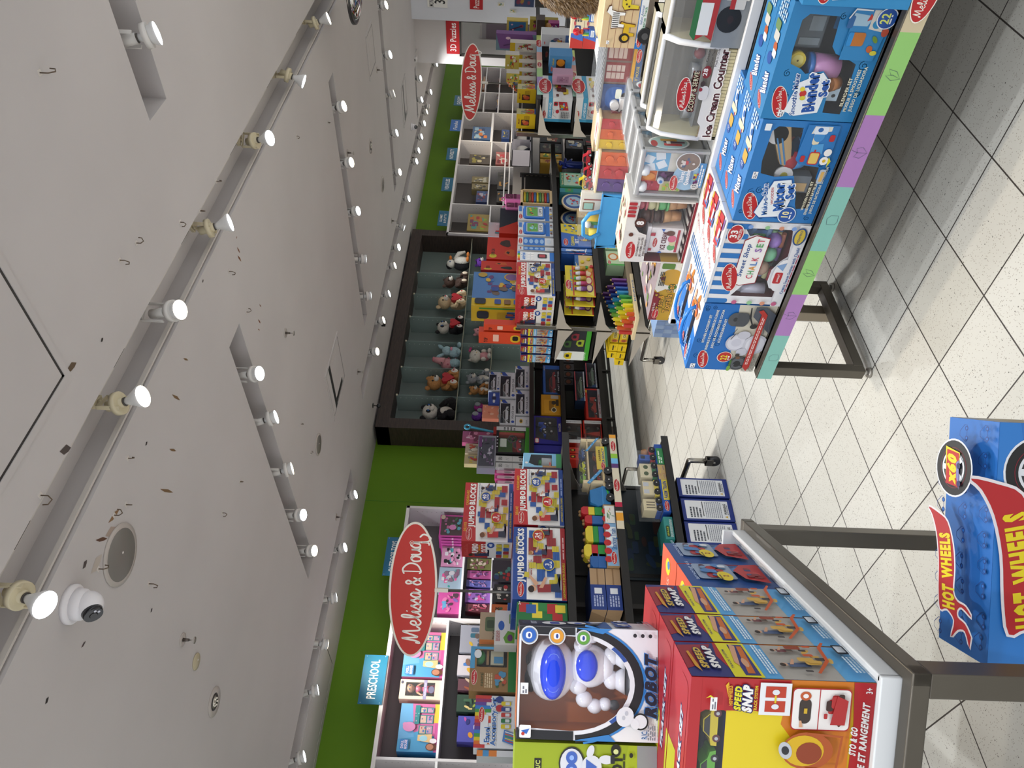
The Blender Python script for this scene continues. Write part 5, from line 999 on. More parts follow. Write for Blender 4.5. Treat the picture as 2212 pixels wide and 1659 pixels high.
# ---------------- low table: kitchen toy boxes ----------------
ZT2 = .4635;XT = 2.125
def swirl(F, seed, col, n=14, x0=0, y0=0, x1=1, y1=1):
    R = random.Random(seed)
    for i in range(n):
        cx, cy, s_ = R.uniform(x0+.05, x1-.05), R.uniform(y0+.05, y1-.05), R.uniform(.025,.05);a = F.W/F.H
        if F.hit(cx, cy, s_): continue
        F.k -= F.step
        F.line([(cx+s_*(1-k/12)*math.cos(k*.9), cy+s_*a*(1-k/12)*math.sin(k*.9)) for k in range(11)],.0018, col)
    F.nx()
def g_kit(F):
    F.rect(0,0,1,1,'c3bdae');F.poly([(0,.36),(.28,.42),(1,.52),(1,1),(0,1)],'1f66b0');swirl(F, 2,'2a72ba',12,.1,.55,1,1)
    F.logo(.165,.79,.29,12, asp=2.3);F.price(.055,.91,.07,.07)
    for i, t_ in enumerate(('KITCHEN ACCESSORY SET', "ENSEMBLE D'ACCESSOIRES DE CUISINE", 'JUEGO DE ACCESORIOS DE COCINA','KÜCHENZUBEHÖR-SET')): F.text(t_, .64-.02*(i % 2),.87-.075*i, .032,'e6e4d4', w=(.42,.6,.58,.36)[i], b=.03)
    F.ell(.22,.49,.085,.11,'e6e2dc');F.ell(.22,.49,.078,.10,'b02a24');F.text('22',.21,.5,.09,'d8cc3a', b=.04, w=.08);F.small(.18,.41,.26,.45,1,'e6e2dc',3)
    F.ell(.80,.46,.1,.13,'3f4247');F.ell(.8,.52,.1,.1,'4b4e54');F.ell(.8,.52,.03,.03,'2a2c30');F.rect(.7,.4,.9,.5,'44474d');F.ell(.8,.4,.1,.07,'44474d')
    F.ell(.46,.4,.13,.15,'b4b4c0');F.ell(.46,.4,.11,.125,'c9c9d4');F.ell(.46,.4,.06,.07,'bdbdca');F.ell(.44,.13,.15,.17,'bcbcc6');F.ell(.44,.13,.12,.13,'cfcfd8');F.ell(.58,.33,.06,.09,'b9b9c4');F.ell(.32,.28,.06,.08,'b9b9c4')
    F.ell(.14,.28,.11,.13,'3a3d42');F.ell(.14,.28,.085,.1,'55585e');F.ell(.13,.29,.05,.055,'1e1f22');F.line([(.06,.1),(.13,.28)],.008,'1e1f22');F.line([(.05,.36),(.12,.33)],.006,'5a5d63')
    F.poly([(.62,.0),(.9,.0),(1,.16),(1,.3),(.86,.3)],'454a55');F.line([(.98,.36),(.84,.33),(.72,.26)],.007,'1c1d20');F.ell(.72,.25,.035,.05,'1c1d20');F.line([(.82,.06),(.66,.02)],.005,'55585e');F.line([(.85,.12),(.62,.08)],.005,'55585e')
    for x in (.52,.6): F.line([(x, .5),(x+.08,.46)],.004,'2c2e33')
    F.rr(.02,.37,.1,.42,'6f9a3a',.4);F.rr(.1,.38,.2,.41,'3f6a2a',.4);F.rr(.26,.3,.3,.36,'3a3028',.2);F.rr(.22,.28,.26,.34,'6b4a36',.2);F.small(.02,.02,.26,.2,9,'8a8880',6)
    F.poly([(.03,.13),(.1,.2),(.9,.2),(.95,.26),(.97,.2),(.9,.12),(.1,.1)],'a82a24');F.small(.14,.135,.88,.18,2,'e0c4c0',8)
def t_kit(F):
    F.rect(0,0,1,1,'1f72c4');F.poly([(.5,.0),(1,0),(1,1),(.62,.95)],'d9d4d4');F.blobs(3,.6,.1,.98,.9,['c25a50','4a5a78','e0a080','c9c4c8','c27a30'],12,.16);F.ell(.7,.8,.05,.08,'d86a24');F.ell(.72,.35,.05,.08,'d86a24')
    F.logo(.16,.3,.2,10, full=False);F.logo(.16,.8,.2,10, full=False);F.small(.1,.42,.42,.62,3,'b9d4ee',4);F.small(.1,.05,.42,.2,2,'b9d4ee',5)
fr = Fr((XT, 2.137, ZT2),(0,-1,0),(1,0,0))
kit = carton('kitchen_set_box','blue and grey KITCHEN ACCESSORY SET box on the low table corner','toy box', fr, .352,.28,.155,'1f66b0', f=g_kit, t=t_kit, l=flat('1f72c4'), top='1f72c4', group='boxes of kitchen accessory toys')
def handle(o, fr_, y):
    m = MB(fr_);m.tube([(.05, y, .28),(.07, y, .30),(.13, y, .316),(.19, y, .318),(.25, y, .305),(.27, y, .28)],.007,('1f7ad4',.25),8);m.box(.08, y-.025,.2805,.24, y+.012,.282,'0d1a30');m.done('carry_handle', o)
handle(kit, fr, .08);k2 = dup(kit, (.16,0,0),'blue kitchen accessory box behind the front one, handle showing','boxes of kitchen accessory toys')
def g_chalk(F):
    F.rect(0,0,1,1,'dcdce0')
    for i in range(9): F.rr(.0+i*.115,.7,.0+i*.115+.06,1.0,'2a6fb4',.4)
    F.rect(0,.97,1,1,'dcdce0')
    F.poly([(.24,.62),(.27,.73),(.8,.73),(.86,.6),(.83,.42),(.28,.42)],'8a2430');F.poly([(.25,.62),(.28,.72),(.79,.72),(.85,.6),(.82,.43),(.29,.43)],'e6e4e2');F.logo(.34,.77,.36,14, asp=2.2)
    F.text('Sweet Shop',.56,.66,.055,'1f4a8c', w=.4, b=.02, sh=.2)
    for i, (ch, c) in enumerate(zip('CHALK SET',['c2405a','4a9a5a','d8903a','3f74b8','c2405a','','8a5aa8','4a9a5a','c2405a'])):
        if ch != ' ': F.text(ch, .36+i*.055,.53,.08, c, w=.05, b=.02)
    F.ell(.87,.87,.11,.1,'e6e4e2');F.ell(.87,.87,.1,.09,'b02a30');F.text('33',.87,.89,.08,'e6e4e2', b=.05, w=.1);F.text('PIECES',.87,.82,.03,'e6e4e2', w=.12, b=.03);F.rect(.93,.94,1,1,'2a6fb4')
    F.poly([(.0,0),(1,0),(1,.13),(.0,.13)],'dcdce0');F.ell(.4,.14,.2,.11,'dcdce0');F.rr(.3,.12,.44,.22,'b02a30',.2);F.text('sweet!',.37,.17,.035,'e6e4e2', w=.1);F.poly([(.46,.14),(.56,.12),(.52,.24)],'7a9ac4')
    F.text('Create Sweet Scenes with Chalk!',.46,.055,.036,'2a5a9c', w=.58, b=.02);F.small(.2,.01,.8,.03,1,'b0405a',4)
    for x, c in ((.045,'b06a80'),(.1,'c2405a'),(.2,'8a9ac4'),(.9,'c98a8a')): pass
    for y, c in ((.62,'b85a80'),(.42,'8ab88a'),(.25,'c98a70'),(.1,'b85a80')): F.ell(.04, y, .026,.035, c);F.ell(.965, y+.1,.022,.03, {'b85a80': '7a9ad0'}.get(c, c))
    F.ell(.88,.1,.1,.08,'2a4a80');F.ell(.88,.1,.085,.06,'c9b040');F.text('PEDIATRICS',.88,.1,.025,'23366c', w=.15, b=.03)
WC = [(.1,.13),(.2,.13),(.22,.22),(.3,.27),(.45,.27),(.56,.2),(.62,.13),(.78,.15),(.93,.19),(.93,.5),(.93,.76),(.84,.68),(.86,.6),(.82,.42),(.29,.42),(.26,.55),(.1,.68)]
fr = Fr((XT, 1.778, ZT2),(0,-1,0),(1,0,0))
def t_chalk(F):
    F.rect(0,0,1,1,'d9dadd')
    for i in range(5): F.rr(.03,.04+.2*i, .2,.14+.2*i, '2a6fb4',.4)
    F.logo(.55,.3,.22,60, full=False);F.text('CHALK SET',.4,.6,.12,'b8405a', w=.3, r=70);F.poly([(.65,.2),(.98,.3),(.95,.8),(.6,.7)],'b8333a');F.blobs(4,.6,.05,.98,.95,['d8a83a','3f74b8','dcdce0','b8333a','8a5aa8'],9,.2)
chk = carton('chalk_set_box','white and blue Sweet Shop CHALK SET box, front one of three','toy box', fr, .362,.287,.118,'dcdce0', f=g_chalk, t=t_chalk, l=flat('d9dadd'), win=WC, inner='5a2426', group='boxes of sidewalk chalk')
m = MB(fr)
for i, (x, z, c) in enumerate(((.72,.3,'9a78c9'),(.55,.3,'7fc49c'),(.38,.34,'c9a894'))): m.ell((x*.362,.045, z*.287),(.03,.026,.026),(c, .35),16, rot=(0,10*i, 0))
m.done('chalk_eggs', chk)
m = MB(fr)
for j, (x, cs) in enumerate(((.2,('a8404a','c9c99a','8a9ac9')),(.62,('d88a70','d8d094','8ab88a','7a9ac9')),(.46,('8a70b0','9ab0d8')))):
    for i, c in enumerate(cs): m.cyl((x*.362+.025*i*.4,.06,.05+.02*i),(x*.362+.055+.02*i*.4,.06,.05+.018*i+.003),.01,.01, c, 10)
m.cyl((.035,.05,.06),(.035,.05,.15),.024,.022,('c9c9dc',.3),18);m.cyl((.035,.05,.15),(.035,.05,.175),.018,.006,'dcdce6',14)
m.tube([(.31+.03*math.cos(t_*.63),.05,.2+.03*math.sin(t_*.63)) for t_ in range(10)],.014,('6a94cc',.4),8, close=True)
for i, c in enumerate(('b04a3a','c9903a','c9c040','4a9a5a','3f74b8')): m.box(.22+.014*i, .06,.06,.234+.014*i, .075,.16, c)
m.done('chalk_sticks', chk)
dup(chk, (.121,0,0),'white chalk set box, middle of three front to back','boxes of sidewalk chalk');dup(chk, (.242,0,0),'white chalk set box, last of three against the taller table','boxes of sidewalk chalk')
def g_mixer(F):
    F.rect(0,0,1,1,'2a72b4');swirl(F, 5,'3c84c4',26);F.logo(.16,.84,.3,18, asp=2.2);F.price(.07,.62+.3,.06,.06) if 0 else F.price(.48,.9,.07,.06)
    F.poly([(.04,.7),(.1,.78),(.44,.66),(.46,.44),(.3,.36),(.06,.4)],'1f4f94');F.poly([(.05,.69),(.1,.77),(.43,.65),(.45,.45),(.3,.37),(.07,.41)],'dfe4ea')
    F.text('Make-a-Cake',.24,.69,.065,'2a62a8', w=.34, b=.03, r=14, o='e6eaf0', ow=.06);F.text('WOODEN',.28,.615,.03,'b02a30', w=.18, b=.02, r=14);F.text('Mixer',.27,.53,.11,'1f57a4', w=.3, b=.09, r=14, o='e6eaf0');F.text('Set',.33,.42,.09,'1f57a4', w=.15, b=.09, r=14, o='e6eaf0')
    F.ell(.09,.36,.085,.11,'dfe4ea');F.ell(.09,.36,.077,.1,'1f4f9c');F.text('10',.09,.38,.08,'e6d9a0', w=.08, b=.05);F.small(.05,.3,.13,.33,1,'dfe4ea',2)
    for i, t_ in enumerate(('WOODEN MIXER SET','ENSEMBLE DE BATTEUR EN BOIS','JUEGO DE BATIDORA DE MADERA')): F.text(t_, .3+.03*i, .2-.055*i, .03,'e6e0c4', w=(.3,.45,.48)[i], b=.03)
    F.poly([(.66,.5),(.98,.48),(.98,.12),(.62,.1),(.62,.3)],'2a72b4')
    F.poly([(.9,.42),(.97,.4),(.97,.2),(.93,.2)],'d8d4c8');F.rr(.8,.3,.95,.38,'d9cdb0',.4);F.ell(.88,.32,.05,.06,'3f86c4');F.rr(.9,.24,.97,.4,'d4dbe6',.3);F.ell(.94,.33,.02,.03,'2a62a8');F.poly([(.72,.36),(.8,.37),(.82,.24),(.72,.22)],'4a94cc');F.rect(.68,.3,.76,.32,'b02a30');F.rr(.64,.4,.7,.45,'b02a30',.3);F.rr(.84,.14,.9,.2,'b02a30',.3)
    F.rr(.62,.24,.74,.36,'b8333a',.2);F.rr(.63,.25,.73,.35,'d8b860',.2);F.ell(.66,.17,.04,.05,'e6e4e2');F.ell(.66,.17,.015,.02,'d8b030');F.ell(.74,.16,.035,.045,'e6e4e2');F.poly([(.66,.09),(.7,.13),(.6,.12)],'d8d030');F.rr(.44,.1,.58,.17,'a9b4c4',.3);F.rr(.46,.11,.56,.15,'d0a860',.3);F.rr(.92,.9,.98,.97,'dfe4ea',.1)
def t_mixer(F):
    F.rect(0,0,1,1,'2f78bc');F.logo(.13,.5,.2,60, full=False);F.text('Mixer',.3,.45,.4,'dfe4ea', w=.16, b=.08, r=20, o='1f57a4');F.ell(.48,.6,.05,.2,'1f4f9c');F.text('10',.48,.6,.2,'dfe4ea', w=.04)
    F.rr(.52,.3,.62,.7,'c9a040',.2);F.rr(.66,.2,.72,.8,'d9cdb0',.3);F.poly([(.72,.3),(.86,.5),(.85,.75),(.74,.6)],'d4dbe6');F.ell(.8,.5,.03,.1,'2a62a8');F.rect(.64,.3,.68,.36,'b02a30');F.small(.87,.15,.99,.85,4,'bcd4ec',3)
WM = [(.16,.12+.02),(.2,.13),(.45,.13),(.47,.17),(.58,.18),(.60,.42),(.64,.48),(.94,.52),(.945,.8),(.9,.86),(.62,.87),(.5,.84),(.47,.66),(.49,.44),(.3,.33),(.2,.3),(.15,.27)]
fr = Fr((XT, 1.412, ZT2),(0,-1,0),(1,0,0));Wx, Hx = .364,.272
mix = carton('mixer_set_box','blue WOODEN Mixer Set box, front one of three','toy box', fr, Wx, Hx, .118,'2a72b4', f=g_mixer, t=t_mixer, win=WM, inner='4a4238', l=flat('2a6cb0'), group='boxes of wooden mixer sets')
m = MB(fr);m.prism([(.2,.165),(.28,.205),(.33,.225),(.345,.2),(.335,.17),(.26,.145),(.2,.13),(.195,.15)],.03,.06,'b99a6e')
for o_ in (.0,.016): m.prism([(.2,.15+o_*.8-.004),(.29,.182+o_),(.29,.187+o_),(.2,.155+o_*.8-.004)],.028,.0302,'2f7ab4')
m.done('mixer_body', mix)
m = MB(fr);m.lathe([(.02,.095),(.045,.12),(.052,.145),(.05,.148),(.04,.125)],(.225,.06,-.03),('3a84c4',.25),20);m.done('mixing_bowl', mix)
m = MB(fr);m.box(.2,.03,.115,.245,.034,.13,('a01c28',.3));m.ell((.205,.035,.125),(.025,.008,.03),('a01c28',.3),12);m.done('beater', mix)
m = MB(fr);m.cyl((.3,.03,.17+.03),(.3,.045,.2),.032,.03,'dcdce0',20);m.cyl((.16,.03,.14),(.16,.042,.14),.03,.03,'dcdce0',20);m.cyl((.16,.027,.14),(.16,.03,.14),.012,.012,'a8a02c',14);m.prism([(.19,.125),(.22,.13),(.225,.1),(.195,.095)],.03,.05,'c9bf20');m.box(.1,.03,.045,.16,.07,.11,'6a727c');m.box(.105,.028,.055,.135,.03,.1,'c9a878');m.done('play_food', mix)
dup(mix, (.121,0,0),'blue mixer set box, middle of three front to back','boxes of wooden mixer sets');dup(mix, (.242,0,0),'blue mixer set box, last of three against the taller table','boxes of wooden mixer sets')
def g_blend(F):
    F.rect(0,0,1,1,'2b7cb4');swirl(F, 8,'3f90c4',26);F.logo(.16,.85,.3,16, asp=2.2);F.price(.06,.8,.06,.06)
    F.poly([(.04,.66),(.08,.78),(.34,.72),(.44,.5),(.36,.4),(.08,.42)],'dfe4ea');F.text('Smoothie Maker',.235,.72,.05,'1f4f94', w=.38, b=.03, r=10, o='e6eaf0', ow=.07);F.text('Blender',.255,.56,.115,'1f4f9c', w=.36, b=.09, r=10, o='e6eaf0');F.text('Set',.3,.44,.08,'1f4f9c', w=.15, b=.09, r=10, o='e6eaf0')
    F.ell(.25,.64,.03,.035,'b8332c');F.ell(.29,.66,.02,.025,'d8c83a');F.ell(.21,.63,.02,.03,'c9c040')
    for i, t_ in enumerate(('BLENDER SET','MIXEUR À SMOOTHIES','JUEGO DE LICUADORA')): F.text(t_, .28+.015*i, .2-.055*i, .032,'e6e0c4', w=(.26,.38,.4)[i], b=.03)
    F.poly([(.56,.4),(.98,.4),(.98,.02),(.56,.06)],'2b7cb4');F.poly([(.84,.42),(.94,.4),(.92,.2),(.84,.24)],'9ab8cc');F.rr(.82,.38,.92,.44,'2a5f98',.3);F.poly([(.88,.26),(.94,.24),(.9,.2)],'b8332c');F.poly([(.82,.22),(.97,.22),(.97,.1),(.8,.08)],'c9c6bf');F.ell(.86,.15,.035,.045,'2a84b4');F.line([(.9,.44),(.97,.4),(.965,.24)],.005,'d9dce0')
    F.rr(.68,.22,.79,.36,'b06a2c',.2);F.rr(.68,.34,.79,.39,'2a84c4',.3);F.ell(.66,.14,.03,.03,'b85a2c',30);F.ell(.74,.12,.035,.02,'6a8a2c',40);F.ell(.8,.05,.035,.035,'b04a34');F.ell(.63,.09,.02,.035,'c9c040')
    F.ell(.91,.08,.085,.1,'dfe4ea');F.ell(.91,.08,.077,.09,'1f4f9c');F.text('22',.91,.1,.08,'d8e070', w=.09, b=.04);F.small(.87,.03,.95,.055,1,'dfe4ea',2)
def t_blend(F):
    F.rect(0,0,1,1,'2b7cb4');F.logo(.1,.5,.2,60, full=False);F.text('Blender',.26,.45,.4,'dfe4ea', w=.18, b=.08, r=20, o='1f4f9c');F.ell(.46,.6,.05,.2,'1f4f9c');F.ell(.58,.4,.04,.15,'b85a2c');F.rr(.5,.2,.56,.5,'d9dce0',.3);F.rr(.62,.3,.7,.7,'c9c6bf',.2);F.rr(.7,.4,.78,.8,'6a8a5a',.3);F.small(.8,.15,.98,.85,5,'bcd4e4',3)
WB = [(.07,.17),(.22,.16),(.36,.19),(.52,.2),(.56,.3),(.6,.44),(.66,.5),(.9,.52),(.91,.82),(.86,.88),(.6,.88),(.5,.86),(.46,.74),(.42,.68),(.45,.5),(.36,.39),(.08,.36)]
fr = Fr((XT, 1.045, ZT2),(0,-1,0),(1,0,0));Wx, Hx = .335,.283
bl = carton('blender_set_box','teal blue Smoothie Maker Blender Set box, front one of two','toy box', fr, Wx, Hx, .118,'2b7cb4', f=g_blend, t=t_blend, win=WB, inner='2c3038', l=flat('2874ac'), r=lambda F: (F.rect(0,0,1,1,'266ea4'), F.logo(.5,.3,.7,80, full=False), F.text('BLENDER',.5,.7,.05,'d9d4b0', w=.7)), group='boxes of blender sets')
m = MB(fr);m.cyl((.145,.05,.085),(.145,.05,.165),.032,.036,('b480b0',.35),22);m.cyl((.145,.05,.165),(.145,.05,.178),.038,.036,('2a6ab4',.3),22);m.done('smoothie_cup', bl)
m = MB(fr);m.cyl((.165,.03,.215),(.165,.05,.215),.024,.024,'c9b434',18);m.cyl((.165,.0295,.215),(.165,.03,.215),.017,.017,'d8cc70',14);m.ell((.165,.029,.215),(.003,.001,.003),'5a4a1a',6);m.cyl((.1,.03,.1),(.1,.045,.07),.022,.02,'a86a34',14);m.done('play_fruit', bl)
m = MB(fr);m.box(.05,.03,.06,.105,.075,.12,'b9cfe0');m.prism([(.05,.12),(.105,.12),(.09,.145),(.06,.145)],.03,.075,'4a94c4');F = Face(m, fr.p(.05,.03,.06), fr.ex, fr.ez, -fr.ey, .055,.06);F.logo(.5,.7,.6,0, full=False);F.ell(.3,.25,.1,.1,'23262c');F.ell(.7,.3,.12,.08,'23262c');m.done('milk_carton', bl)
m = MB(fr);m.box(.19,.06,.15,.29,.1,.23,'4a545c',.005);m.box(.2,.058,.16,.22,.06,.22,'76828a');m.box(.24,.058,.16,.28,.06,.2,'76828a');m.done('blender_base', bl)
dup(bl, (.121,0,0),'blender set box standing right behind the front one','boxes of blender sets')
fr = Fr((XT-.055,.70, ZT2),(0,-1,0),(1,0,0))
WE = [(.2,.16),(.9,.16),(.92,.3),(.9,.52),(.3,.52),(.16,.45),(.14,.22)]
cf = carton('coffee_set_box','blue toy coffee maker box cut off by the right frame edge','toy box', fr, .35,.283,.15,'2b84bc', win=WE, inner='23262c', l=flat('2272a8'), f=lambda F: (F.rect(0,0,1,1,'2b84bc'), swirl(F, 9,'3f94c8',20), F.logo(.16,.84,.3,10, asp=2.2), F.text('Brew & Serve',.3,.7,.1,'1f57a4', w=.5, b=.08, r=6, o='e6eaf0'), F.text('Coffee',.4,.56,.16,'1f57a4', w=.6, b=.09, r=6, o='e6eaf0')))
m = MB(fr);m.cyl((.08,.04,.06),(.08,.04,.11),.03,.034,'d9dce0',18);m.tube([(.08+.034+.015*math.sin(t_*.5),.04,.07+.005*t_) for t_ in range(7)],.004,'d9dce0',6);m.done('toy_mug', cf)
# ---------------- tall table: taco, ice cream, drinks, counters ----------------
ZT3 = .7495;X3 = 2.515
def g_taco(F):
    F.rect(0,0,1,1,'b08a2a');F.poly([(0,.6),(.4,.62),(.52,1),(0,1)],'7a1f2a');F.poly([(.5,.0),(.56,.5),(.5,.85),(.55,1),(1,1),(1,0)],'d4cfc4');F.ell(.76,.35,.14,.5,'b98f34');F.ell(.6,.2,.05,.2,'4a7a34');F.ell(.74,.75,.03,.1,'8a2a34');F.rr(.9,.3,.99,.9,'5a7a34',.2);F.logo(.12,.72,.17, asp=1.9)
    F.text('Taco &',.33,.62,.26,'c98f2c', w=.25, b=.03, o='2c4434', ow=.05);F.text('Tortilla Set',.4,.26,.28,'c98f2c', w=.5, b=.03, o='2c4434', ow=.05);F.ell(.46,.86,.04,.13,'6a1f24');F.text('43',.46,.86,.12,'d8c23a', w=.04);F.text('Fill & Fold',.25,.88,.1,'e6e4e2', w=.14);F.small(.62,.62,.86,.92,4,'3a3a34',4)
fr, w_, h_ = frame_px(0, X3,(1446,692),(1408,566), ZT3)
carton('taco_set_box','flat Taco & Tortilla Set box at the left end of the tall table','toy box', fr, w_, .093,.34,'b08a2a', f=g_taco, t=lambda F: (F.rect(0,0,1,1,'8c7f86'), F.blobs(6,.05,.05,.95,.95,['b98f5a','9a8a90','7a6a70','c9b8a8','c9903a','5a7a3a'],26,.16), F.logo(.2,.4,.16,80, full=False)), l=flat('c9c0b8'))
def g_icp(F):
    F.rect(0,0,1,1,'d8d4cf');F.rect(0,.12,1,.62,'7a1f2c') if 0 else None;F.rect(0,0,1,.035,'8a2030')
    F.poly([(0,.66),(.40,.66),(.46,.72),(.46,.86),(.5,.9),(.5,1),(0,1)],'d4d0cc');F.logo(.2,.86,.3,4, asp=2.1)
    for i, t_ in enumerate(('ICE CREAM PLAY SET','JEU CRÈME GLACÉE','JUEGO DE HELADO')): F.text(t_, .26,.755-.05*i, .028,'3a1f24', w=.32, b=.03) if i < 2 else F.text(t_, .25,.655,.028,'3a1f24', w=.28, b=.03)
    F.rr(.43,.86,.49,.93,'5a2c1c',.5);F.ell(.66,.79,.075,.085,'4a2418');F.text('8',.655,.79,.1,'e6e4e2', w=.07, b=.07)
    for i in range(4): F.rr(.74+.062*i, .88,.785+.062*i, 1.0,'a82a30',.3)
    F.text('3+',.9,.86,.03,'a82a30', w=.05);F.poly([(.56,.78),(.62,.86),(.5,.7)],'b9bcc0')
WI = [(.02,.04),(.98,.04),(.98,.84),(.6,.86),(.5,.78),(.46,.66),(.02,.62)]
fr, w_, h_ = frame_px(0, X3,(1478,570),(1368,432), ZT3);h_ = .272
ic = carton('ice_cream_set_box','white and red ICE CREAM PLAY SET box with stacked toy cones in its window','toy box', fr, w_, h_, .2,'d8d4cf', f=g_icp, win=WI, inner='6a1c28', t=lambda F: (F.rect(0,0,1,1,'d4c4b8'), F.blobs(5,.05,.1,.95,.95,['c98a80','b9b49a','9ab08a','c9b8b0','a85a5a'],18,.16), F.logo(.3,.3,.2,70, full=False)), group=None)
m = MB(fr)
for i in range(7): m.box(.004+.045*i, .012,.015,.024+.045*i, .19,.018,'c9c4c0')
for i in range(6): m.box(.01,.19,.03+.03*i, w_-.01,.1905,.042+.03*i, 'a8a09c') if 0 else None
m.done('striped_tray', ic)
for x, sc_, lb, st_ in ((w_-.045,('a87a50','5fae6c','c2c094','c2606c'),'cone with green, vanilla and pink scoops',.0),(w_-.105,('a87a50','3a2420','4a2a20'),'cone with two dark chocolate scoops',.012)):
    m = MB(fr);z = .03+st_;m.cyl((x, .06, z),(x, .06, z+.042),.019,.024, sc_[0],18);m.cyl((x, .06, z+.042),(x, .06, z+.075),.025,.03,'b58a60',18);z += .08
    for c_ in sc_[1:]: m.cyl((x, .06, z-.006),(x, .06, z+.002),.033,.033, c_, 18);m.ell((x, .06, z+.02),(.03,.03,.026), c_, 18);z += .043
    m.done('toy_cone', ic)
m = MB(fr);m.box(.03,.03,.02,.155,.12,.155,'dcd8d8',.004);m.box(.025,.028,.155,.16,.125,.172,'dfdde0',.003);F = Face(m, fr.p(.03,.0295,.02), fr.ex, fr.ez, -fr.ey, .125,.135)
F.rr(.04,.1,.96,.85,'e3e0e0',.2);F.rect(.05,.1,.95,.18,'a8243a');F.logo(.42,.82,.4, full=False);F.text('ICE CREAM',.5,.56,.14,'5a1f2a', w=.72, b=.07);F.ell(.25,.3,.12,.12,'5aa05c');F.ell(.42,.28,.1,.1,'c9c494');F.ell(.6,.32,.14,.13,'c9607c');F.ell(.82,.4,.1,.14,'5a3020');F.poly([(.02,.7),(.12,.62),(.02,.55)],'2a62b0');F.poly([(.98,.7),(.86,.62),(.98,.58)],'2a62b0');F.rect(.1,.9,.2,1,'a8243a');F.rect(.7,.86,.82,1,'a8243a');m.done('ice_cream_tub', ic)
# drink dispensers
def dispenser(label, dx, first=None):
    if first: return dup(first, (dx, 0,0), label, 'toy drink dispensers')
    y1, y0 = P(1480,430,0, X3).y-.006, P(1480,325,0, X3).y+.01
    f_ = Fr((X3+.0, y1, ZT3),(0,-1,0),(1,0,0));W_ = y1-y0;H_ = .262;D_ = .13
    o = empty('drink_dispenser', f_.p(W_/2, D_/2,0), label, 'toy','toy drink dispensers')
    m = MB(f_);m.box(0,.012,0, W_, D_, .012,('9a9da0',.3,.3),.003);m.box(.01,.03,.012, W_-.01, D_, H_, ('a3a5a8',.3,.3),.01);m.box(-.003,.0, H_-.02, W_+.003, D_+.003, H_, ('a9abae',.3,.3),.008);m.box(-.003,.006,0,.008,.03, H_, ('a9abae',.3,.3),.003);m.box(W_-.008,.006,0, W_+.003,.03, H_, ('a9abae',.3,.3),.003)
    F = Face(m, f_.p(W_+.004,.0,0), f_.ey, f_.ez, f_.ex, D_, H_);F.ell(.5,.58,.38,.3,'dfe4e6');F.ell(.5,.58,.35,.27,'9cbcc0');F.ell(.42,.8,.18,.05,'a82a30');F.rr(.3,.4,.44,.66,'b8333a',.2);F.rr(.46,.35,.56,.66,'4a2a4c',.2);F.rr(.56,.46,.68,.7,'b9903a',.2);F.rect(.4,.56,.54,.62,'dfe4e6')
    m.done('housing', o)
    m = MB(f_);F = Face(m, f_.p(.01,.029,.08), f_.ex, f_.ez, -f_.ey, W_-.02,.165)
    F.rect(.0,0,1,1,'d8d4cc');F.rect(.5,.38,1,1,'6fb0d8')
    for q in ((.58,.8,15),(.78,.85,-20),(.66,.55,30),(.87,.6,10)): c_, s_ = math.cos(rad(q[2])), math.sin(rad(q[2]));F.poly([(q[0]+.09*(a*c_-b*s_), q[1]+.11*(a*s_+b*c_)) for a, b in ((-1,-1),(1,-1),(1,1),(-1,1))],'dfe8ee')
    F.rect(0,.5,.25,1,'a82438');F.rect(.25,.62,.5,1,'c9601c');F.rect(.25,.0,.5,.6,'3f1f44');F.rect(0,0,.25,.5,'c9c494');F.blobs(3,.02,.5,.25,.98,['7a1428','b8405a'],8,.1);F.ell(.37,.8,.09,.15,'d88a3a');F.blobs(4,.26,.05,.5,.6,['5a3060','2a1430'],9,.12);F.blobs(5,.02,.02,.24,.46,['8ab03a','a8282a','c9a030'],7,.12);m.done('picture_panel', o, kind='raw')
    m = MB(f_);m.cyl((.06,.028,.165),(.06,.01,.165),.014,.012,'b9c4d0',18);m.cyl((.06,.01,.165),(.06,.008,.165),.006,.006,'2a6fb4',12)
    for x in (.03,.1): m.lathe([(.02,0),(.021,-.02),(.014,-.03)],(x, .02,.245),'d9dde2',16)
    m.cyl((W_*.75,.06,.02),(W_*.75,.06,.085),.022,.026,('b98a3a',.3),18);m.done('tap_and_cups', o)
    m = MB(f_);F = Face(m, f_.p(W_*.16,.004,.005), f_.ex, f_.ez, -f_.ey, W_*.84,.13);F.ell(.36,.5,.36,.42,'8ab0cc');F.ell(.75,.55,.25,.36,'d9dde0');F.ell(.75,.55,.23,.33,'7a6a60');F.blobs(3,.6,.35,.9,.8,['b8333a','c9c4c0','4a5a78'],8,.12);F.rect(.1,0,.75,.2,'3a84c0');F.small(.14,.03,.7,.17,2,'dfe4e8',3)
    F.logo(.2,.86,.42,5, asp=2.1);F.text('Thirst',.36,.66,.12,'e6e8ec', w=.3, b=.06);F.text('Quencher',.37,.5,.12,'e6e8ec', w=.42, b=.06);F.text('DISPENSER',.37,.385,.06,'2a5a94', w=.36, b=.03);F.ell(.14,.22,.09,.12,'e6e4e2');F.text('12',.14,.24,.09,'2a2a34', w=.1, b=.05);F.blobs(8,.2,.16,.5,.34,['b8333a','5a2a5c','c9c13a','c9602c'],7,.1)
    m.done('card_label', o, kind='raw')
    m = MB(f_);m.box(-.006,-.002,.005, W_+.006, D_+.005, H_+.004,'wrap');m.done('plastic_wrap', o);return o
d1 = dispenser('toy Thirst Quencher DISPENSER at the front of its row',0)
dispenser('toy drink dispenser second in its row, oval popsicle picture on its side',.16, d1);dispenser('toy drink dispenser third in its row, oval popsicle picture on its side',.32, d1);dispenser('toy drink dispenser last in its row beside the counters',.48, d1)
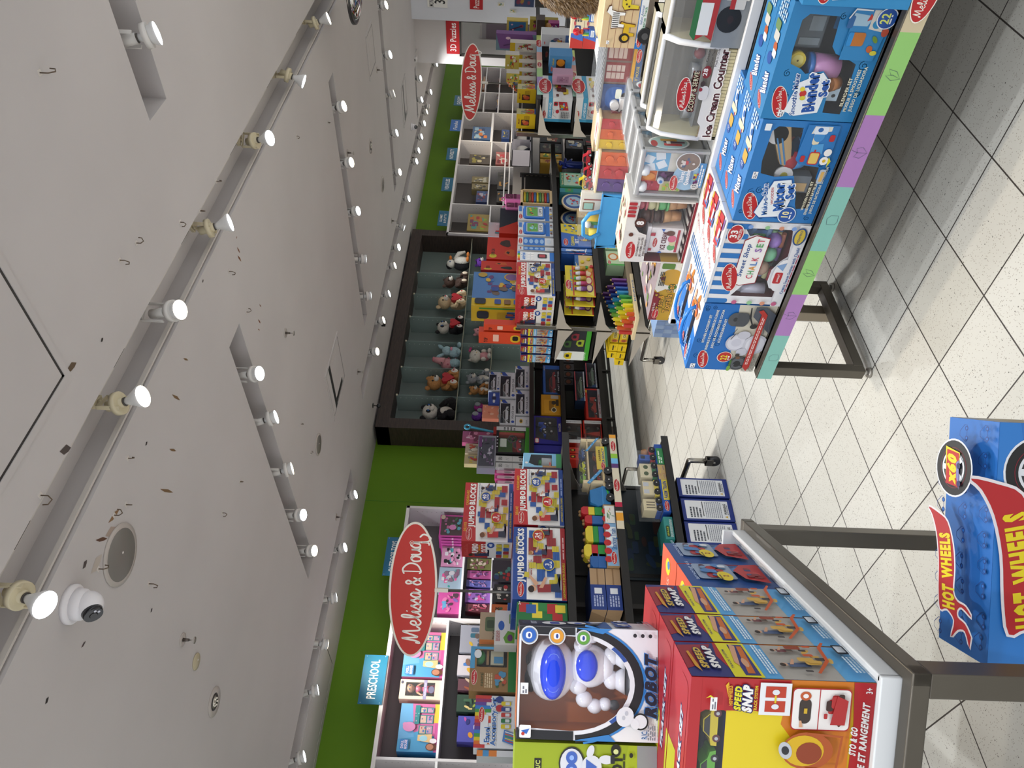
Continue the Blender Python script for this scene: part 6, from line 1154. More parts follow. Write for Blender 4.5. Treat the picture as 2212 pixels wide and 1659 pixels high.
# ice cream counters
def counter(label, x0, y1, y0, H_, D_, extra):
    f_ = Fr((x0, y1, ZT3),(0,-1,0),(1,0,0));W_ = y1-y0
    o = empty('serving_counter', f_.p(W_/2, D_/2,0), label, 'toy');prof = [(0,.075),(.005, H_*.55),(.03, H_*.85),(.07, H_),(D_, H_),(D_, .0),(0,0)]
    m = MB(f_)
    for x in (0, W_-.012): m.prism(prof, x, x+.012,'c9c09a', ax='x')
    m.box(.01,.08,0, W_-.01, D_, .075,'7c7a76');m.box(0,.07, H_-.01, W_, D_, H_, ('a09884',.4));m.box(0, D_-.01,0, W_, D_, H_, '77746e');m.box(0,.0,0, W_, .012,.055,'c4bb98')
    for k in range(int(W_/.012)): m.box(.006+.012*k, -.0006,.0,.0075+.012*k, 0,.05,'7a7458')
    F = Face(m, f_.p(W_, 0,0), f_.ey, f_.ez, f_.ex, D_, H_);m.done('body', o)
    m = MB(f_)
    for x in (-.003, W_-.011): m.tube([(x+.007,-.003,.06),(x+.007,.002, H_*.5),(x+.007,.022, H_*.82),(x+.007,.065, H_+.002)],.009,'dcdcde',8)
    m.tube([(0,.068, H_),(W_, .068, H_)],.008,'dcdcde',8);m.done('white_frame', o)
    m = MB(f_);n = 8;pts = [(.002,.06),(.004, H_*.3),(.008, H_*.55),(.018, H_*.72),(.032, H_*.86),(.05, H_*.94),(.07, H_-.004)]
    for i in range(len(pts)-1): m.fin([m.bm.faces.new([m.bm.verts.new(f_.p(x, *p)) for x, p in ((.01, pts[i]),(W_-.01, pts[i]),(W_-.01, pts[i+1]),(.01, pts[i+1]))])],'glassclear', True)
    m.done('curved_window', o, kind='raw');extra(o, f_, W_, H_, D_);return o
SPECIAL['glassclear'] = lambda: tweak(film(),.1)
def tweak(M, a): M.node_tree.nodes['Principled BSDF'].inputs['Alpha'].default_value = a;M.name = 'clear_curved_plastic';return M
def ice_extra(o, f_, W_, H_, D_):
    m = MB(f_);F = Face(m, f_.p(0,-.006,.0), f_.ex, f_.ez, -f_.ey, W_, .16)
    F.poly([(.0,.08),(1,.2),(1,.42),(.5,.42),(.45,.5),(.2,.5),(.16,.42),(0,.42)],'d2cfcd')
    F.text('Ice Cream Counter',.5,.24,.17,'4a1c22', w=.94, b=.05, o='e6e2df', r=1.5);F.text('Wooden',.09,.44,.06,'7a5a34', w=.12);F.text('SCOOP & SERVE',.53,.74,.1,'c9c4a4', w=.42, b=.02, o='5a2420', ow=.2, r=2);F.logo(.5,.94,.36,4, asp=2.4)
    F.ell(.74,.55,.065,.1,'7a1f24');F.text('28',.74,.58,.09,'e6e4e2', w=.08, b=.03);F.text('Create',.9,.6,.05,'2a2020', w=.12);F.text('Ice Cream Treats',.88,.5,.05,'2a2020', w=.2);F.text('Made to Order!',.9,.4,.05,'2a2020', w=.2)
    F.rr(.45,.42,.6,.62,'c9c6c6',.4);F.ell(.62,.58,.03,.05,'3a2c2a');F.ell(.56,.6,.02,.04,'8a2030');m.done('card_label', o, kind='raw')
    m = MB(f_);m.box(.012,.07,.075, W_-.012, D_-.012,.08,'8f9294')
    for i in range(4): m.cyl((.05+i*W_*.22,.12,.08),(.05+i*W_*.22,.12,.115),.024,.03,('9a9da2',.3,.3),16)
    m.ell((W_*.8,.1,.1),.02,'7a2a34',12);m.done('tubs', o)
y1, y0 = P(1545,305,0, X3).y, P(1545,100,0, X3).y
counter('clear fronted Ice Cream Counter toy with striped white canopy', X3+.01, y1, y0,.24,.17, ice_extra)
counter('second ice cream counter toy standing right behind the first one', X3+.21, y1+.01, y0,.24,.17, lambda *a: None)
def piz_extra(o, f_, W_, H_, D_):
    m = MB(f_);m.box(0.002,-.012,.0, W_, -.004,.1,'7f848a');F = Face(m, f_.p(0,-.0125,0), f_.ex, f_.ez, -f_.ey, W_, .2)
    F.ell(.22,.3,.1,.2,'16181c');F.ell(.22,.28,.03,.05,'2a1c20');F.rr(.36,.04,.8,.42,'d9d6d4',.05);F.blobs(4,.4,.05,.7,.22,['3a2c2a','8a3a34','c9b49a'],12,.08);F.text('COUNTER',.6,.34,.06,'2a2020', w=.3);F.rr(.3,.1,.42,.3,'c9c6c4',.1);F.rect(.3,.26,.42,.34,'a8282a')
    F.poly([(.06,.52),(1,.48),(1,.78),(.06,.8),(.1,.66)],'a82a2c');F.poly([(.06,.82),(.1,.9),(1,.88),(1,.78),(.06,.8)],'2a6a3c');F.rect(.1,.6,.34,.8,'dcdcdc');F.text('PIZZA',.72,.64,.17,'d9ccb4', w=.56, b=.06, o='6a1820');F.logo(.8,.95,.36, full=False)
    m.done('card_label', o)
y2 = P(1590,103,0, X3).y
counter('grey PIZZA counter toy with green and red ribbon label at the frame edge', X3-.0, y2, y2-.42,.235,.22, piz_extra)
# ---------------- middle tier: basket, shape cubes, barn, rescue truck ----------------
ZT4 = .9015;X4 = 3.34
def P4(px, py): return P(px, py, 0, X4)
def shape_cube(y1, y0, hh, label, cols, dx=0):
    f_ = Fr((X4+dx, y1, ZT4),(0,-1,0),(1,0,0));W_ = y1-y0;o = empty('shape_sorter', f_.p(W_/2,.07,0), label, 'toy');m = MB(f_);m.box(0,0,0, W_, .14, hh*.86,'8a6a4a')
    n = len(cols);R = random.Random(n)
    for i, c in enumerate(cols):
        xa, xb = W_*i/n, W_*(i+1)/n;m.box(xa+.001,-.003,.0, xb-.001,0, hh*.86, c)
        for z_ in (.28,.66): m.cyl(((xa+xb)/2,-.003, hh*z_*.9),((xa+xb)/2,-.012, hh*z_*.9),(xb-xa)*.3,(xb-xa)*.28, c, 6 if i % 2 else 8)
    m.done('drawer_block', o)
    m = MB(f_);F = Face(m, f_.p(-.01,0, hh*.86+.012), f_.ex, f_.ey, f_.ez, W_+.02,.14);m.box(-.01,-.008, hh*.86, W_+.01,.15, hh*.86+.012,'d0bc94',.004);F.rr(.03,.05,.97,.95,'b8333a',.2);F.rr(.05,.08,.95,.92,'c9c4bd',.2);F.logo(.4,.5,.5,0, full=False);m.done('lid', o)
    m = MB(f_);m.box(-.014,-.014,0, W_+.014,.156, hh*.86+.016,'wrap');m.done('plastic_wrap', o)
shape_cube(P4(1350,415).y, P4(1350,330).y, .17,'wooden shape sorting box with purple, red and orange panels',['4a2a74','a8242c','c2541c'])
shape_cube(P4(1350,328).y, P4(1350,262).y, .19,'wooden shape sorting box with yellow, orange and red panels',['c9a81c','c2541c','a8242c'],.02)
y1, y0 = P4(1340,532).y, P4(1340,418).y
f_ = Fr((X4-.02, y1, ZT4),(0,-1,0),(1,0,0));W_ = y1-y0;bk = empty('toy_basket', f_.p(W_/2,.09,0),'light blue plastic basket filled with toy cleaning bottles and cards','toy')
SB = ('3f94d0',.3)
m = MB(f_);m.prism([(.02,0),(W_-.02,0),(W_, .11),(0,.11)],0.0,.006, SB);m.prism([(.02,0),(W_-.02,0),(W_, .11),(0,.11)],.17,.176, SB);m.box(.0,0,0,.012,.176,.11, SB);m.box(W_-.012,0,0, W_, .176,.11, SB);m.box(.01,0,0, W_-.01,.176,.008, SB);m.box(-.005,-.005,.108, W_+.005,.003,.116, SB, .002);m.done('tub', bk)
m = MB(f_);m.tube([(W_*.28,.0,.1),(W_*.22,-.02,.15),(W_*.3,-.03,.19),(W_*.55,-.03,.2),(W_*.68,-.02,.17),(W_*.7,0,.11)],.011, SB, 10);m.done('handle', bk)
m = MB(f_);m.box(W_*.62,.03,.05, W_*.98,.05,.22,'d4cfc4',.002);F = Face(m, f_.p(W_*.62,.0295,.05), f_.ex, f_.ez, -f_.ey, W_*.36,.17);F.rr(.1,.55,.5,.92,'7a5a3c',.1);F.rr(.15,.6,.45,.88,'8fb8a8',.1);F.rect(.6,.3,.66,.9,'8a3a34');F.rr(.6,.1,.9,.3,'4a5a6a',.3);m.cyl((W_*.45,.06,.06),(W_*.45,.06,.18),.022,.018,'c9a81c',14);m.cyl((W_*.18,.06,.06),(W_*.18,.06,.15),.024,.02,'c9b41c',14);m.cyl((W_*.32,.09,.06),(W_*.32,.09,.17),.02,.02,'4a9a4a',12);m.ell((W_*.3,.07,.16),.02,'dfe4ea',10);m.done('cleaning_toys', bk)
m = MB(f_);m.box(.0,.004,.02, W_, .17,.205,'wrap');m.done('plastic_wrap', bk)
# barn and vehicles puzzle house
ZB = ZT4;y1, y0 = P(1398,243,0,3.45).y, P(1398,98,0,3.45).y;f_ = Fr((3.45, y1, ZB),(0,-1,0),(1,0,0));W_ = y1-y0
bn = empty('toy_barn', f_.p(W_/2,.1,0),'wrapped wooden toy barn with ribbed grey roof and red doors','toy')
m = MB(f_);m.box(0,0,0, W_, .22,.17,'6f5c58');F = Face(m, f_.p(0,0,0), f_.ex, f_.ez, -f_.ey, W_, .17)
F.rect(0,0,1,.18,'2c4f80');F.rect(0,.18,1,.27,'c9982c');F.rect(.45,.3,.74,1,'7a2a30');F.rect(.77,.3,1,1,'7a2a30');F.rect(.5,.45,.7,.95,'b9a8a4');F.rect(.8,.45,.97,.95,'b9a8a4')
for k in range(3): F.rect(.5,.55+.13*k, .7,.565+.13*k, '7a2a30');F.rect(.8,.55+.13*k, .97,.565+.13*k, '7a2a30')
F.rect(.595,.45,.61,.95,'7a2a30');F.rect(.0,.28,.42,1,'1f3f78');F.rr(.05,.35,.38,.9,'24559c',.4);F.ell(.25,.35,.05,.1,'16181c');F.rr(.2,.45,.35,.62,'d9dfd4',.3);F.logo(.85,.12,.2, full=False);F.text('FIX IT HOUSE',.55,.1,.08,'d9c23a', w=.3);m.done('house', bn)
m = MB(f_);m.box(-.01,-.01,.17, W_+.01,.24,.182,'7d7f82',.003)
for k in range(int((W_)/.018)): m.box(.002+.018*k, -.012,.182,.01+.018*k, .24,.187,'989a9e')
m.cyl((W_*.2,.0,.2),(W_*.2,.0,.2),.01,.01,'7d7f82');m.done('roof', bn)
m = MB(f_);m.box(-.02,-.02,0, W_+.02,.25,.205,'wrap');m.done('plastic_wrap', bn)
for i, (px, py, c, hh) in enumerate(((1375,252,'6f2a2e',.13),(1372,232,'c9c9cc',.14))):
    q = P(1395, py, 0,3.42);m = MB();m.box(3.42, q.y-.035, ZB, 3.5, q.y+.03, ZB+hh*.6, c, .006);m.cyl((3.415, q.y, ZB+hh*.75),(3.45, q.y, ZB+hh*.75),.022,.022, c, 14);m.done('wooden_gadget', label=['small dark red wooden gadget toy left of the barn','small grey wooden gadget toy next to the barn wall'][i], cat='toy')
# animal rescue truck
y1, y0 = P(1420,108,0,3.33).y, P(1420,-30,0,3.33).y;f_ = Fr((3.33, y1, ZT4),(0,-1,0),(1,0,0));W_ = y1-y0
tk = empty('rescue_truck', f_.p(W_/2,.08,0),'wooden Safari Animal Rescue Truck with giraffe, zebra and lion on its side','toy')
m = MB(f_);m.box(0,0,.035, W_, .17,.225,'c9b08a',.004);F = Face(m, f_.p(0,0,.035), f_.ex, f_.ez, -f_.ey, W_, .19)
for k in range(1,6): F.rect(0, k/6-.006,1, k/6+.004,'8a5a44');F.k -= F.step
F.nx()
F.rect(0,0,1,.18,'2f6fb4');F.rect(.1,0,1,.16,'d6d9dc');F.text('Safari Animal',.55,.11,.05,'2f5a94', w=.3, b=.02);F.text('Rescue Truck',.5,.045,.06,'2f7a4a', w=.36, b=.03);F.logo(.13,.09,.2, full=False)
# animals (printed wood pieces)
def giraffe(F, x, y, s):
    a = F.H/F.W;t_ = lambda L_: [(x+p*s*a, y+q*s) for p, q in L_]
    g = [(-.3,0),(-.3,.3),(-.34,.5),(-.2,.6),(.05,.62),(.22,1.0),(.2,1.1),(.42,1.1),(.46,1.0),(.34,.98),(.2,.5),(.18,.3),(.2,0),(.08,0),(.05,.3),(-.15,.3),(-.18,0)]
    cx = .0;F.poly([(x+(p*1.13-.0)*s*a, y+(q*1.06-.03)*s) for p, q in g],'5a3418');F.poly(t_(g),'c9b42c')
    for p, q in ((-.15,.45),(0,.5),(.12,.45),(.1,.62),(.18,.75),(.24,.88),(-.22,.35)): F.ell(x+p*s*a, y+q*s, .035*s*a, .035*s, '3a2a1a')
def zebra(F, x, y, s):
    a = F.H/F.W;g = [(-.4,0),(-.4,.3),(-.45,.62),(.1,.62),(.3,.9),(.55,.82),(.6,.7),(.4,.68),(.32,.4),(.3,0),(.18,0),(.16,.26),(-.24,.26),(-.26,0)]
    F.poly([(x+(p*1.1)*s*a, y+(q*1.08-.03)*s) for p, q in g],'5a3418');F.poly([(x+p*s*a, y+q*s) for p, q in g],'e0e0de')
    for k in range(8): xx = -.38+.09*k;F.rect(x+xx*s*a, y+.28*s, x+(xx+.035)*s*a, y+.6*s, '1c1a1a');F.k -= F.step
    F.nx()
def lion(F, x, y, s):
    a = F.H/F.W;g = [(-.1,0),(-.12,.3),(-.1,.6),(.4,.6),(.5,.8),(.62,.75),(.55,.5),(.5,0),(.38,0),(.36,.3),(.08,.3),(.04,0)]
    F.poly([(x+(p*1.1)*s*a, y+(q*1.1-.03)*s) for p, q in g],'5a3418');F.poly([(x+p*s*a, y+q*s) for p, q in g],'c9a41c');F.ell(x-.22*s*a, y+.5*s, .27*s*a, .3*s, '5a3418');F.ell(x-.22*s*a, y+.5*s, .24*s*a, .27*s, '16120e');F.ell(x-.22*s*a, y+.47*s, .15*s*a, .17*s, 'c9a41c')
    for k in (-.05,.05): F.ell(x+(-.22+k)*s*a, y+.52*s, .015*s*a, .02*s, '16120e')
lion(F, .24,.24,.42);zebra(F, .48,.5,.46) ;giraffe(F, .78,.22,.62);F.price(.1,.82,.06,.07);m.done('cargo_box', tk)
for x in (.06,.3):
    m = MB(f_);m.cyl((x, -.012,.032),(x, .01,.032),.032,.032,'1c1c1e',22);m.cyl((x, -.014,.032),(x, -.012,.032),.014,.014,'4a4a4c',14);m.done('wheel', tk)
dup(tk, (.2,.03,0),'second wooden animal rescue truck, mostly hidden behind the first', None)
# red and yellow wooden taxi cars clipped on a frame, glinting in plastic
for i, (px, py, c) in enumerate(((1278,342,'b02430'),(1280,375,'b02430'),(1284,405,'b02430'),(1270,405,'c9b41c'),(1274,440,'c9b41c'),(1276,458,'c9b41c'))):
    q = P(px, py, 0,3.7);m = MB();toycar(m, Fr((3.7+.02*i, q.y, q.z),(0,-1,0),(1,0,0)),.085,.03,.05,(c, .25));F = Face(m, Vector((3.684+.02*i, q.y+.02, q.z+.018)),(0,-1,0),(0,0,1),(-1,0,0),.04,.014);F.rect(0,0,1,1, c);F.text('TAXI',.5,.5,.6,'16181c', w=.8)
    m.done('toy_taxi', label=['red wooden taxi car, top one of the wrapped row','red wooden taxi car, second in the wrapped row','red wooden taxi car, lowest of the red ones','yellow wooden taxi car beside the lowest red one','yellow wooden taxi car below the red cars','yellow wooden taxi car lowest, beside the blue basket'][i], cat='toy car', group='wooden taxi cars in a wrapped row')
q0, q1 = P(1296,330,0,3.72), P(1300,470,0,3.72);m = MB();m.box(3.70, q0.y-(.0), ZT4,3.86, q1.y, q0.z+.0,'c9b48a',.004);F = Face(m, (3.70, q1.y, ZT4),(0,-1,0),(0,0,1),(-1,0,0), q1.y-q0.y, q0.z-ZT4) if q1.y > q0.y else None
if F: F.blobs(6,.05,.3,.95,.95,['4a3c34','2a7a6a','c9b48a','a8303a'],12,.14)
m.done('toy_garage', label='wooden toy garage carrying the little taxi cars', cat='toy')
q0, q1 = P(1290,238,0,3.75), P(1300,328,0,3.75);m = MB();m.box(3.75, q0.y, ZT4,3.9, q1.y, q0.z, 'b8a27c',.004);F = Face(m, (3.75, q1.y, ZT4),(0,-1,0),(0,0,1),(-1,0,0), q1.y-q0.y, q0.z-ZT4);F.blobs(16,.02,.02,.98,.98,['b02430','2a6fb4','c9b41c','2a7a6a','c9607c'],26,.12)
for k in range(9): m.ell((3.74, q0.y+.03+k*(q1.y-q0.y-.04)/9, q0.z-.03-.03*(k % 3)),.018,['b02430','c9405a','2a7a6a','c9b41c'][k % 4],10)
m.done('bead_toy', label='colourful wrapped bead and block toy left of the barn roof', cat='toy')
# ---------------- highest tier: crayons, cartons ----------------
ZT5 = 1.0515;X5 = 4.05
def P5(px, py): return P(px, py, 0, X5)
for i, (pt, pb, py0, py1) in enumerate(((1253,1298,66,86),(1250,1298,28,52))):
    a = P5(pb, py1);b = P5(pt, py0);f_ = Fr((X5+.02, a.y, ZT5),(0,-1,0),(1,0,0));W_ = a.y-b.y;H_ = b.z-ZT5;o = empty('crayon_pack', f_.p(W_/2,.02,0),['wrapped crayon pack with red heart top, farther from the fur','wrapped crayon pack with red heart top, next to the brown fur'][i],'crayons','crayon packs with red heart tops')
    m = MB(f_)
    for k, c in enumerate(('c9b41c','7ab03a','2f8a4a','2f84b4','2450a0','3f2a80','b02430')): m.cyl((W_*(k+.5)/7,.02,.02),(W_*(k+.5)/7,.02, H_*.82), W_/15, W_/15, c, 8)
    m.done('crayons', o);m = MB(f_);m.box(0,-.003,0, W_, .04, H_*.5,'2f5a9c',.002);F = Face(m, f_.p(0,-.003,0), f_.ex, f_.ez, -f_.ey, W_, H_*.5);F.rect(.1,.5,.9,.85,'dfe4ea');F.small(.15,.55,.85,.8,2,'8a94a0',2);F.blobs(i, .1,.05,.9,.45,['4a9a4a','c9b41c','2450a0'],8,.2);m.done('printed_sleeve', o)
    m = MB(f_);m.cyl((W_/2,.02, H_*.8),(W_/2,.02, H_*.95), W_*.3, W_*.3,('c9541c',.3),14);m.ell((W_*.5,.02, H_*1.13),(W_*.42,.03, H_*.2),('b01c28',.15),16);m.done('topper', o)
for i, (px0, px1, py0, py1, c, lb, z0, zz) in enumerate(((1262,1276,103,157,'cfc0a0','cream crayon carton, left one of the two beside the white tier edge',0,1),(1276,1290,103,157,'cfc0a0','cream crayon carton, right one of the two beside the white tier edge',0,1))):
    a = P(px1+4, py1,0, X5+.02);b = P(px0, py0+22,0, X5+.02);zt = P(px0, py1,0, X5+.02).z
yb = P(1280,157,0,4.3).y
for i in range(2):
    f_ = Fr((4.2,1.705-.0, ZT5+.072*(1-i)),(0,-1,0),(1,0,0))
    carton('crayon_carton',['cream crayon carton, upper of the two at the tier end','cream crayon carton, lower of the two at the tier end'][i],'box', f_, .2,.07,.12,'cfc0a0', f=lambda F: (F.rect(0,0,1,1,'cfc0a0'), F.rect(0,0,.32,1,'a82a24'), F.poly([(.2,0),(.45,0),(.4,1),(.3,1)],'3a5fa8'), F.rr(.48,.25,.62,.75,'23366c',.2), F.ell(.55,.5,.04,.12,'e6e4e2'), F.logo(.68,.75,.16, full=False), F.small(.72,.2,.98,.8,3,'3a3a44',2)), group='cream crayon cartons')
a = P(1240,52,0,4.1)
for i in range(3):
    m = MB();y = a.y-.0-.045*i;m.box(4.2, y-.02, ZT5,4.24, y+.02, ZT5+.1,'b9b4b0',.003);m.ell((4.2, y, ZT5+.06),(.006,.014,.02),('8a9098',.2,.5),10);m.done('blister_pack', label='small clear blister pack between the two crayon packs', cat='toy', group='clear blister packs between the crayon packs')
# hanging bear fur at the top edge
m = MB();R = random.Random(5);c0 = P(1245,-6,0,3.6);L1 = P(1180,0,0,3.6);L2 = P(1308,8,0,3.6);ax_ = (L2-L1)
for k in range(11):
    t_ = k/10;q = L1+ax_*t_;r_ = .055+.05*math.sin(math.pi*min(t_*.9+.12,1));m.ell((q.x+.06, q.y-.06, q.z),(.10, r_*1.25,.06),'bearfur',12, jit=.05, seed=k)
for k in range(2600):
    t_ = R.random();q = L1+ax_*t_;r_ = .055+.05*math.sin(math.pi*min(t_*.9+.12,1));an = R.uniform(-1.3,1.3)+math.pi
    d = Vector((math.cos(an)*.9,-math.cos(an)*0+math.sin(an+1.57)*-1, R.uniform(-.5,.3)));d = Vector((-abs(R.gauss(0,.7)), abs(R.gauss(.6,.6)), R.uniform(-.8,.3))).normalized()
    s_ = Vector((q.x+.06, q.y-.06, q.z))+Vector((d.x*.1, d.y*r_*1.22, d.z*.05));e_ = s_+d*R.uniform(.012,.03)+Vector((0,0,-.018));w2 = Vector((0,.0022,.0022));v = [m.bm.verts.new(p) for p in (s_-w2, s_+w2, e_)]
    f = m.bm.faces.new(v);f.material_index = m.mi(R.choice(['6a5132','7d6340','584024']))
SPECIAL['bearfur'] = lambda: fur('5a4428','7a6040')
m.done('plush_bear', label='brown long haired plush bear back hanging over the top frame edge', cat='plush toy', kind='raw')
# ---------------- rack G3 ----------------
Z3 = 1.0685;Y3 = 4.04
def toybox(label, ax, val, BL, TR, d, base, z0=None, nm='toy_box', cat='toy box', **k): return pbox(nm, label, cat, ax, val, BL, TR, d, base, z0=z0, **k)
fr, w_, h_ = frame_px(1, Y3,(1198,640),(1117,566), Z3)
j = carton('block_box','red DELUXE JUMBO BLOCKS box on the middle rack beside the chrome post, front one','toy box', fr, w_, h_, .165, RED, f=g_jumbo40, l=g_jumbo40s, group='boxes of jumbo cardboard blocks')
dup(j, (0,.167,0),'red JUMBO BLOCKS box on the middle rack, behind the front one by the post','boxes of jumbo cardboard blocks')
def g_easel2(F):
    F.rect(0,0,1,1,'dfe2e6');F.rect(0,0,1,.12,'2a72c4');F.text('Learning Easel',.5,.84,.1,'3a7fd0', w=.8, b=.05, r=0)
    for i, c in enumerate(('c9372c','d98a2c','d8c830','4a9a4a','3a7fd0')): F.rect(i*.2,.93, i*.2+.2,1, c)
    for i in range(4):
        for k_ in range(2): F.rr(.1+.2*i, .56+.1*k_, .24+.2*i, .63+.1*k_, 'f0f0f2',.2)
    F.rr(.3,.2,.75,.45,'2a2a30',.2);F.rr(.36,.24,.7,.41,'a8404a',.2);F.ell(.5,.15,.0,.0, RED)
toybox('white and blue learning easel box right of the red block box',1, Y3,(1194,565),(1118,543),.28,'dfe2e6', Z3, f=g_easel2)
def g_board(F):
    F.rect(0,0,1,1,'c9ccd2');F.rr(.08,.2,.92,.86,'2468b8',.2);F.rect(0,.1,1,.22,'2468b8');F.logo(.25,.93,.36, full=False);F.rect(.6,.9,.95,.98,'3f74b8')
    F.rr(.16,.28,.86,.8,'9aa6b4',.15);F.rr(.2,.33,.82,.76,'5a9a4a',.08);F.blobs(3,.22,.45,.8,.74,['6a3a2a','c9b04a','b8333a','8fc4d8'],9,.14);F.rect(.22,.34,.8,.46,'d5dae0');F.text('U P S',.5,.4,.09,'26304a', w=.46, b=.04)
    F.blobs(5,.04,.02,.96,.1,['6a3a2a','c9b04a','8a8fa0'],6,.1)
def g_board_thin(F):
    F.rect(0,0,1,1,'c9ccd2');F.rect(0,.25,1,.85,'2468b8')
    for i in range(4): F.ell(.5,.33+.15*i, .3,.055,'8fb0d8')
    F.logo(.5,.93,.8, full=False);F.ell(.5,.14,.3,.06,'b8c4d4')
for i, (y0, y1, lb) in enumerate(((511,479,'magnetic letter board box reading UPS, nearer the easel box'),(478,444,'magnetic letter board box reading UPS, farther from the easel box'))):
    b = toybox(lb, 1, Y3,(1191, y0),(1120, y1),.06,'c9ccd2', Z3, f=g_board, win=None, group='letter board boxes')
    fr, w_, h_ = frame_px(1, Y3,(1191, y0),(1120, y1), Z3);m = MB(fr);m.box(w_*.1,-.018, h_*.24, w_*.9,-.0, h_*.84,'2a6cc0',.008);F = Face(m, fr.p(w_*.1,-.0185, h_*.24), fr.ex, fr.ez, -fr.ey, w_*.8, h_*.6);F.rr(.08,.08,.92,.9,'9aa6b4',.1);F.rr(.12,.34,.88,.84,'5a9a4a',.1);F.blobs(i+3,.15,.4,.85,.8,['6a3a2a','c9b04a','b8333a','8fc4d8'],9,.16);F.rr(.12,.12,.88,.3,'d5dae0',.1);F.text('UPS',.5,.21,.12,'26304a', w=.5, b=.04);m.done('drawing_board', b)
toybox('narrow blue letter board box spine beside the easel box',1, Y3,(1190,542),(1119,532),.25,'c9ccd2', Z3, f=g_board_thin)
toybox('narrow blue and white letter board box with round pictures',1, Y3,(1190,531),(1119,512),.25,'c9ccd2', Z3, f=g_board_thin)
fr, w_, h_ = frame_px(1, Y3,(1184,441),(1125,408), Z3);o = empty('bead_box', fr.p(w_/2,.05,0),'wooden lacing bead box with rows of coloured beads','toy');m = MB(fr)
m.box(0,0,0, w_, .06, h_*.07,'c9b088');m.box(0,0, h_*.93, w_, .06, h_, 'c9b088');m.box(0,0,0, w_*.05,.06, h_, 'c9b088');m.box(w_*.95,0,0, w_, .06, h_, 'c9b088');m.box(0,.05,0, w_, .06, h_, 'b09870');m.done('wooden_frame', o)
for i, c in enumerate(('2f5f9c','b0302c','8a8a50','3a7a4a','c9b42c','2f5f9c','b0302c','8a5a34','3a7a4a','c9b42c')): m = MB(fr);m.cyl((w_*.3,.03, h_*(.12+.083*i)),(w_*.93,.03, h_*(.12+.083*i)), h_*.034, h_*.034, c, 8);m.done('bead_row', o)
for i, (px, py, lb) in enumerate(((1104,424,'pink glittery handled carry case behind the bead box, higher one'),(1106,443,'pink glittery handled carry case behind the bead box, lower one'))):
    q = P(px, py, 1,4.5);m = MB();o = empty('carry_case',(q.x, q.y, Z3), lb, 'toy','pink carry cases on the middle rack');m.box(q.x-.055,4.5, Z3, q.x+.055,4.58, q.z+.07,('d070a8',.3),.015);m.done('shell', o)
    m = MB();m.tube([(q.x-.03,4.54, q.z+.065),(q.x-.03,4.54, q.z+.10),(q.x+.03,4.54, q.z+.10),(q.x+.03,4.54, q.z+.065)],.007,('d070a8',.3),8);m.done('handle', o);m = MB();F = Face(m, (q.x-.045,4.499, q.z-.06),(1,0,0),(0,0,1),(0,-1,0),.09,.12);F.rr(.0,.3,1,1,'7a3058',.2);F.blobs(i, .05,.35,.95,.95,['c9a8b8','5a2038','b04878'],10,.12);F.rr(0,0,1,.25,'7a3058',.2);m.done('window', o)
# taller boxes on the far side of the rack, seen above
RC = 'bf2a18'
def g_redcar(seed):
    def f(F):
        F.rect(0,0,1,1, RC);F.ell(.15,.9,.09,.06,'c9b42c');F.text('SUPER CAR',.32,.9,.05,'1a1210', w=.3, b=.05)
        R = random.Random(seed)
        for i, (x, y) in enumerate(((.3,.62),(.72,.7),(.35,.28),(.75,.34))):
            c = ['c9a41c','16120e','c2501c','3a1a14'][(i+seed) % 4];F.poly([(x-.16, y-.04),(x-.12, y+.04),(x-.03, y+.1),(x+.09, y+.08),(x+.17, y),(x+.15, y-.06),(x-.1, y-.08)], c);F.poly([(x-.06, y+.03),(x, y+.07),(x+.07, y+.05),(x+.04, y+.01)],'1c1614')
        F.small(.06,.05,.4,.1,2,'e0b0a0', seed)
    return f
def g_tower(F):
    F.rect(0,0,1,1,'4a78b0');F.poly([(0,0),(1,0),(1,.07),(.6,.1),(0,.05)],'3a9a3a');F.poly([(0,0),(.26,.0),(.22,1),(0,1)],'c9aa1c');F.ell(.45,.25,.0,.0, WHT)
    F.blobs(3,.3,.35,.9,.85,['2f4a90','b8443a','c9a43a','5f3a70','6a5a50','3f74b8','d9c4a0'],26,.13);F.ell(.42,.3,.13,.11,'8a9ab8');F.ell(.42,.3,.11,.09,'a8443a');F.ell(.85,.5,.12,.1,'c9a41c');F.ell(.85,.5,.1,.085,'7a5a8a');F.ell(.9,.88,.07,.06,'b0903a');F.poly([(.9,.1),(1,.1),(1,.2),(.92,.25)],'c9a088')
    for k in range(5): F.rr(.05,.15+.12*k, .18,.23+.12*k, ['8a3a50','3a5a9a','4a6ab0','7a5a3a','2f4a90'][k],.2)
    F.rr(.04,.82,.2,.96,'1c2230',.3)
def g_tower_side(F):
    F.rect(0,0,1,1,'c9aa1c');F.rect(.8,.1,.9,.9,'3a8a34');F.blobs(4,.1,.15,.75,.6,['2f5a9a','3f84c4','b8443a','8a5a3a','2f4a90'],16,.25);F.rr(.2,.78,.7,.93,'1c2230',.3)
    for k in range(7): F.poly([(k*.15,0),(k*.15+.03,0),(k*.12+.05,.8)],'b8981a')
Y4 = 4.47
toybox('large blue and yellow rescue tower toy box above the red block boxes',1, Y4,(1116,664),(1024,587),.19,'4a78b0', Z3, f=g_tower, l=g_tower_side)
toybox('red boxed toy cars box just right of the blue tower box',1, Y4+.02,(1116,586),(1040,563),.2, RC, Z3, f=g_redcar(1))
toybox('red SUPER CAR box with four cars printed, second right of the blue tower box',1, Y4+.04,(1116,562),(1054,512),.2, RC, Z3, f=g_redcar(2))
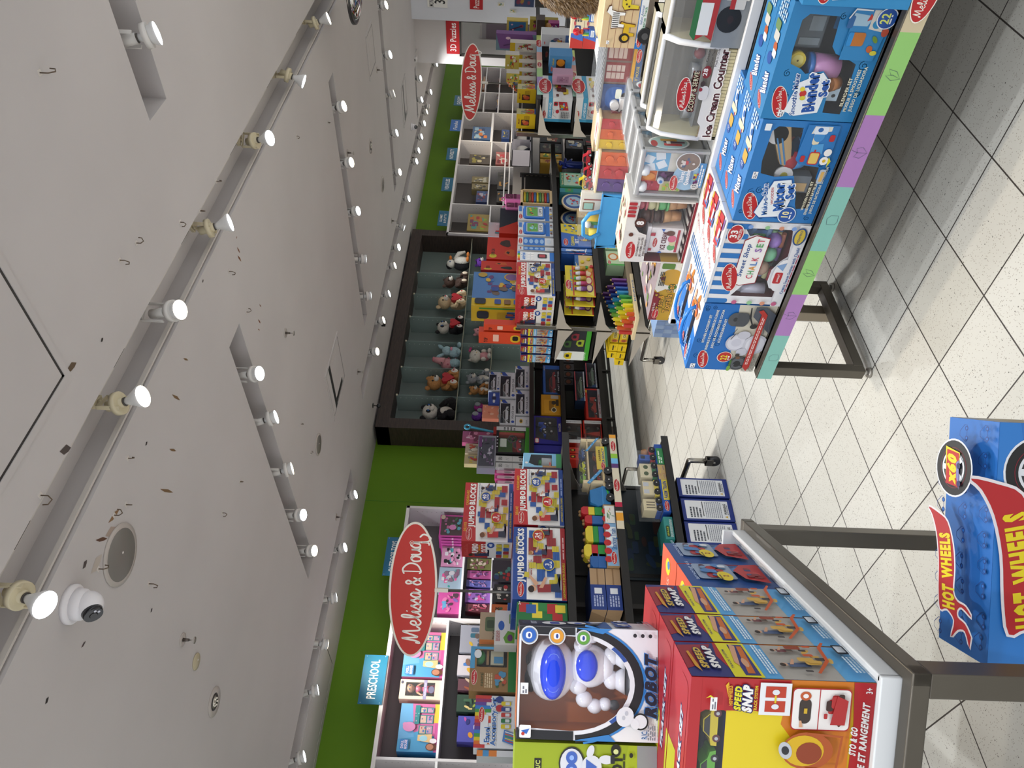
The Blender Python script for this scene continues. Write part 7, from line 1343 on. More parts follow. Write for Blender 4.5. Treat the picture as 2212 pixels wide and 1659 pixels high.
toybox('red and black sports car box behind the letter boards',1, Y4+.06,(1116,505),(1081,450),.2, RC, Z3, f=lambda F: (F.rect(0,0,1,1, RC), F.poly([(.55,.55),(1,.55),(1,1),(.2,1)],'161c2c'), F.ell(.75,.3,.2,.3,'c9a070'), F.ell(.78,.32,.13,.2,'16120e'), F.text('SUPER',.3,.3,.12,'a08a4a', w=.3, b=.05)))
toybox('white and teal pushcart toy behind the red car box',1, Y4+.25,(1100,512),(1056,480),.1,'a8b8c4', Z3, f=g_art(5,'b9c4cc',['4a9aa8','c9d4dc','b02a34'], n=12))
for i, (y0, y1, x0, lb) in enumerate(((700,716,1045,'narrow orange red car box left of the blue tower box'),(716,744,1034,'orange red toy car box with two printed cars, leftmost of the red ones'))):
    fr = Fr(P(1120, y1,0,4.86),(0,-1,0),(1,0,0));a = P(1120, y1,0,4.86);b = P(x0, y0,0,4.86);fr = Fr((4.86, a.y, Z3),(0,-1,0),(1,0,0))
    carton('toy_box', lb, 'toy box', fr, a.y-b.y-.002, b.z-Z3,.07,'c93a18', f=lambda F: (F.rect(0,0,1,1,'c8401c'), F.rr(.15,.42,.8,.56,'c9a41c',.4), F.rr(.3,.45,.7,.53,'16120e',.3), F.rr(.15,.2,.8,.32,'3a1410',.4), F.text('TOP',.3,.9,.05,'2a1410', w=.4, b=.05), F.rr(.2,.72,.8,.8,'e0b4a4',.1)))
# snap track spines on the left half
for i, (y0, y1) in enumerate(((708,727.5),(728,746),(746.5,764.5),(765,784))):
    a, b = P(1198, y1,0,4.84), P(1125, y0,0,4.84)
    carton('race_track_box',['racing track box spine next to the chrome post','racing track box spine, second left of the chrome post','racing track box spine, third left of the chrome post','racing track box spine farthest left of the chrome post'][i],'toy box', Fr((4.84, a.y, 1.0535),(0,-1,0),(1,0,0)), a.y-b.y, b.z-1.0535,.3,'2a2f6e', f=g_snap_side, group='racing track boxes on the middle rack')
# mid shelf of G3
ZM3 = .7185
def cutb(label, BL, TR, d, base, f, z=ZM3, y=Y3, **k): return toybox(label, 1, y, BL, TR, d, base, z, f=f, **k)
o = empty('blister_card', P(1282,605,1, Y3),'x','toy');bpy.data.objects.remove(o)
fr, w_, h_ = frame_px(1, Y3,(1281,640),(1220,573), ZM3)
def g_food(F):
    F.rect(0,0,1,1,'c9b42c');F.rect(0,0,1,.05,'b0302c');F.rect(0,.72,1,.76,'b0302c');F.poly([(.0,.05),(.3,.05),(.1,.3)],'d8cc5a');F.logo(.35,.9,.32, full=False);F.text('FRUIT JUICE',.5,.8,.06,'3f84b8', w=.7, b=.06)
    for cx, cy, c in ((.75,.2,'c9541c'),(.5,.2,'a8243c'),(.25,.2,'6a2a5c')): F.ell(cx, cy, .14,.13, c);F.ell(cx, cy, .1,.09,'d8c4a0')
    F.ell(.88,.13,.1,.09,'c9903a')
bc = carton('play_food_card','yellow blister pack of clear toy bottles, front of three','toy', fr, w_, h_, .012,'c9b42c', f=g_food, group='yellow play food blister packs')
for k, c in enumerate(('5a2a6c','a02a5c','3f9a4a','b02a34','c9641c')): x = w_*(.17+.17*k);m = MB(fr);m.cyl((x, -.02, h_*.3),(x, -.02, h_*.5),.02,.022, {'3f9a4a': 'a8842c','c9641c': 'a8842c'}.get(c, c),12);m.cyl((x, -.02, h_*.5),(x, -.02, h_*.66),.022,.012,('c9c9d0',.08),12);m.cyl((x, -.02, h_*.66),(x, -.02, h_*.72),.013,.013, c, 10);m.done('toy_bottle', bc)
dup(bc, (-.03,.085,0),'yellow blister pack of toy bottles, middle of three','yellow play food blister packs');dup(bc, (-.05,.17,-.0),'yellow blister pack of toy bottles, rear of three','yellow play food blister packs')
fr, w_, h_ = frame_px(1, Y3,(1278,592),(1241,551), ZM3);o = empty('shape_sorter', fr.p(w_/2,.08,0),'wooden shape sorting cube with coloured shapes on the middle shelf','toy');m = MB(fr);m.box(0,0,0, w_, .16, h_*.8,'c4ac80',.003);m.done('cube', o)
m = MB(fr)
for x, z, c in ((.3,.4,'2f8a3c'),(.6,.6,'c9b42c'),(.75,.25,'c9b42c'),(.35,.12,'a8242c')): m.cyl((w_*x, -.015, h_*z),(w_*x, .0, h_*z),.018,.018, c, 6)
m.done('shape_blocks', o);m = MB(fr);F = Face(m, fr.p(0,-.001, h_*.8), fr.ex, fr.ez, -fr.ey, w_, h_*.2);m.box(0,0, h_*.8, w_, .16, h_, '2f5f9c');F.blobs(3,.1,.1,.9,.9,['c9b42c','d9d4c8','2a2a34'],9,.16);m.done('label_band', o)
cutb('blue and yellow cleaning set box with two children, front one',(1273,535),(1211,483),.1,'2f5fae', lambda F: (F.rect(0,0,1,1,'2f5fae'), F.poly([(.45,0),(1,0),(1,1),(.62,1)],'c9b83c'), F.logo(.2,.85,.3, full=False), F.text('CLEANING',.25,.62,.1,'d9cc3a', w=.4, b=.06), F.text('SET',.25,.48,.1,'d9dce4', w=.2, b=.06), kid(F, .5,.05,.4,'26386c','2a2a40','4a2a1c'), kid(F, .3,.03,.36,'b8a02c','2a2a40','3a2418'), F.blobs(4,.6,.4,.98,.95,['3f84c4','23386c','d9dce4'],10,.1)))
cutb('thin cleaning set box spine, second',(1274,545),(1212,536),.2,'4a78c0', g_art(3,'4a78c0',['b02a34','d9dce4','2a2a34'], n=10, sz=.4));cutb('thin cleaning set box spine, third',(1275,550),(1213,545.5),.2,'2f5fae', g_art(8,'3a68b0',['b02a34','d9dce4','2a4a34'], n=8, sz=.4))
fr, w_, h_ = frame_px(1, Y3+.02,(1262,454),(1212,417), ZM3+.005);
for i, (dy, dx, lb) in enumerate(((0,0,'oval blue rimmed wooden clock puzzle standing on the middle shelf'),(.12,-.12,'second oval blue rimmed puzzle, darker, left of the first'))):
    c = fr.p(w_/2+dx, dy, h_/2);m = MB(Fr(c, (1,0,0),(0,1,0)));n = 28;m.prism([(w_*.5*math.cos(2*math.pi*k/n), h_*.5*math.sin(2*math.pi*k/n)) for k in range(n)],0,.015,'c9b490');F = Face(m, (c.x-w_/2, c.y, c.z-h_/2),(1,0,0),(0,0,1),(0,-1,0), w_, h_);F.ell(.5,.5,.46,.46,'d4cbb8');F.ell(.5,.5,.43,.43,'2f4f8c');F.ell(.5,.5,.3,.32,'9ab8cc');F.blobs(i, .3,.3,.7,.72,['3f74b8','b8333a','d9d4c4'],9,.12);m.done('oval_puzzle', label=lb, cat='toy')
cutb('stack of pale wooden puzzle boxes behind the oval puzzles',(1266,470),(1246,450),.15,'c4ac80', g_art(4,'c4ac80',['b89c6c','b0302c'], n=5))
cutb('green Figure 8 Train Set box in front of the oval puzzles',(1260,405),(1209,372),.08,'3f8a5a', lambda F: (F.rect(0,0,1,1,'3a8068'), F.rect(.1,.15,.95,.85,'a8c4b0'), F.blobs(5,.12,.2,.93,.8,['5a9a4a','8fc4c8','b8443a','7a8a4a','c9c4b0'],18,.15), F.rect(0,.0,1,.14,'9cc4d8'), F.text('Figure 8 Train Set',.5,.92,.07,'d9c9a0', w=.8, b=.03)))
cutb('teal train set box lying under the green train set box',(1266,417),(1209,406),.15,'3a7a8a', lambda F: (F.rect(0,0,1,1,'2f7a8a'), F.rect(0,.5,1,.8,'2a8a5a'), F.text('Train Set',.6,.65,.12,'c9302c', w=.6)))
m = MB();q = P(1222,352,1,4.1)
for k in range(7): a_ = k*.9;m.tube([(q.x, 4.12, q.z),(q.x+.08*math.cos(a_),4.1+.02*(k % 2), q.z+.07*math.sin(a_)),(q.x+.1*math.cos(a_+.3),4.1, q.z+.09*math.sin(a_+.3)-.02)],[.02,.014,.008],('2a3a90',.3),8)
m.box(q.x-.03,4.09, ZM3, q.x+.03,4.15, q.z, ('28387c',.35),.01)
m.done('toy_figure', label='dark blue plastic spiky toy figure beside the train set boxes', cat='toy')
# low shelf of G3: xylophone and green boxes
ZB3 = .3685
fr, w_, h_ = frame_px(1, Y3,(1374,686),(1350,590), ZB3);xy = empty('xylophone', fr.p(w_/2,.1,0),'rainbow toy bells and mallet rows on a pale wooden base, lowest shelf','toy');m = MB(fr);m.box(0,0,0, w_, .26,.03,'d3c09a',.004);F = Face(m, fr.p(0,0,0), fr.ex, fr.ez, -fr.ey, w_, .03);F.text('BEADS',.6,.5,.5,'2f5f9c', w=.5);m.done('base', xy)
RB = ['b0302c','c9541c','c9a81c','d8cc2c','7ab03a','2f8a4a','2f84b4','2450a0','3f2a80','6a3a80']
for r_ in range(3):
    for i in range(10):
        m = MB(fr);x = w_*(.06+.095*i);hh = .05+.012*i+.03*r_;m.box(x-.012,.03+.08*r_, .03, x+.012,.06+.08*r_, .03+hh, (RB[i],.25),.003);m.ell((x, .045+.08*r_, .036+hh),.009,'c9a878',8);m.done('coloured_post', xy)
for i, (a, b, lb) in enumerate((((1341,540),(1306,526),'green and white wooden toy box, upper, beside the blue basket'),((1344,574),(1308,542),'green and white wooden toy box with orange slice picture, near the ice cream box'))):
    toybox(lb, 1, Y3+.02, a, b, .12,'a8c4a0', ZB3+.06, f=lambda F: (F.rect(0,0,1,1,'b4cca8'), F.rect(0,0,.12,1,'4a9a4a'), F.ell(.6,.6,.25,.3,'c9742c'), F.ell(.6,.6,.18,.2,'d9d4c0'), F.logo(.2,.85,.3, full=False), F.blobs(3,.2,.05,.95,.3,['8a5a4a','4a3a34','d9d4c8'],8,.12)))
m = MB();m.box(4.9,4.06, ZB3,6.4,4.3, ZB3+.055,'8a7a64');m.done('wooden_riser', label='long flat wooden board carrying the two green toy boxes', cat='board')
# left half of G3: sports car box and yellow tool boxes
a, b = P(1270,779,0,4.84), P(1205,713,0,4.84)
def g_sport(F):
    F.rect(0,0,1,1,'23262a');F.rect(0,0,.3,1,'d4d8d4');F.rect(.0,0,1,.14,'3f9a2c');F.text('SPORTS CAR',.15,.12,.05,'d9e6d9', w=.26, b=.04)
    for x, y, c in ((.15,.6,'c9b41c'),(.55,.65,'3a5a2a'),(.8,.45,'7a2430'),(.6,.28,'8a9a2a')): F.poly([(x-.11, y-.08),(x-.12, y+.06),(x-.04, y+.14),(x+.07, y+.12),(x+.12, y),(x+.1, y-.1)], c);F.rr(x-.05, y-.02, x+.05, y+.08,'15171a',.3)
carton('toy_box','dark SPORTS CAR box with green and white edge, under the track box spines','toy box', Fr((4.84, a.y, .7035),(0,-1,0),(1,0,0)), a.y-b.y, b.z-.7035,.3,'23262a', f=g_sport)
def g_yel(F): F.rect(0,0,1,1,'d8b80c');F.rr(.12,.45,.75,.6,'2a2410',.1);F.small(.5,.25,.9,.38,1,'8a7010',3)
def g_yel_l(F): F.rect(0,0,1,1,'c9aa10');F.rect(0,0,1,.1,'2a2410');F.rr(.35,.3,.9,.75,'d9c870',.1);F.text('SCREW',.62,.52,.28,'2a2410', w=.46, b=.05);F.ell(.15,.5,.12,.36,'c2642c');F.ell(.15,.5,.08,.22,'8a4424')
for i, (x0, y0, x1, y1) in enumerate(((1324,758,1301,741),(1350,760,1327,743),(1323,773,1299,758.5),(1348,775,1325,760.5),(1345,789,1320,775.5))):
    a, b = P(x0, y0,0,4.84), P(x1, y1,0,4.84);up = i in (0,2);w__ = a.y-b.y
    zz = .3635+(.082 if up else 0);
    carton('tool_box_carton',['yellow screw carton, upper one nearest the post','yellow screw carton, lower one nearest the post','yellow screw carton, upper one further left','yellow screw carton, lower one further left','yellow screw carton, leftmost alone at the shelf edge'][i],'box', Fr((4.84, a.y, zz),(0,-1,0),(1,0,0)), w__-.002,.08,.3,'d8b80c', f=g_yel, group='yellow cartons on the low shelf')
for i in range(2):
    a, b = P(1350,740.5,0,4.84), P(1350,714,0,4.84)
    carton('tool_box_carton',['long yellow SCREW carton face, lower one by the post','long yellow SCREW carton face, upper one by the post'][i],'box', Fr((4.84, a.y, .3635+.082*i),(0,-1,0),(1,0,0)), a.y-b.y, .08,.3,'c9aa10', f=g_yel_l, group='yellow cartons on the low shelf')
# scoop box standing on the floor behind the tall table
p = P(1484,730,0,3.4)
a, b = P(1464,729,0,3.3), P(1418,670,0,3.3)
carton('toy_box','blue chequered Scoop box under the taco box, behind the tall table corner','toy box', Fr((3.42, P(1470,730,0,3.42).y, 0),(0,-1,0),(1,0,0)),.34, P(1418,700,0,3.42).z, .2,'7a94b8', f=lambda F: (F.rect(0,0,1,1,'8a9cb8'),[F.rect(.1*i, .5+.1*k, .1*i+.1,.6+.1*k, '7488ac') for i in range(10) for k in range(5) if (i+k) % 2], F.rect(0,0,1,.42,'1c2f70'), F.text('Scoop',.4,.55,.2,'dfe2ea', w=.6, b=.06)))
# ---------------- rack G2: boxed cars ----------------
Y2 = 5.83;ZA, ZBB, ZCC = 1.1935,.8585,.4335
def carbox(label, BL, TR, d, base, z0, f, car=None, win=None, y=Y2, cat='toy box', **k):
    fr, w, h = frame_px(1, y, BL, TR, z0);o = carton('toy_car_box', label, cat, fr, w, h, d, base, f=f, win=win, inner='15183a' if win else '333333', **k)
    if car:
        m = MB(fr);toycar(m, fr.at(w*car[1], d*.4, h*car[2]), w*car[3], d*.5, h*car[4], car[0], open_=len(car) > 5);m.done('toy_car', o)
    return o
PWN = [(.06,.34),(.85,.34),(.85,.96),(.06,.96)]
def g_pol(F):
    F.rect(0,0,1,1,'c4c8d0');F.poly([(.86,.5),(1,.7),(1,1),(.86,.8)],'23489c');F.rect(.06,.05,.94,.28,'cdd1d8');F.text('POLICE CAR',.5,.17,.12,'39404f', w=.5, b=.04);F.ell(.12,.16,.05,.1,'23489c');F.ell(.95,.93,.025,.05,'c9b42c')
def pol(label, BL, TR, z): return carbox(label, BL, TR, .18,'c4c8d0', z, g_pol, ('d3d6dc',.45,.38,.72,.42), PWN, group='boxed police cars')
pol('white POLICE CAR box, bottom row farther right on the black rack',(1144,841),(1114,790), ZA)
pol('white POLICE CAR box, bottom row nearer the green remote car box',(1144,898),(1114,843), ZA)
hp = P(1114,870,1, Y2).z-ZA+.002
pol('white POLICE CAR box, upper row farther right',(1112,861),(1081,804), ZA+hp)
pol('white POLICE CAR box, upper row nearer the green remote car box',(1112,918),(1081,863), ZA+hp)
hp2 = P(1081,830,1, Y2).z-ZA+.003
carbox('plain white police car box end between the police boxes',(1144,920),(1114,900),.18,'c4c8d0', ZA, lambda F: (F.rect(0,0,1,1,'c9ccd2'), F.ell(.5,.6,.25,.12,'b8983a'), F.ell(.5,.6,.12,.06,'26282c'), F.text('CAR',.4,.2,.1,'39404f', w=.5)))
carbox('blue and white police car box on top of the stack',(1079,845),(1057,803),.18,'b9c0cc', ZA+hp2, g_pol, ('d3d6dc',.45,.38,.72,.42), PWN)
carbox('small dark blue car box beside the topmost police box',(1079,873),(1056,847),.18,'23489c', ZA+hp2, lambda F: (F.rect(0,0,1,1,'23489c'), F.rr(.1,.4,.9,.6,'d3d6dc',.4), F.rr(.35,.3,.65,.7,'1c2a50',.3)))
cutb('coral pink animal toy box on top of the police boxes',(1078,905),(1043,874),.05,'d88468', lambda F: (F.rect(0,0,1,1,'d98a6c'), F.poly([(.0,.0),(.2,.1),(.4,0),(.6,.1),(.8,0),(1,.1),(1,0)],'c9b4a0'), F.blobs(2,.1,.3,.9,.9,['e0ac94','c9705a'],8,.16)), z=ZA+hp2, y=Y2+.03)
def g_super(F):
    F.rect(0,0,1,1,'17181a');F.rr(.07,.1,.93,.93,'4f9a1c',.04) if 0 else None;F.poly([(0,0),(1,0),(1,.1),(0,.14)],'3f8a2c');F.rect(.86,.1,1,1,'c4c8cc');F.small(.87,.4,.99,.8,4,'3a3c40',3)
    for k in range(4): F.ell(.25+.12*k, .96,.02,.02,'d5d8dc')
SW = [(.06,.14),(.84,.14),(.84,.92),(.06,.92)]
fr, w_, h_ = frame_px(1, Y2,(1144,982),(1073,921), ZA)
sb = carton('toy_car_box','green and black remote SUPER CAR box with steering wheel and red blue car','toy box', fr, w_, h_, .14,'17181a', f=g_super, win=SW, inner='3f7a16')
m = MB(fr);cx, cz = w_*.6, h_*.5;m.tube([(cx+.045*math.cos(t_*.4488),.03, cz+.045*math.sin(t_*.4488)) for t_ in range(14)],.008,('15161a',.3),8, close=True);m.cyl((cx, .025, cz),(cx, .04, cz),.018,.018,'1a1b20',12);m.box(cx-.04,.03, cz-.005, cx+.04,.036, cz+.005,'1a1b20');m.ell((cx, .024, cz),.006,'b02a34',8);m.done('steering_wheel', sb)
m = MB(fr);toycar(m, fr.at(w_*.34,.05, h_*.2,8), w_*.55,.07, h_*.3,('8a2430',.25));m.ell((w_*.2,.045, h_*.3),(w_*.1,.03, h_*.05),('2a62b0',.25),12);m.done('toy_car', sb)
m = MB(fr);m.box(w_*.3,.02, h_*.68, w_*.6,.03, h_*.88,'b9c4bc',.004);m.done('manual', sb)
def g_white_super(F): F.rect(0,0,1,1,'bdbfc2');F.text('SUPER CAR',.5,.86,.1,'1c1d20', w=.6, b=.06);F.line([(.2,.6),(.35,.7),(.5,.6),(.65,.7)],.004,'3a3c40');F.ell(.8,.2,.16,.12,'26282c');F.small(.1,.1,.5,.3,3,'6a6c70',4);F.rect(0,.5,1,.51,'8a8c90')
carbox('white SUPER CAR box spine left of the green remote car box',(1138,998),(1071,984),.14,'bdbfc2', ZA, g_white_super);carbox('second white SUPER CAR box spine, next to the first',(1138,1013),(1071,999),.14,'bdbfc2', ZA, g_white_super)
for i in range(3): carbox(['pink mask toy box, nearest the white car boxes','pink mask toy box, middle one','pink mask toy box, nearest the red block box'][i],(1138,1025+11*i),(1069+i, 1015.5+11*i),.12,'c04a84', ZA, lambda F: (F.rect(0,0,1,1,'b03a7c'), F.rr(.05,.3,.95,.95,'d3a4bc',.3), F.ell(.5,.62,.28,.12,'8a8488'), F.ell(.5,.4,.2,.06,'c06a94')), group='pink mask toy boxes')
carbox('grey and purple armoured vehicle toy box above the green remote car box',(1071,1012),(1034,940),.1,'6a6c78', P(1071,975,1, Y2).z, lambda F: (F.rect(0,0,1,1,'8a8c98'), F.rr(.06,.06,.94,.94,'4a4c58',.05), F.blobs(4,.08,.1,.92,.9,['2a2c34','9a8aa8','b9bcc8','5a5c68','7a4a80'],30,.12), F.rr(.62,.78,.95,.95,'6a3a70',.1)))
for i, (a, b, lb, c, cs) in enumerate((((1068,958),(1000,931),'pink glittery bag of small toys hanging high beside the dark shelving','a04a70',['c9809c','6a2a44','d9b4c4','8a3a5c']),((1066,981),(1006,958),'cream animal toy box with red grass print, upper','b9aa90',['8a8478','b0442c','d4ccb8']),((1068,1004),(1004,982),'cream animal toy box with yellow flower print, lower','b9aa7c',['8a8478','b8342c','c9b43c']))): toybox(lb, 1, Y2+.1, a, b, .06, c, ZA+.1 if 0 else None, f=g_art(i+4, c, cs, n=18, sz=.3))
q = P(1040,929,1, Y2+.05);m = MB();q0 = P(1070,934,1, Y2+.05);q1 = P(1014,922,1, Y2+.05);m.cyl(q0, q1,.012,.014,('3a94b4',.3),12);c = q1;m.tube([(c.x+.03*math.cos(t_*.6283), c.y, c.z+.02+.03*math.sin(t_*.6283)) for t_ in range(10)],.01,('3a94b4',.3),8, close=True);m.box(q0.x-.04, q0.y-.02, ZA, q0.x+.06, q0.y+.04, q0.z+.02,'a8342c',.003);m.done('toy_spanner', label='big turquoise toy spanner standing upright beside the pink bag', cat='toy')
# mid shelf
def g_pick(F): F.rect(0,0,1,.16,'15171c');F.rect(0,.86,1,1,'26529c');F.rect(.86,0,1,1,'26529c');F.text('FAST DRIFTER',.45,.08,.08,'d3d6dc', w=.7, b=.04);F.text('18:00',.88,.93,.05,'d3c98a', w=.16)
carbox('blue and black box holding a long red pickup truck',(1207,851),(1173,789),.16,'26529c', ZBB, g_pick, ('8a2028',.45,.18,.78,.42),[(.04,.16),(.86,.16),(.86,.86),(.04,.86)])
carbox('yellow off-road toy truck box in the middle of the black rack',(1207,897),(1169,852),.14,'b8841c', ZBB, lambda F: (F.rect(0,0,1,1,'b8841c'), F.rr(.08,.3,.75,.85,'c9942c',.1), F.rr(.2,.35,.7,.6,'8a5f18',.2), F.ell(.25,.35,.12,.14,'c9c4a4'), F.ell(.25,.35,.09,.1,'3a342a'), F.ell(.6,.35,.1,.12,'3a342a'), F.rr(.8,.1,.97,.5,'a8a4a0',.1), F.rr(.45,.1,.75,.25,'3a342a',.1)))
fr, w_, h_ = frame_px(1, Y2,(1210,960),(1152,898), ZBB)
bb = carton('toy_car_box','deep blue and grey open wheel racer box, largest on the black rack','toy box', fr, w_, h_, .16,'2a2a80', win=[(.1,.12),(.95,.16),(.95,.92),(.2,.92)], inner='34363e', f=lambda F: (F.rect(0,0,.1,1,'2a2a80'), F.rr(.02,.8,.2,.95,'b0302c',.3), F.rr(.04,.82,.18,.93,'d9d4d4',.3), F.text('RACER',.6,.06,.07,'c9c4b0', w=.3, b=.05)), l=flat('28287c'))
m = MB(fr);toycar(m, fr.at(w_*.62,.06, h_*.5,0), w_*.5,.08, h_*.3,('2f4fb0',.3), open_=True)
for x, z in ((.5,.35),(.8,.4),(.55,.6)): m.cyl((w_*x, .02, h_*z),(w_*x, .05, h_*z),.025,.025,'15151a',16);m.cyl((w_*x, .018, h_*z),(w_*x, .02, h_*z),.012,.012,'a8acb4',10)
m.done('toy_car', bb)
carbox('dark blue lower box end beneath the open wheel racer box',(1211,977),(1152,961),.16,'2c2c84', ZBB, flat('2a2a80'))
# low shelf
def g_auto(F): F.rect(0,0,1,.16,'c9ccd2');F.text('AUTOMODEL',.5,.08,.08,'a82430', w=.66, b=.03);F.rect(0,.86,1,1,'b02418');F.rect(0,0,.04,1,'b02418');F.rr(.86,.87,.95,.98,'c9a43a',.3)
AW = [(.05,.17),(.95,.17),(.95,.86),(.05,.86)]
def vbox(label, a, b, col, z, **k):
    fr, w, h = frame_px(1, Y2, a, b, z)
    def f(F): F.rect(0,0,.14,1,'c9ccd2') ;F.rect(.86,0,1,1,'c9ccd2');F.rect(0,.93,1,1,'b02418');F.rr(.2,.94,.4,.99,'2a2420',.2);F.text('AUTOMODEL',.93,.4,.04,'3a3c44', w=.6, r=-90, b=.02)
    o = carton('toy_car_box', label, 'toy box', fr, w, h, .14,'b02418', f=f, win=[(.14,.06),(.86,.06),(.86,.93),(.14,.93)], inner='3a1214', **k);m = MB(fr)
    m.prism([(w*.5-.03, h*.1),(w*.5-.012, h*.6),(w*.5, h*.85),(w*.5+.012, h*.6),(w*.5+.03, h*.1)],.03,.06,(col, .3))
    for z_ in (.18,.72):
        for s_ in (-1,1): m.cyl((w*.5+s_*w*.16,.03, h*z_),(w*.5+s_*w*.26,.03, h*z_),.018,.018,'15151a',12)
    m.box(w*.32,.03, h*.84, w*.68,.04, h*.9, col);m.box(w*.3,.03, h*.06, w*.7,.04, h*.1, col);m.done('toy_car', o)
ZU = P(1257,930,1, Y2).z
vbox('red box with a black racing car seen from above, upper one on the lowest shelf',(1258,957),(1218,907),'1a1a1e', ZU)
vbox('red box with a red racing car seen from above, under the black car box',(1300,958),(1259,908),'a02414', P(1300,930,1, Y2).z)
carbox('red AUTOMODEL box with red formula car, on the lowest shelf',(1297,906),(1263,839),.15,'b02418', P(1297,870,1, Y2).z, g_auto, ('b02418',.45,.2,.7,.45,1), AW)
for i, (a, b) in enumerate((((1250,979),(1226,966)),((1250,993),(1226,980)))): carbox(['red car box end with gold crest, by the toy carrier, right one','red car box end with gold crest, by the toy carrier, left one'][i], a, b, .14,'b02418', P(1250,980,1, Y2).z, lambda F: (F.rect(0,0,1,1,'b02a1c'), F.rr(.3,.3,.75,.75,'1c1814',.3), F.rr(.4,.42,.65,.65,'b8983a',.3)))
def g_mm(F): F.rect(0,0,1,.12,'b9c0c8');F.text('MAX',.4,.06,.08,'2a2c34', w=.5);F.poly([(0,.12),(.14,.12),(.06,.5),(0,.5)],'1c3f70');F.rect(0,.9,1,1,'a8444c')
for i, (a, b, lb) in enumerate((((1290,837),(1264,784),'dark box with green rally car on the lowest shelf end, front'),((1263,866),(1240,802),'dark box with green rally car, upper, behind the front one'))): carbox(lb, a, b, .14,'1c2f4a', P(a[0],830,1, Y2).z, g_mm, ('5f7a6a',.5,.16,.75,.5),[(.04,.14),(.96,.14),(.96,.9),(.04,.9)])
for i in range(4): carbox(['dark oval window toy box, nearest the chrome post','dark oval window toy box, second','dark oval window toy box, third','dark oval window toy box, lowest of four'][i],(1240-.0,784+16*i),(1214,769+16*i),.1,'3a3a40', P(1240,800,1, Y2+.12).z, lambda F: (F.rect(0,0,1,1,'45454c'), F.ell(.5,.5,.4,.3,'2a1c1a'), F.ell(.5,.5,.3,.18,'7a3a20')), y=Y2+.12, group='dark boxes with oval windows')
# ---------------- rack G4 ----------------
def g_lci(F):
    F.rect(0,0,1,1,'d3d5d8');F.rect(0,0,.13,1,'3f94bc');F.rect(.0,.55,1,.66,'3f94bc') if 0 else None;F.rect(.13,.0,.3,1,'d3d5d8');F.logo(.3,.92,.34, full=False);F.rect(.15,.66,1,.8,'3f94bc');F.text('LATCHES BOARD',.5,.73,.07,'dfe6ea', w=.6, b=.03)
    F.poly([(.5,.1),(.85,.18),(.85,.46),(.5,.4)],'b02a34');F.blobs(3,.52,.14,.83,.42,['d3d5d8','c9b43c','3f94bc'],9,.1);F.ell(.45,.48,.08,.06,'b02a34');F.rr(.68,.48,.85,.62,'b02a34',.2);F.rr(.72,.51,.81,.59,'3a3430',.2);F.line([(.2,.5),(.3,.62),(.5,.6),(.6,.7)],.003,'3a3430');F.small(.18,.08,.45,.36,5,'7a7c80',4)
def g_lci_side(F): F.rect(0,0,1,1,'d3d5d8');F.rect(0,.66,1,.8,'3f94bc');F.blobs(5,.05,.05,.95,.62,['b02a34','5a3024','c9b43c','3f7ab0','8a8c90'],18,.24);F.logo(.5,.92,.7, full=False)
YF = 3.43
def g4box(label, xb, yl, yr, xt, x, d, base, f, z0=None, r=None, **k):
    a, b = P(xb, yl, 0, x), P(xt, yr, 0, x);z = a.z if z0 is None else z0
    return carton('toy_box', label, 'toy box', Fr((x, a.y, z),(0,-1,0),(1,0,0)), a.y-b.y, b.z-z, d, base, f=f, r=r, **k)
X_A = 7.17
g4box('white and blue latch activity board box, upper of two alike',1236,265,210,1173, X_A, .5,'d3d5d8', g_lci, z0=.8935, r=g_lci_side);
g4box('white and blue latch activity board box, lower of two alike',1300,266,211,1246, X_A-.05,.5,'d3d5d8', g_lci, z0=.5135, r=g_lci_side)
def g_yb(F): F.rect(0,0,1,1,'c9a80c');F.rr(.22,.32,.62,.75,'3a1c14',.08);F.ell(.4,.5,.14,.16,'b84a2c');F.ell(.5,.6,.09,.1,'c2702c');F.text('FRUIT',.5,.86,.07,'7a2a1c', w=.4, b=.05);F.small(.65,.3,.9,.6,5,'8a6c10',3)
def g_yb_s(F): F.rect(0,0,1,1,'c9a80c');F.rect(0,.55,1,1,'b9b48c');F.ell(.5,.3,.4,.25,'c2502c');F.blobs(3,.1,.1,.9,.9,['d8d4c8','b8442c','5a9a34','8a8478'],10,.25);F.rect(0,0,1,.06,'2a62b0')
for i, (x, yl, yr, xb, xt) in enumerate(((7.16,279,246,1156,1116),(7.45,224,192,1157,1118))): g4box(['yellow toy food box with small dark window, near the chrome post','yellow toy food box with small dark window, second from the chrome post'][i], xb, yl, yr, xt, x, .12,'c9a80c', g_yb, z0=1.2585, r=g_yb_s, group='yellow toy food boxes')
R = random.Random(3)
for i, (x, yl, yr, xt) in enumerate(((7.75,186,172,1119),(8.0,170,154,1120),(8.25,151,135,1121),(8.5,132,118,1122),(8.4,114,92,1102))):
    g4box(['yellow edged bottle play set card, first past the yellow boxes','yellow edged bottle play set card, second','yellow edged bottle play set card, third','yellow edged bottle play set card, fourth','green and yellow vegetable play set box at the far shelf end'][i],1158, yl, yr, xt, x, .1,'b9b4ac', lambda F: (F.rect(0,0,1,1,'c4c0b8'), F.rect(0,.8,1,1,'c9a80c'), F.blobs(6,.05,.05,.95,.78,['a83a34','5a8a4a','d8d4c8','8a3a30','c9b43c'],22,.2)), z0=1.2585, group='play set cards past the yellow boxes' if i < 4 else None)
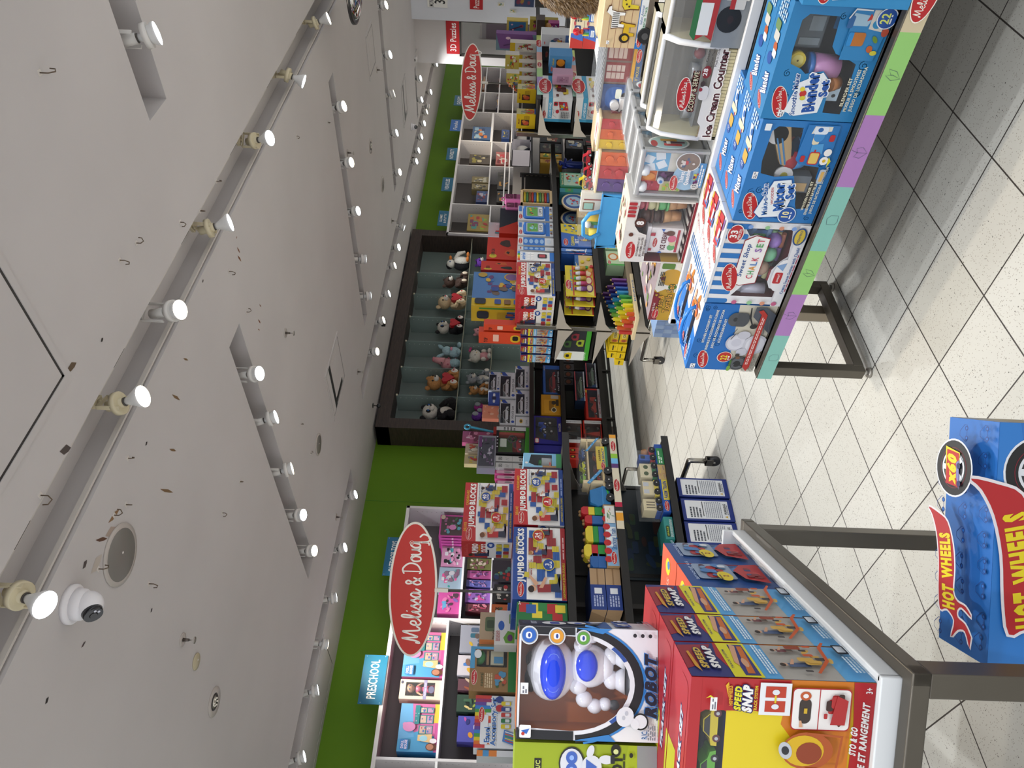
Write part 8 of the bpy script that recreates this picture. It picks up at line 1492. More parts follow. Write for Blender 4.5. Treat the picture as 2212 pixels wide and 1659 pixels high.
for i, (x, yl, yr, xt) in enumerate(((7.6,178,158,1102),(7.9,150,118,1100))): g4box(['bottle play set card stacked above the yellow boxes','yellow backed play set card stacked behind the bottle cards'][i],1122, yl, yr, xt-8, x, .1,'b9b4ac', g_art(i+9,'b9a84c',['a83a34','5a8a4a','d8d4c8','c9b43c'], n=16, sz=.24), z0=P(1122, yr, 0, x).z)
# mid G4
g4box('light blue play set box with orange pom inside its window',1225,160,120,1188,7.7,.2,'3f84bc', lambda F: (F.rect(0,0,1,1,'4a8cc0'), F.rect(.75,0,1,1,'2f6aa8') if 0 else None, F.rr(.15,.3,.8,.7,'3a2018',.1), F.ell(.62,.5,.2,.18,'d0841c'), F.logo(.25,.88,.3, full=False), F.text('Salad',.65,.84,.08,'c9b43c', w=.4, b=.04)), z0=.8935)
g4box('small pink decorated play house box beside the blue salad box',1230,184,160,1195,7.4,.15,'b08aa4', lambda F: (F.rect(0,0,1,1,'b48ca8'), F.rr(.2,.2,.8,.8,'9a7490',.1), F.blobs(3,.25,.25,.75,.75,['d4bccc','8a5a7c'],8,.16)), z0=.8935)
g4box('white play food box with red and green vegetables, behind salad box',1222,118,103,1188,7.9,.15,'c4c6ca', g_art(5,'c9ccd0',['a83030','4a8a3a','b9b4ac','c9a43a'], n=14, sz=.28), z0=.8935)
g4box('white hand tool play set box with blue handle picture',1226,102,74,1170,8.1,.2,'c4c6ca', lambda F: (F.rect(0,0,1,1,'b9bcc4'), F.rect(0,0,1,.2,'3a5a94'), F.ell(.4,.6,.2,.09,'2a5a80'), F.ell(.6,.5,.15,.1,'6a5a70'), F.blobs(3,.1,.2,.9,.5,['a83030','c9a43a','8a8c94'],8,.15), F.logo(.3,.88,.3, full=False)), z0=.8935)
g4box('dark stacked boxes with red oval marks under the tool set, mid shelf',1222,136,100,1172,8.9,.3,'4a4a52', lambda F: (F.rect(0,0,1,1,'55555e'),[F.logo(.5,.2+.3*k, .4, full=False) for k in range(3)]), z0=.8935)
# tall gift boxes and guitars above G4
g4box('purple guitar toy box standing behind the oval sign end',1115,110,72,1072,8.6,.1,'6a3f7c', lambda F: (F.rect(0,0,1,1,'5f7a88'), F.poly([(.15,0),(1,.1),(1,1),(.1,.9)],'6a3f7c'), F.ell(.5,.45,.22,.2,'8a5f9c'), F.ell(.5,.45,.1,.09,'c9a4cc'), F.line([(.3,.8),(.6,.3)],.02,'4a2a5c'), F.ell(.75,.7,.08,.06,'d3b4c4')), z0=1.2585)
g4box('yellow framed blue guitar toy box beside the purple one',1140,74,44,1095,8.9,.1,'b8a44c', lambda F: (F.rect(0,0,1,1,'b8a850'), F.rect(.08,.1,.92,.9,'2f6a90'), F.ell(.6,.3,.13,.1,'8a4a5c'), F.line([(.6,.3),(.3,.8)],.02,'5a3040'), F.ell(.3,.7,.06,.05,'c9a4b4'), F.ell(.7,.75,.06,.05,'c9a4b4')), z0=P(1140,60,0,8.9).z)
g4box('yellow and brown pirate costume pack behind the guitar boxes',1205,72,42,1145,9.2,.1,'8a7a1c', g_art(12,'7a6a1c',['4a1c14','6a2a1c','c9b43c','8a2050','3a2014','2a4a80'], n=30, sz=.2), z0=P(1205,60,0,9.2).z)
g4box('pink and blue striped toy pack beneath the costume pack',1208,60,50,1185,9.1,.1,'8a2a6c', g_art(15,'8a2a6c',['a83a80','2f4f90','c9c4c8'], n=12, sz=.3), z0=P(1208,55,0,9.1).z)
q = P(1150,60,0,8.8);m = MB();m.cyl((q.x, q.y, q.z-.15),(q.x, q.y+.12, q.z+.16),.02,.03,'4a1c18',12);m.ell((q.x, q.y+.13, q.z+.2),(.05,.06,.05),'4a1c18',12);m.ell((q.x-.02, q.y-.02, q.z-.18),(.05,.05,.04),'9a6a34',12);m.box(q.x-.08, q.y-.12,1.2585, q.x+.08, q.y+.08, q.z-.14,'3a2c28');m.done('toy_puppet', label='dark brown horse head stick toy with price tag', cat='toy')
# wire bead toys hanging near the sign pole
q = P(1093,180,0,8.15);m = MB();R = random.Random(8)
m.box(q.x-.05, q.y-.08,1.2585, q.x+.1, q.y+.06,1.28,'c9b48a')
for k in range(5):
    pts = [(q.x+.05*math.cos(t_*.5+k), q.y-.1+.2*t_/12+.02*math.sin(t_+k),1.28+(.22+.02*k)*math.sin(math.pi*t_/12)) for t_ in range(13)];m.tube(pts, .003,['b8302c','c9b43c','2f62b0','2f8a4a','c9641c'][k],5)
    for b_ in (3,5,8): m.ell(pts[b_],.014, R.choice(['b8302c','c9b43c','2f62b0','c9641c']),8)
m.done('bead_maze', label='wire bead maze with red, blue and yellow beads by the sign pole', cat='toy')
# ---------------- bay behind: volleyballs, novelty shelves ----------------
X_N = 8.8;YN = 5.25
ns = empty('side_shelving',(9.6,5.4,0),'white side shelving bay with volleyballs and game boxes between the racks','shelving')
m = MB();m.box(8.5,5.7,0,10.6,5.72,1.45,'d4cdc4');m.box(8.5,5.25,0,8.52,5.7,1.0,'cfc8c0');m.done('back_panel', ns)
zn = [P(1147,325,1, YN).z, P(1213,325,1, YN).z, P(1262,325,1, YN).z]
for z in zn: m = MB();m.box(8.52, YN, z-.025,10.6,5.7, z, '1c1a1a');m.done('shelf', ns)
for i, (px, py) in enumerate(((1125,289),(1127,308),(1127,331))):
    q = P(px, py, 1, YN+.12);r_ = .115;c = Vector((q.x, YN+.13, zn[0]+r_));m = MB();m.ell(c, r_, ('d4d0cc',.35),24)
    for s_, cc in ((1,'9a2028'),(-1,'1c2434')):
        R_ = Matrix.Rotation(.5+i*.9,3,'Y');m.fin([], cc)
        for a0 in (.35,):
            pts = [c+R_ @ Vector((r_*1.003*math.sin(u_)*math.cos(s_*.9),-r_*1.003*abs(math.sin(u_)*math.sin(.9)), r_*1.003*math.cos(u_))) for u_ in [k*math.pi/10 for k in range(1,10)]];m.tube(pts, .02,(cc, .4),8)
    m.done('volleyball', label=['red, white and blue ball, top one of the boxed row','red, white and blue ball, middle one of the boxed row','red, white and blue ball, lowest of the boxed row'][i], cat='ball', group='boxed balls on the side shelf')
    m = MB();a_ = .125;m.box(c.x-a_, YN+.005, zn[0], c.x+a_, YN+.26, zn[0]+.012,'a8a4b0');m.box(c.x-a_, YN+.25, zn[0], c.x+a_, YN+.26, zn[0]+.27,'3a3c48');m.box(c.x-a_, YN+.005, zn[0], c.x-a_+.006, YN+.26, zn[0]+.27,'b4b0b8');m.box(c.x-a_, YN+.005, zn[0]+.255, c.x+a_, YN+.26, zn[0]+.267,'b4b0b8')
    m.done('ball_box', label=['open grey display box around the top ball','open grey display box around the middle ball','open grey display box around the lowest ball'][i], cat='box', group='open display boxes of the balls')
for i, (a, b, c, cs, lb) in enumerate((((1211,308),(1167,289),'2a2a2a',['7a3a30','4a4a34','b8a48c','8a2a2c'],'brown and black game boxes standing in a row, upper'),((1211,288),(1190,270),'3a2a4c',['5a4a70','c9c4cc','2a1c34'],'purple game boxes next to the brown ones'),((1211,330),(1167,309),'26282c',['3a4a3c','6a6a5c','4a3430'],'dark action game box in the side bay'),((1211,342),(1167,331),'a8842c',['c9642c','3a8a94','4a7a3c','d8c43c'],'orange and green monster game spine, upper'),((1211,353),(1167,343),'a8842c',['c9642c','3a8a94','7a3a2c','d8c43c'],'orange and green monster game spine, lower'),((1262,300),(1222,284),'3a1418',['a8242c','1a1416'],'red hobby game box, upper in the lower side bay'),((1262,322),(1222,302),'34363c',['4a6a9c','b9b4a4','6a4a34'],'grey blue game box in the lower side bay'))):
    toybox(lb, 1, YN+.02, a, b, .2, c, zn[1] if a[0] == 1211 else zn[2], f=g_art(i+30, c, cs, n=16, sz=.3))
for i in range(3):
    a, b = (1290,300+14*i),(1264,287+14*i);toybox(['black box with red slanted word, first of three low down','black box with red slanted word, second of three low down','black box with red slanted word, third of three low down'][i],1, YN+.02, a, b, .2,'17161a', P(1290,320,1, YN+.02).z, f=lambda F: (F.rect(0,0,1,1,'17161a'), F.poly([(.3,.05),(.5,.05),(.7,.95),(.5,.95)],'a8202c')), group='black boxes with red words')
# ---------------- wall cabinets: contents ----------------
YD = YC+.03
def cb(label, a, b, d, c, f, z0=None, y=YD, nm='toy_box', **k): return toybox(label, 1, y, a, b, d, c, z0, nm=nm, f=f, **k)
def g_dh(F):
    F.rect(0,0,1,1,'b8608c');F.rect(0,0,.36,1,'3f84b0') if 0 else None;F.poly([(0,0),(.3,0),(.42,.5),(.3,1),(0,1)],'4a8cb4');F.poly([(.3,.6),(1,.7),(1,1),(.25,1)],'5f94bc');F.rect(0,0,1,.08,'a84a80');F.rect(.6,0,1,.12,'b8a43c')
    for x, w__ in ((.36,.2),(.58,.2),(.8,.14)): F.rect(x, .14, x+w__-.02,.5,'2f7478');F.rect(x+.015,.16, x+w__-.035,.3,'a8849c');F.rect(x+.015,.33, x+w__-.035,.47,'b99a8c');F.blobs(int(x*50), x+.02,.16, x+w__-.03,.47,['7a4a80','c9b4a0','4a6aa0','a84a5c'],7,.05)
    F.rect(.56,.5,.96,.62,'2f7478');F.blobs(7,.56,.5,.95,.62,['a8849c','5a9a9c'],5,.05);F.ell(.5,.74,.1,.16,'b878a0');F.ell(.55,.85,.04,.06,'b878a0');F.poly([(.18,.14),(.36,.14),(.34,.5),(.22,.5)],'c9a878');F.ell(.27,.35,.06,.1,'8fb8c4');F.ell(.1,.14,.08,.14,'5a3428');F.ell(.1,.17,.06,.09,'a8745c');F.ell(.22,.1,.05,.09,'d4ccd0')
    F.rr(.03,.72,.24,.93,'3a74ac',.15);F.text('DOLL',.135,.87,.06,'d9c4d4', w=.16, b=.05);F.text('HOUSE',.135,.78,.06,'d9c4d4', w=.19, b=.05)
cb('pink and blue doll house box, left one on the upper cabinet shelf',(948,1626),(868,1519),.26,'b8608c', g_dh, zL1+.003, l=flat('2f7ab0'), group='doll house boxes')
cb('pink and blue doll house box, right one partly behind the oval sign',(956,1464),(879,1364),.26,'b8608c', g_dh, zL1+.003, group='doll house boxes')
dw = cb('cream boxed fashion doll in a red dress between the doll house boxes',(951,1512),(866,1467),.12,'c9b8a4', lambda F: (F.rect(0,0,1,.12,'c9b8a4'), F.rect(0,.35,1,.43,'8a84a4'), F.text('Fashion Girl',.5,.39,.04,'d9d4dc', w=.7), F.ell(.5,.24,.18,.07,'6a6880'), F.ell(.85,.95,.08,.03,'4a4a5c')), zL1+.003, nm='doll_box', win=[(.16,.16),(.86,.16),(.86,.86),(.16,.86)])
q = P(920,1490,1, YD+.06);m = MB();zb = zL1+.06;m.cyl((q.x, YD+.05, zb),(q.x, YD+.05, zb+.13),.05,.02,'a02a50',14);m.cyl((q.x, YD+.05, zb+.13),(q.x, YD+.05, zb+.19),.022,.03,'a84a64',12);m.ell((q.x, YD+.045, zb+.25),(.045,.04,.048),'a87a60',16);m.ell((q.x, YD+.06, zb+.265),(.062,.045,.058),'6a3034',16)
for s_ in (-1,1): m.ell((q.x+s_*.017, YD+.008, zb+.25),(.008,.004,.007),'2a4a6a',8);m.tube([(q.x+s_*.03, YD+.05, zb+.18),(q.x+s_*.06, YD+.04, zb+.13),(q.x+s_*.05, YD+.03, zb+.1)],.009,'a87a60',8)
m.done('doll', label='doll with brown hair and red sparkly dress inside the cream box', cat='doll')
FD = [((1110,1645),(1040,1608),'6a3a80',['c98a2c','3a2f80','b04a90'],'purple toy play set card, leftmost on the lower cabinet shelf'),((1110,1606),(990,1546),'4a4a9c',['c98a2c','2a2f70','b04a90','c97a3c','b9b4cc'],'blue and purple pony play set box with orange frames'),
      ((1110,1541),(988,1500),'2a4034',['8a9a3c','3a5a44','c9b478','16241c'],'dark green princess doll box with yellow green dress'),((1110,1495),(990,1466),'5a3a44',['8a4a34','c9703c','4a2a34','b9a48c'],'brown and orange small doll box beside the princess box'),
      ((1110,1462),(990,1415),'b9b4bc',['4a4a54','c99a2c','3f74b8','7a5a4c'],'toy play set box with blue wheel shape, middle of the lower shelf'),((1090,1412),(996,1350),'8a8c98',['4a5a70','b8982c','5a4a44','3a4a5c','2a5a6c'],'grey sea king doll box with trident, right on the lower shelf')]
for i, (a, b, c, cs, lb) in enumerate(FD): cb(lb, a, b, .15, c, g_art(40+i, c, cs, n=22, sz=.2), zL2+.003)
DD = [((989,1326),(948,1278),'b8488c',['4a3440','7a5a9c','5a94b8','c9709c'],'pink doll play set box, lower left on the upper right shelf'),((990,1277),(950,1225),'8a9cac',['3a8a84','c94a84','b9b4bc','7a5a70','2f8a6a'],'light blue doll play set box with teal plant shapes'),
      ((993,1224),(956,1180),'c080a4',['d890b4','16161a','4a9aa4','d4ccd4'],'box with round pink piglet face case'),((1056,1322),(1006,1304),'5a2a34',['a8445c','3a2028','c97a8c'],'dark red doll box lying at the bottom of the right column'),((1056,1302),(1006,1272),'8a5aa8',['b888c4','c94a90','4a3a70','b9b4cc'],'purple doll furniture box in the right column'),((1057,1268),(1008,1252),'5a5a9c',['7a7ac4','3a3a70','c98ab0'],'blue mermaid doll pack behind the sign pole'),((1058,1250),(1010,1232),'a04a80',['c080b0','5a2a50','7a4a8c'],'pink mermaid doll pack right of the sign pole'),((1058,1231),(1010,1206),'6a6a3c',['8a8a34','7a4a50','4a3a34','c9b4a4'],'yellow green doll pack with striped dress')]
for i, (a, b, c, cs, lb) in enumerate(DD): cb(lb, a, b, .1, c, g_art(50+i, c, cs, n=20, sz=.22),(zR1 if a[0] < 1000 else zR2)+.003)
fz = empty
def g_barb(F): F.rect(0,0,1,1,'b8408c');F.rr(.06,.08,.94,.94,'4a3a3c',.05);F.blobs(3,.1,.12,.9,.85,['c97aa4','7a5a44','3a6a44','b8608c','5a9aac','8a5a7c'],22,.15);F.ell(.88,.88,.1,.09,'c9b4a0');F.ell(.42,.48,.12,.14,'c97aac');F.rr(.05,.02,.4,.1,'d070ac',.3)
cb('pink doll play set box with dark window, top of the right pile',(992,1160),(952,1112),.26,'b8408c', g_barb, zR1+.003, l=flat('c2489c'))
for i in range(4): cb(['pink box spine right under the doll play set box, first','pink box spine, second of four','pink box spine, third of four','pink box spine, fourth of four'][i],(993,1167+6*i),(951+i, 1161.5+6*i),.26,'c2489c', lambda F: (F.rect(0,0,1,1,'c2489c'), F.rect(0,.45,1,.52,'e0b4d0')), zR1+.003, group='pink toy box spines')
# boxes rising behind the jumbo boxes (second cabinet column)
SD = [((1112,1345),(1062,1305),'c9642c',['b99a7c','4a5a34','8a7a64','c97a2c'],'khaki and orange TRUCK box above the robot box','TRUCK'),((1112,1302),(1068,1262),'1c1c20',['b8343a','d4ccc4','2a2a30'],'black FIRE truck box with large white letters','FIRE'),((1112,1258),(1064,1210),'34303c',['b82a30','4a8a84','c9b43c','2a3a70'],'dark box with a red toy van in its window', None)]
for i, (a, b, c, cs, lb, tx) in enumerate(SD): cb(lb, a, b, .14, c, g_art(60+i, c, cs, n=12, sz=.22, txt=[(tx, .5,.75,.16,'e6e0da' if i else '2a2418',.7)] if tx else ()), y=5.2 if 0 else 6.6, z0=None)
m = MB();m.box(P(1112,1400,1,6.55).x, 6.55,.0, P(1112,1205,1,6.55).x+.3,7.0, P(1112,1300,1,6.6).z-.003,'2a2624');m.done('display_plinth', label='dark plinth in front of the left cabinet carrying truck boxes', cat='plinth')
# easel accessory set, car garage, pale toy boxes left of the big robot box
def g_easel(F):
    F.rect(0,0,1,1,'d4d6da')
    for i in range(15): F.rect(i/15,.62+.12*(i % 3 == 0),(i+1)/15,1,['b8302c','c9641c','c9b41c','3f8a3c','2a72b8','5a3a8c','8a2a5c'][i % 7])
    F.rr(.06,.68,.62,.86,'d4d6da',.2);F.text('Easel',.24,.7,.12,'2a62a8', w=.3, b=.04, o='d4d6da');F.text('Accessory Set',.5,.56,.12,'2a62a8', w=.92, b=.04, o='d4d6da');F.logo(.62,.84,.3, full=False)
    for x, c in ((.92,'23387c'),(.75,'a8242c')): F.ell(x, .42,.07,.09, c)
    for i, c in enumerate(('c9b41c','1f6a3c','b0302c','23387c','c9b41c')): F.rr(.36+.11*i, .15,.44+.11*i, .38, c, .2);F.rr(.37+.11*i, .18,.43+.11*i, .28,'c9ccd0',.1)
    F.poly([(.04,.05),(.26,.02),(.34,.3),(.12,.34)],'3f74b8')
    for i in range(5): F.poly([(.08+.04*i, .07),(.1+.04*i, .07),(.15+.04*i, .28),(.13+.04*i, .28)],['b8302c','c9b41c','3f8a3c','c9641c','d4d6da'][i])
def bp(label, a, b, y, d, c, f, **k): return toybox(label, 1, y, a, b, d, c, None, f=f, **k)
EY = 4.34
bp('rainbow striped Easel Accessory Set box left of the natural play box',(1116,1618),(1028,1502), EY, .12,'d4d6da', g_easel)
bp('second easel accessory set box spine, under the first',(1116,1636),(1030,1620), EY, .12,'b4b6ba', lambda F: (F.rect(0,0,1,1,'c4c6ca'), F.rect(0,.5,1,1,'c9742c'), F.rect(0,.7,1,.85,'3f84b8')))
def g_nat(F):
    F.rect(0,0,1,.1,'8a6840');F.poly([(0,.1),(.52,.1),(.52,.92),(0,.92)],'8a6840');F.rect(0,0,1,.17,'1f6a2c');F.rect(.0,.93,.5,1,'8a6840');F.rect(.5,.9,1,1,'4a94c0');F.rect(.94,0,1,1,'4a94c0');F.logo(.3,.9,.34,0, full=False);F.text('natural',.26,.74,.08,'26482c', w=.3);F.small(.08,.5,.4,.68,4,'c9b490',3);F.blobs(3,.08,.2,.46,.48,['c9b490','3a5a34','b04a34','5a4430','4a84a8'],14,.12);F.ell(.82,.84,.1,.08,'d4d8dc')
bp('brown and green natural play set box with green window toys',(1114,1496),(1018,1396), EY, .12,'8a6840', g_nat, win=[(.54,.2),(.93,.2),(.93,.74),(.86,.86),(.54,.86)], inner='4a3a2c')
q = P(1060,1420,1, EY+.04);m = MB();m.ell((q.x, EY+.04, q.z+.07),(.05,.02,.04),'2f7a3c',14);m.box(q.x-.05, EY+.03, q.z-.08, q.x+.04, EY+.05, q.z-.0,'b9b49c',.004);m.box(q.x-.04, EY+.028, q.z-.075, q.x-.0, EY+.03, q.z-.02,'3f84b0');m.box(q.x-.05, EY+.03, q.z+.01, q.x+.04, EY+.05, q.z+.025,'8a6840');m.done('bug_toys', label='green magnifier and picture cards inside the natural play box window', cat='toy')
bp('orange and green truck assembly box above the natural play box',(1112,1394),(1038,1322), EY+.1,.12,'b0987c', lambda F: (F.rect(0,0,1,1,'b39c80'), F.rect(0,0,.5,1,'c97a2c') if 0 else None, F.rect(0,.55,.14,1,'c9742c'), F.rr(.4,.55,.85,.85,'5a6a4a',.2), F.rr(.5,.6,.75,.8,'3a4a34',.2), F.text('TRUCK',.3,.58,.09,'3a2c20', w=.3, b=.05), F.blobs(5,.1,.1,.5,.4,['4a5a44','7a8a6a'],7,.12), F.rect(0,0,1,.1,'c9c4bc')))
bp('white box with a green monster truck picture, next to the lego style box',(1116,1394),(1070,1318), EY-.1,.1,'c4c0bc', lambda F: (F.rect(0,0,1,1,'c4c0bc'), F.ell(.55,.7,.14,.14,'23509c'), F.poly([(.05,.1),(.35,.1),(.4,.4),(.2,.6),(.05,.5)],'5a8a2c'), F.ell(.2,.3,.1,.12,'5a2a5c'), F.rr(.6,.15,.9,.35,'4a7a2c',.3), F.small(.1,.75,.4,.95,4,'a04a4c',3)))
m = MB();xa, xb = P(1117,1655,1, EY).x-.35, P(1117,1318,1, EY).x;zt = P(1116,1500,1, EY).z;m.box(xa, 4.2, zt-.03, xb, 4.6, zt-.001,'3a3634');m.box(xa, 4.55,0, xb, 4.6, zt-.03,'2a2624');m.box(xa, 4.2,0, xa+.03,4.6, zt-.03,'2a2624');m.box(xb-.03,4.2,0, xb, 4.6, zt-.03,'2a2624');m.done('display_stand', label='dark stand behind the robot box carrying easel and natural play boxes', cat='stand')
# right cabinet goods
def stuffbox(i, a, b, c, cs, lb, z, **k): cb(lb, a, b, .12, c, g_art(80+i, c, cs, n=16, sz=.3), z, **k)
TR = ['6a6458','b8a86c','3a3834','c9c4b0']
RD = [((1056,500),(1012,462),'a08a44',['b0302c','c9742c','8fb42c','4a9a94','7a3a5c'],'bag of round bright slime toys in the nearest right bay', zs[0]),((1056,437),(1030,412),'3a4a7c',['2a2f5c','b9b4c4','8a3a44','3f6a9c'],'stack of blue toy packs in the VEHICLES bay', zs[1]),((1054,410),(1020,396),'8a7c54', TR, 'clear pack with golden toy vehicles, lower in the VEHICLES bay', zs[1]),((1054,395),(1020,381),'8a7c54', TR, 'clear pack with golden toy vehicles, upper in the VEHICLES bay', zs[1]),
      ((1097,438),(1074,412),'2a2826',['4a4034','b8842c','16140e'],'black packs of yellow construction toys, lower row', z2[0]),((1097,410),(1076,372),'2e2c28',['4a4034','b8842c','16140e'],'black packs of yellow construction toys, higher row', z2[0]),((1140,400),(1122,375),'26241f',['4a4034','b8842c','16140e'],'black construction toy packs on the third shelf row',1.6 if 0 else None),
      ((1058,355),(1015,333),'4a4034',['8a8034','34302c','b9ac84'],'leaning novelty toy card with dinosaur in the NOVELTY bay', zs[2]),((1098,356),(1072,328),'a05a54',['b8343a','c9c4b8','6a1c20'],'red and white face mask packs in the NOVELTY bay', z2[1]),((1062,302),(1022,273),'3a5a84',['2a3a64','b9b4a4','c9742c','8fb0c4'],'stack of blue game boards leaning in the fourth bay', zs[3]),((1100,300),(1084,280),'2f4a84',['c9b43c','26385c'],'blue small boxes low in the fourth bay', None),((1068,238),(1046,205),'6a4a2c',['c98a2c','8a3a1c','c9b47c'],'golden brown gadget boxes in the warm lit bay',2.1),((1072,195),(1044,165),'7a4a28',['c9842c','9a4a1c','c9a45c'],'orange gadget boxes in the farthest warm bay',2.1),((1098,235),(1074,200),'3a3444',['b8442c','c9a43c','2a2a50'],'dark boxed models below the warm lit bay',1.8),((1100,195),(1078,168),'4a2c24',['a8342c','c9742c'],'dark red boxed models in the farthest bay',1.8)]
for i, (a, b, c, cs, lb, z) in enumerate(RD): stuffbox(i, a, b, c, cs, lb, z)
# view through the opening in the pillar
m = MB();m.box(XP+1.0, ob.y-.1,0, XP+1.3, ob.y+.02+.0,2.2,'d4d0ca');
a, b = P(1088,121,0, XP+.9), P(1015,100,0, XP+.9);m.box(XP+.9, b.y, a.z-.4, XP+1.0, a.y, b.z-.05,'1c1816');m.done('far_cabinet', label='dark far cabinet seen through the pillar opening', cat='cabinet')
a, b = P(1040,98,0, XP+1.5), P(1020,46,0, XP+1.5);m = MB();m.box(XP+1.5, b.y, .8, XP+1.8, a.y, a.z, 'c9c4c8');m.box(XP+1.49, b.y, a.z-.01, XP+1.5, a.y, a.z+.03,'e0dcdc');F = Face(m, (XP+1.49, a.y, 1.0),(0,-1,0),(0,0,1),(-1,0,0), a.y-b.y, a.z-1.03);F.rect(.05,.05,.95,.95,'9a8c98');F.blobs(4,.1,.05,.9,.45,['b87aa4','4a9aa4','d4b4c8','6a3a6c'],16,.16);m.done('far_shelf', label='far white shelf with pink toys seen through the pillar opening', cat='shelf')
for i, (px, py, c, cs, lb) in enumerate(((1135,2,'2a3a5c',['8a6a2c','2f5f9c','6a2a44'],'leopard and blue puzzle boxes at the right frame edge'),(1180,4,'2a2826',['8a5a3c','4a3a34'],'dark shelf of boxes below the puzzle boxes at right edge'),(1222,10,'8fa4c4',['b9c4d8','7a90b4'],'pale blue BABY box near the brown fur'))):
    a, b = P(px+18, py+14,0, XP-.6), P(px-22, py-30,0, XP-.6);toy = carton('toy_box', lb, 'toy box', Fr((XP-.6, a.y, a.z),(0,-1,0),(1,0,0)), a.y-b.y, b.z-a.z, .3, c, f=g_art(90+i, c, cs, n=12, sz=.25))
m = MB();a = P(1150,40,0, XP-.65);m.box(XP-.62,2.6,0, XP-.26, P(1245,26,0, XP-.62).y, P(1245,20,0, XP-.6).z, '4a443e');m.done('low_cabinet', label='low dark cabinet under the pale blue box at the right edge', cat='cabinet')
# ---------------- plush animals ----------------
SPECIAL['p_white'] = lambda: fur('c9c4b8','d6d2c8');SPECIAL['p_black'] = lambda: fur('141315','1c1b1e');SPECIAL['p_tan'] = lambda: fur('b07a44','c28c54');SPECIAL['p_cream'] = lambda: fur('c9b088','d4bc96');SPECIAL['p_brown'] = lambda: fur('3c2a22','4a362c');SPECIAL['p_pink'] = lambda: fur('c98a90','d49a9e');SPECIAL['p_blue'] = lambda: fur('8fb0b8','a4c0c6');SPECIAL['p_purple'] = lambda: fur('5a2a8c','6c389c');SPECIAL['p_grey'] = lambda: fur('8a9094','a0a6aa');SPECIAL['p_magenta'] = lambda: fur('9a2a80','a83a8c')
PY = DY+.14
def heart(m, c, s_, col, y): m.prism([(c[0]+s_*a, c[1]+s_*b) for a, b in ((0,-1),(.9,.1),(.95,.6),(.6,.9),(.2,.8),(0,.5),(-.2,.8),(-.6,.9),(-.95,.6),(-.9,.1))], y-.03, y+.02, col)
def plush(px, py, s_, lb, body, belly, pad, ear, kind='bear', face=None, lean=0, z=None, hold=None, up=1, y=PY):
    q = P(px, py, 1, y);z = SZ+.008 if z is None else z;root = empty('plush_toy',(q.x, y, z), lb, 'plush toy');f_ = Fr((q.x, y, z),(math.cos(rad(lean)), math.sin(rad(lean)),0),(-math.sin(rad(lean)), math.cos(rad(lean)),0))
    E = lambda m, x, yy, zz, r, c, n=14: m.ell((x*s_, yy*s_, zz*s_), tuple(v*s_ for v in r), c, n, fr=f_, jit=.025, seed=int(abs(x*100)+zz*50))
    m = MB(f_);E(m, 0,0,.38,(.32,.26,.38), body, 18);E(m, 0,-.13,.36,(.22,.16,.28), belly, 14);m.done('body', root)
    m = MB(f_);E(m, 0,-.05,.98,(.34,.29,.3), face or body, 20);E(m, 0,-.32,.9,(.15,.14,.11),'p_white' if kind != 'pig' else body, 12);E(m, 0,-.45,.93,(.05,.04,.035),('16120f',.2) if kind != 'heartnose' else ('b01c28',.3),8)
    for k in (-1,1):
        if kind == 'panda': E(m, k*.14,-.28,1.02,(.09,.05,.1),'p_black',10)
        E(m, k*.14,-.325,1.03,(.04,.03,.045),('2a5a9c',.1) if kind == 'panda' else ('120e0c',.1),8)
    head = m.done('head', root)
    for k in (-1,1): m = MB(f_);E(m, k*.27,0,1.24,(.12,.06,.12), ear, 12);m.done('ear', root)
    for k in (-1,1): m = MB(f_);m.tube([(k*.28*s_, -.05*s_, .6*s_),(k*.38*s_, -.2*s_, .42*s_),(k*.3*s_, -.36*s_, .34*s_)],[.11*s_, .11*s_, .09*s_], ear if kind == 'panda' else body, 10);m.ell((k*.3*s_, -.38*s_, .33*s_),.1*s_, ear if kind == 'panda' else body, 10);m.done('arm', root)
    for k in (-1,1):
        m = MB(f_);m.tube([(k*.18*s_, -.05*s_, .14*s_),(k*.3*s_, -.35*s_, .13*s_)],[.15*s_, .14*s_], ear if kind == 'panda' else body, 10);m.ell((k*.31*s_, -.42*s_, .17*s_),(.15*s_, .1*s_, .18*s_), ear if kind == 'panda' else body, 12);m.ell((k*.31*s_, -.5*s_, .17*s_),(.11*s_, .04*s_, .14*s_), pad, 12)
        if hold: m.prism([((k*.31+a*.05)*s_, (.2+b*.05)*s_) for a, b in ((0,-1),(.9,.1),(.5,.9),(0,.5),(-.5,.9),(-.9,.1))],-.545*s_, -.53*s_, ('b01c28',.4))
        m.done('leg', root)
    if hold: m = MB(f_);heart(m, (0,.42*s_),.27*s_, hold, -.34*s_);m.done('heart_cushion', root)
    return root
plush(930,892,.34,'large black and white panda plush with blue eyes in the leftmost shelf bay','p_black','p_white','p_black','p_black','panda','p_white')
plush(925,828,.33,'tan bear plush holding a red heart, feet with hearts','p_tan','p_tan','d4cdc4','p_tan','bear', hold=('b01c28',.5))
plush(950,709,.30,'black and white panda plush holding a shiny red heart','p_black','p_white','d4cdc4','p_black','panda','p_white', hold=('b01c28',.3))
plush(950,655,.33,'cream bear plush holding a glittery red heart','p_cream','p_cream','d4c4a4','p_cream','heartnose', hold=('a01c24',.3))
plush(960,611,.29,'dark brown bear plush sitting with pale feet','p_brown','p_brown','c4b49c','p_brown')
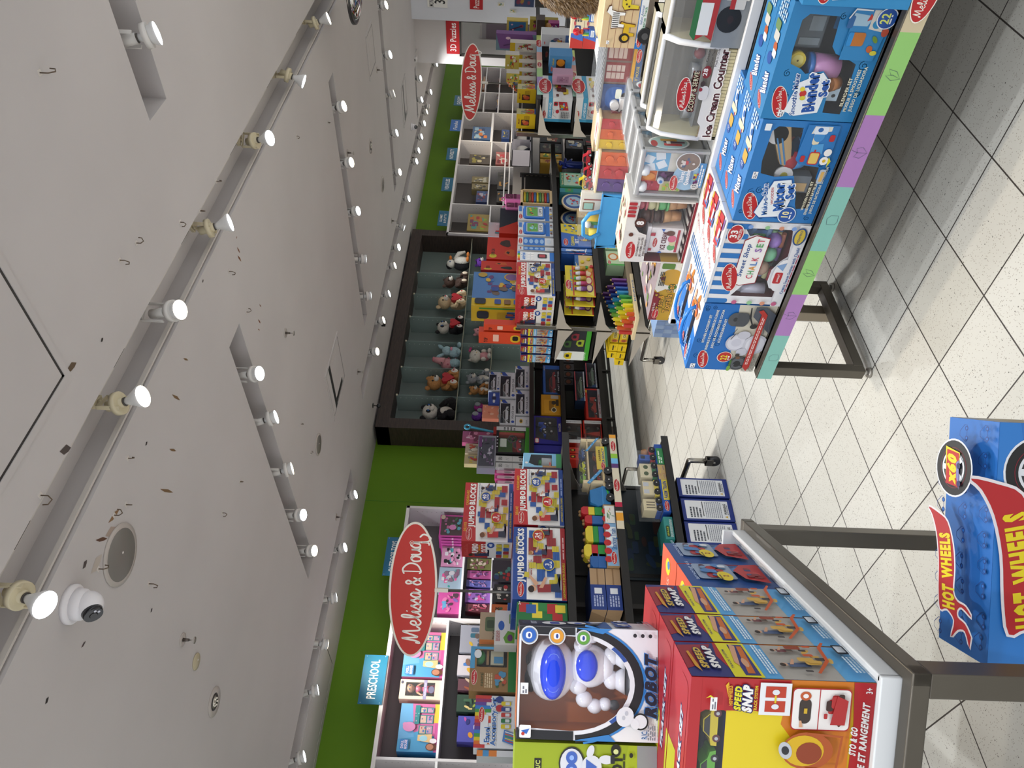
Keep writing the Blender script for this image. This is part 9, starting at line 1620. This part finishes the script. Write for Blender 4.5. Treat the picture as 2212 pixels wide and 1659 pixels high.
def pigplush(px, py, s_, lb):
    q = P(px, py, 1, PY);root = empty('plush_toy',(q.x, PY, SZ+.008), lb, 'plush toy');f_ = Fr((q.x, PY, SZ+.008),(1,0,0),(0,1,0));m = MB(f_);m.ell((0,0,.62*s_),(.32*s_, .2*s_, .3*s_),'p_pink',16);m.tube([(0,-.1*s_, .75*s_),(.05*s_, -.15*s_, 1.05*s_),(.08*s_, -.16*s_, 1.2*s_)],[.22*s_, .14*s_, .13*s_],'p_pink',12);m.ell((.09*s_, -.17*s_, 1.24*s_),(.14*s_, .1*s_, .07*s_),'c4727c',12);m.done('head', root)
    m = MB(f_);m.ell((0,-.02,.25*s_),(.25*s_, .2*s_, .27*s_),'p_blue',14);m.done('body', root)
    for k in (-1,1):
        m = MB(f_);m.ell((k*.1*s_-.02,-.22*s_, .85*s_),(.03*s_, .02*s_, .04*s_),'120e0c',8);m.ell((k*.2*s_, -.18*s_, .55*s_),(.05*s_, .02*s_, .05*s_),'b04a60',8);m.done('eye', root);m = MB(f_);m.tube([(k*.2*s_, 0,.3*s_),(k*.4*s_, -.1*s_, .2*s_)],.03*s_, 'p_pink',8);m.done('arm', root)
pigplush(945,785,.30,'pink pig plush with long snout beside a pale blue plush')
q = P(965,760,1, PY-.06);root = empty('plush_toy',(q.x, PY-.06, SZ+.008),'pale blue long eared plush with pink bow in the third bay','plush toy');f_ = Fr(root.location, (1,0,0),(0,1,0));m = MB(f_);m.ell((0,0,.09),(.09,.07,.09),'p_blue',14);m.ell((0,-.02,.2),(.075,.06,.065),'p_blue',14);m.done('body', root)
for k in (-1,1): m = MB(f_);m.tube([(k*.05,0,.24),(k*.1,0,.3),(k*.12,-.01,.33)],[.02,.03,.012],'p_blue',8);m.done('ear', root);m = MB(f_);m.ell((k*.07,-.08,.03),(.035,.05,.03),'p_blue',10);m.done('leg', root)
m = MB(f_);m.box(-.03,-.075,.12,.03,-.06,.15,'c97a90',.005);m.done('bow', root)
# white seabird plush lying back
q = P(960,567,1, PY);root = empty('plush_toy',(q.x, PY, SZ+.008),'black and white seabird plush with orange beak and feet in the rightmost bay','plush toy');f_ = Fr(root.location, (1,0,0),(0,1,0))
m = MB(f_);m.ell((0,.02,.13),(.12,.1,.14),'p_black',16);m.ell((0,-.05,.13),(.08,.06,.12),'p_white',14);m.done('body', root);m = MB(f_);m.ell((-.03,0,.3),(.075,.07,.07),'p_white',14);m.ell((-.03,.03,.32),(.078,.06,.06),'p_black',12);m.ell((.03,-.07,.31),(.03,.05,.025),('c9742c',.5),10);m.ell((-.05,-.06,.31),(.014,.01,.014),('1c3f70',.2),8);m.done('head', root)
m = MB(f_);m.tube([(.06,-.02,.24),(.14,-.08,.18),(.17,-.1,.08)],[.035,.04,.02],'p_white',10);m.done('wing', root)
for k in (-1,1): m = MB(f_);m.ell((k*.06,-.13,.03),(.035,.05,.025),('c9742c',.6),10);m.done('foot', root)
# lower shelf plush seen between the boxes
z2_ = SZ2+.008
q = P(1035,770,1, PY);root = empty('plush_toy',(q.x, PY, z2_),'white kitten plush in pink dress with pink bow','plush toy');f_ = Fr(root.location, (1,0,0),(0,1,0));m = MB(f_);m.ell((0,0,.22),(.11,.08,.085),'p_white',16)
for k in (-1,1): m.cyl((k*.075,0,.27),(k*.085,0,.32),.03,.004,'p_white',10);m.ell((k*.045,-.075,.22),(.008,.005,.011),'120e0c',8)
m.ell((0,-.08,.2),(.008,.006,.005),'c9a42c',8);m.done('head', root);m = MB(f_);m.ell((0,0,.09),(.075,.06,.085),'p_pink',14)
for k in (-1,1): m.ell((k*.08,-.03,.1),(.03,.03,.04),'p_white',10);m.ell((k*.05,-.07,.02),(.035,.05,.03),'p_white',10)
m.done('dress', root);m = MB(f_);m.ell((.06,-.05,.3),(.03,.015,.02),'b83a70',8);m.ell((.1,-.05,.29),(.03,.015,.02),'b83a70',8);m.done('bow', root)
for i, (px, py, s_, bd, bl, lb) in enumerate(((1035,718,.2,'p_pink','p_white','small pink plush peeking behind the orange red boxes'),(1038,690,.2,'p_brown','p_cream','small brown plush beside the orange red boxes'),(1035,568,.25,'p_purple','p_magenta','purple plush with bow right below the seabird plush'),(1040,820,.24,'p_grey','p_white','shiny grey wrapped plush above the police car boxes'),(1050,845,.2,'p_tan','p_white','orange and white cat plush above the police car boxes'))): plush(px, py, s_, lb, bd, bl, bl, bd, z=SZ2+.008)
for i, (px, py, c) in enumerate(((1035,880,'p_magenta'),(1040,893,'p_purple'),(1050,905,'p_purple'),(1030,900,'p_purple'),(1052,886,'p_magenta'))):
    q = P(px, py, 1, PY-.02*i);m = MB();m.ell(q, (.07,.05,.07), c, 12);m.ell(q+Vector((.01,-.05,.02)),(.035,.02,.04),'p_grey',10);m.done('plush_monster', label=['magenta fuzzy plush, top of the purple heap','purple fuzzy plush second in the heap','purple fuzzy plush lowest in the heap','purple fuzzy plush leftmost in the heap','magenta fuzzy plush behind the police boxes'][i], cat='plush toy', group='heap of purple and magenta plush')
for o in bpy.data.objects:
    if '_b' in o: del o['_b']
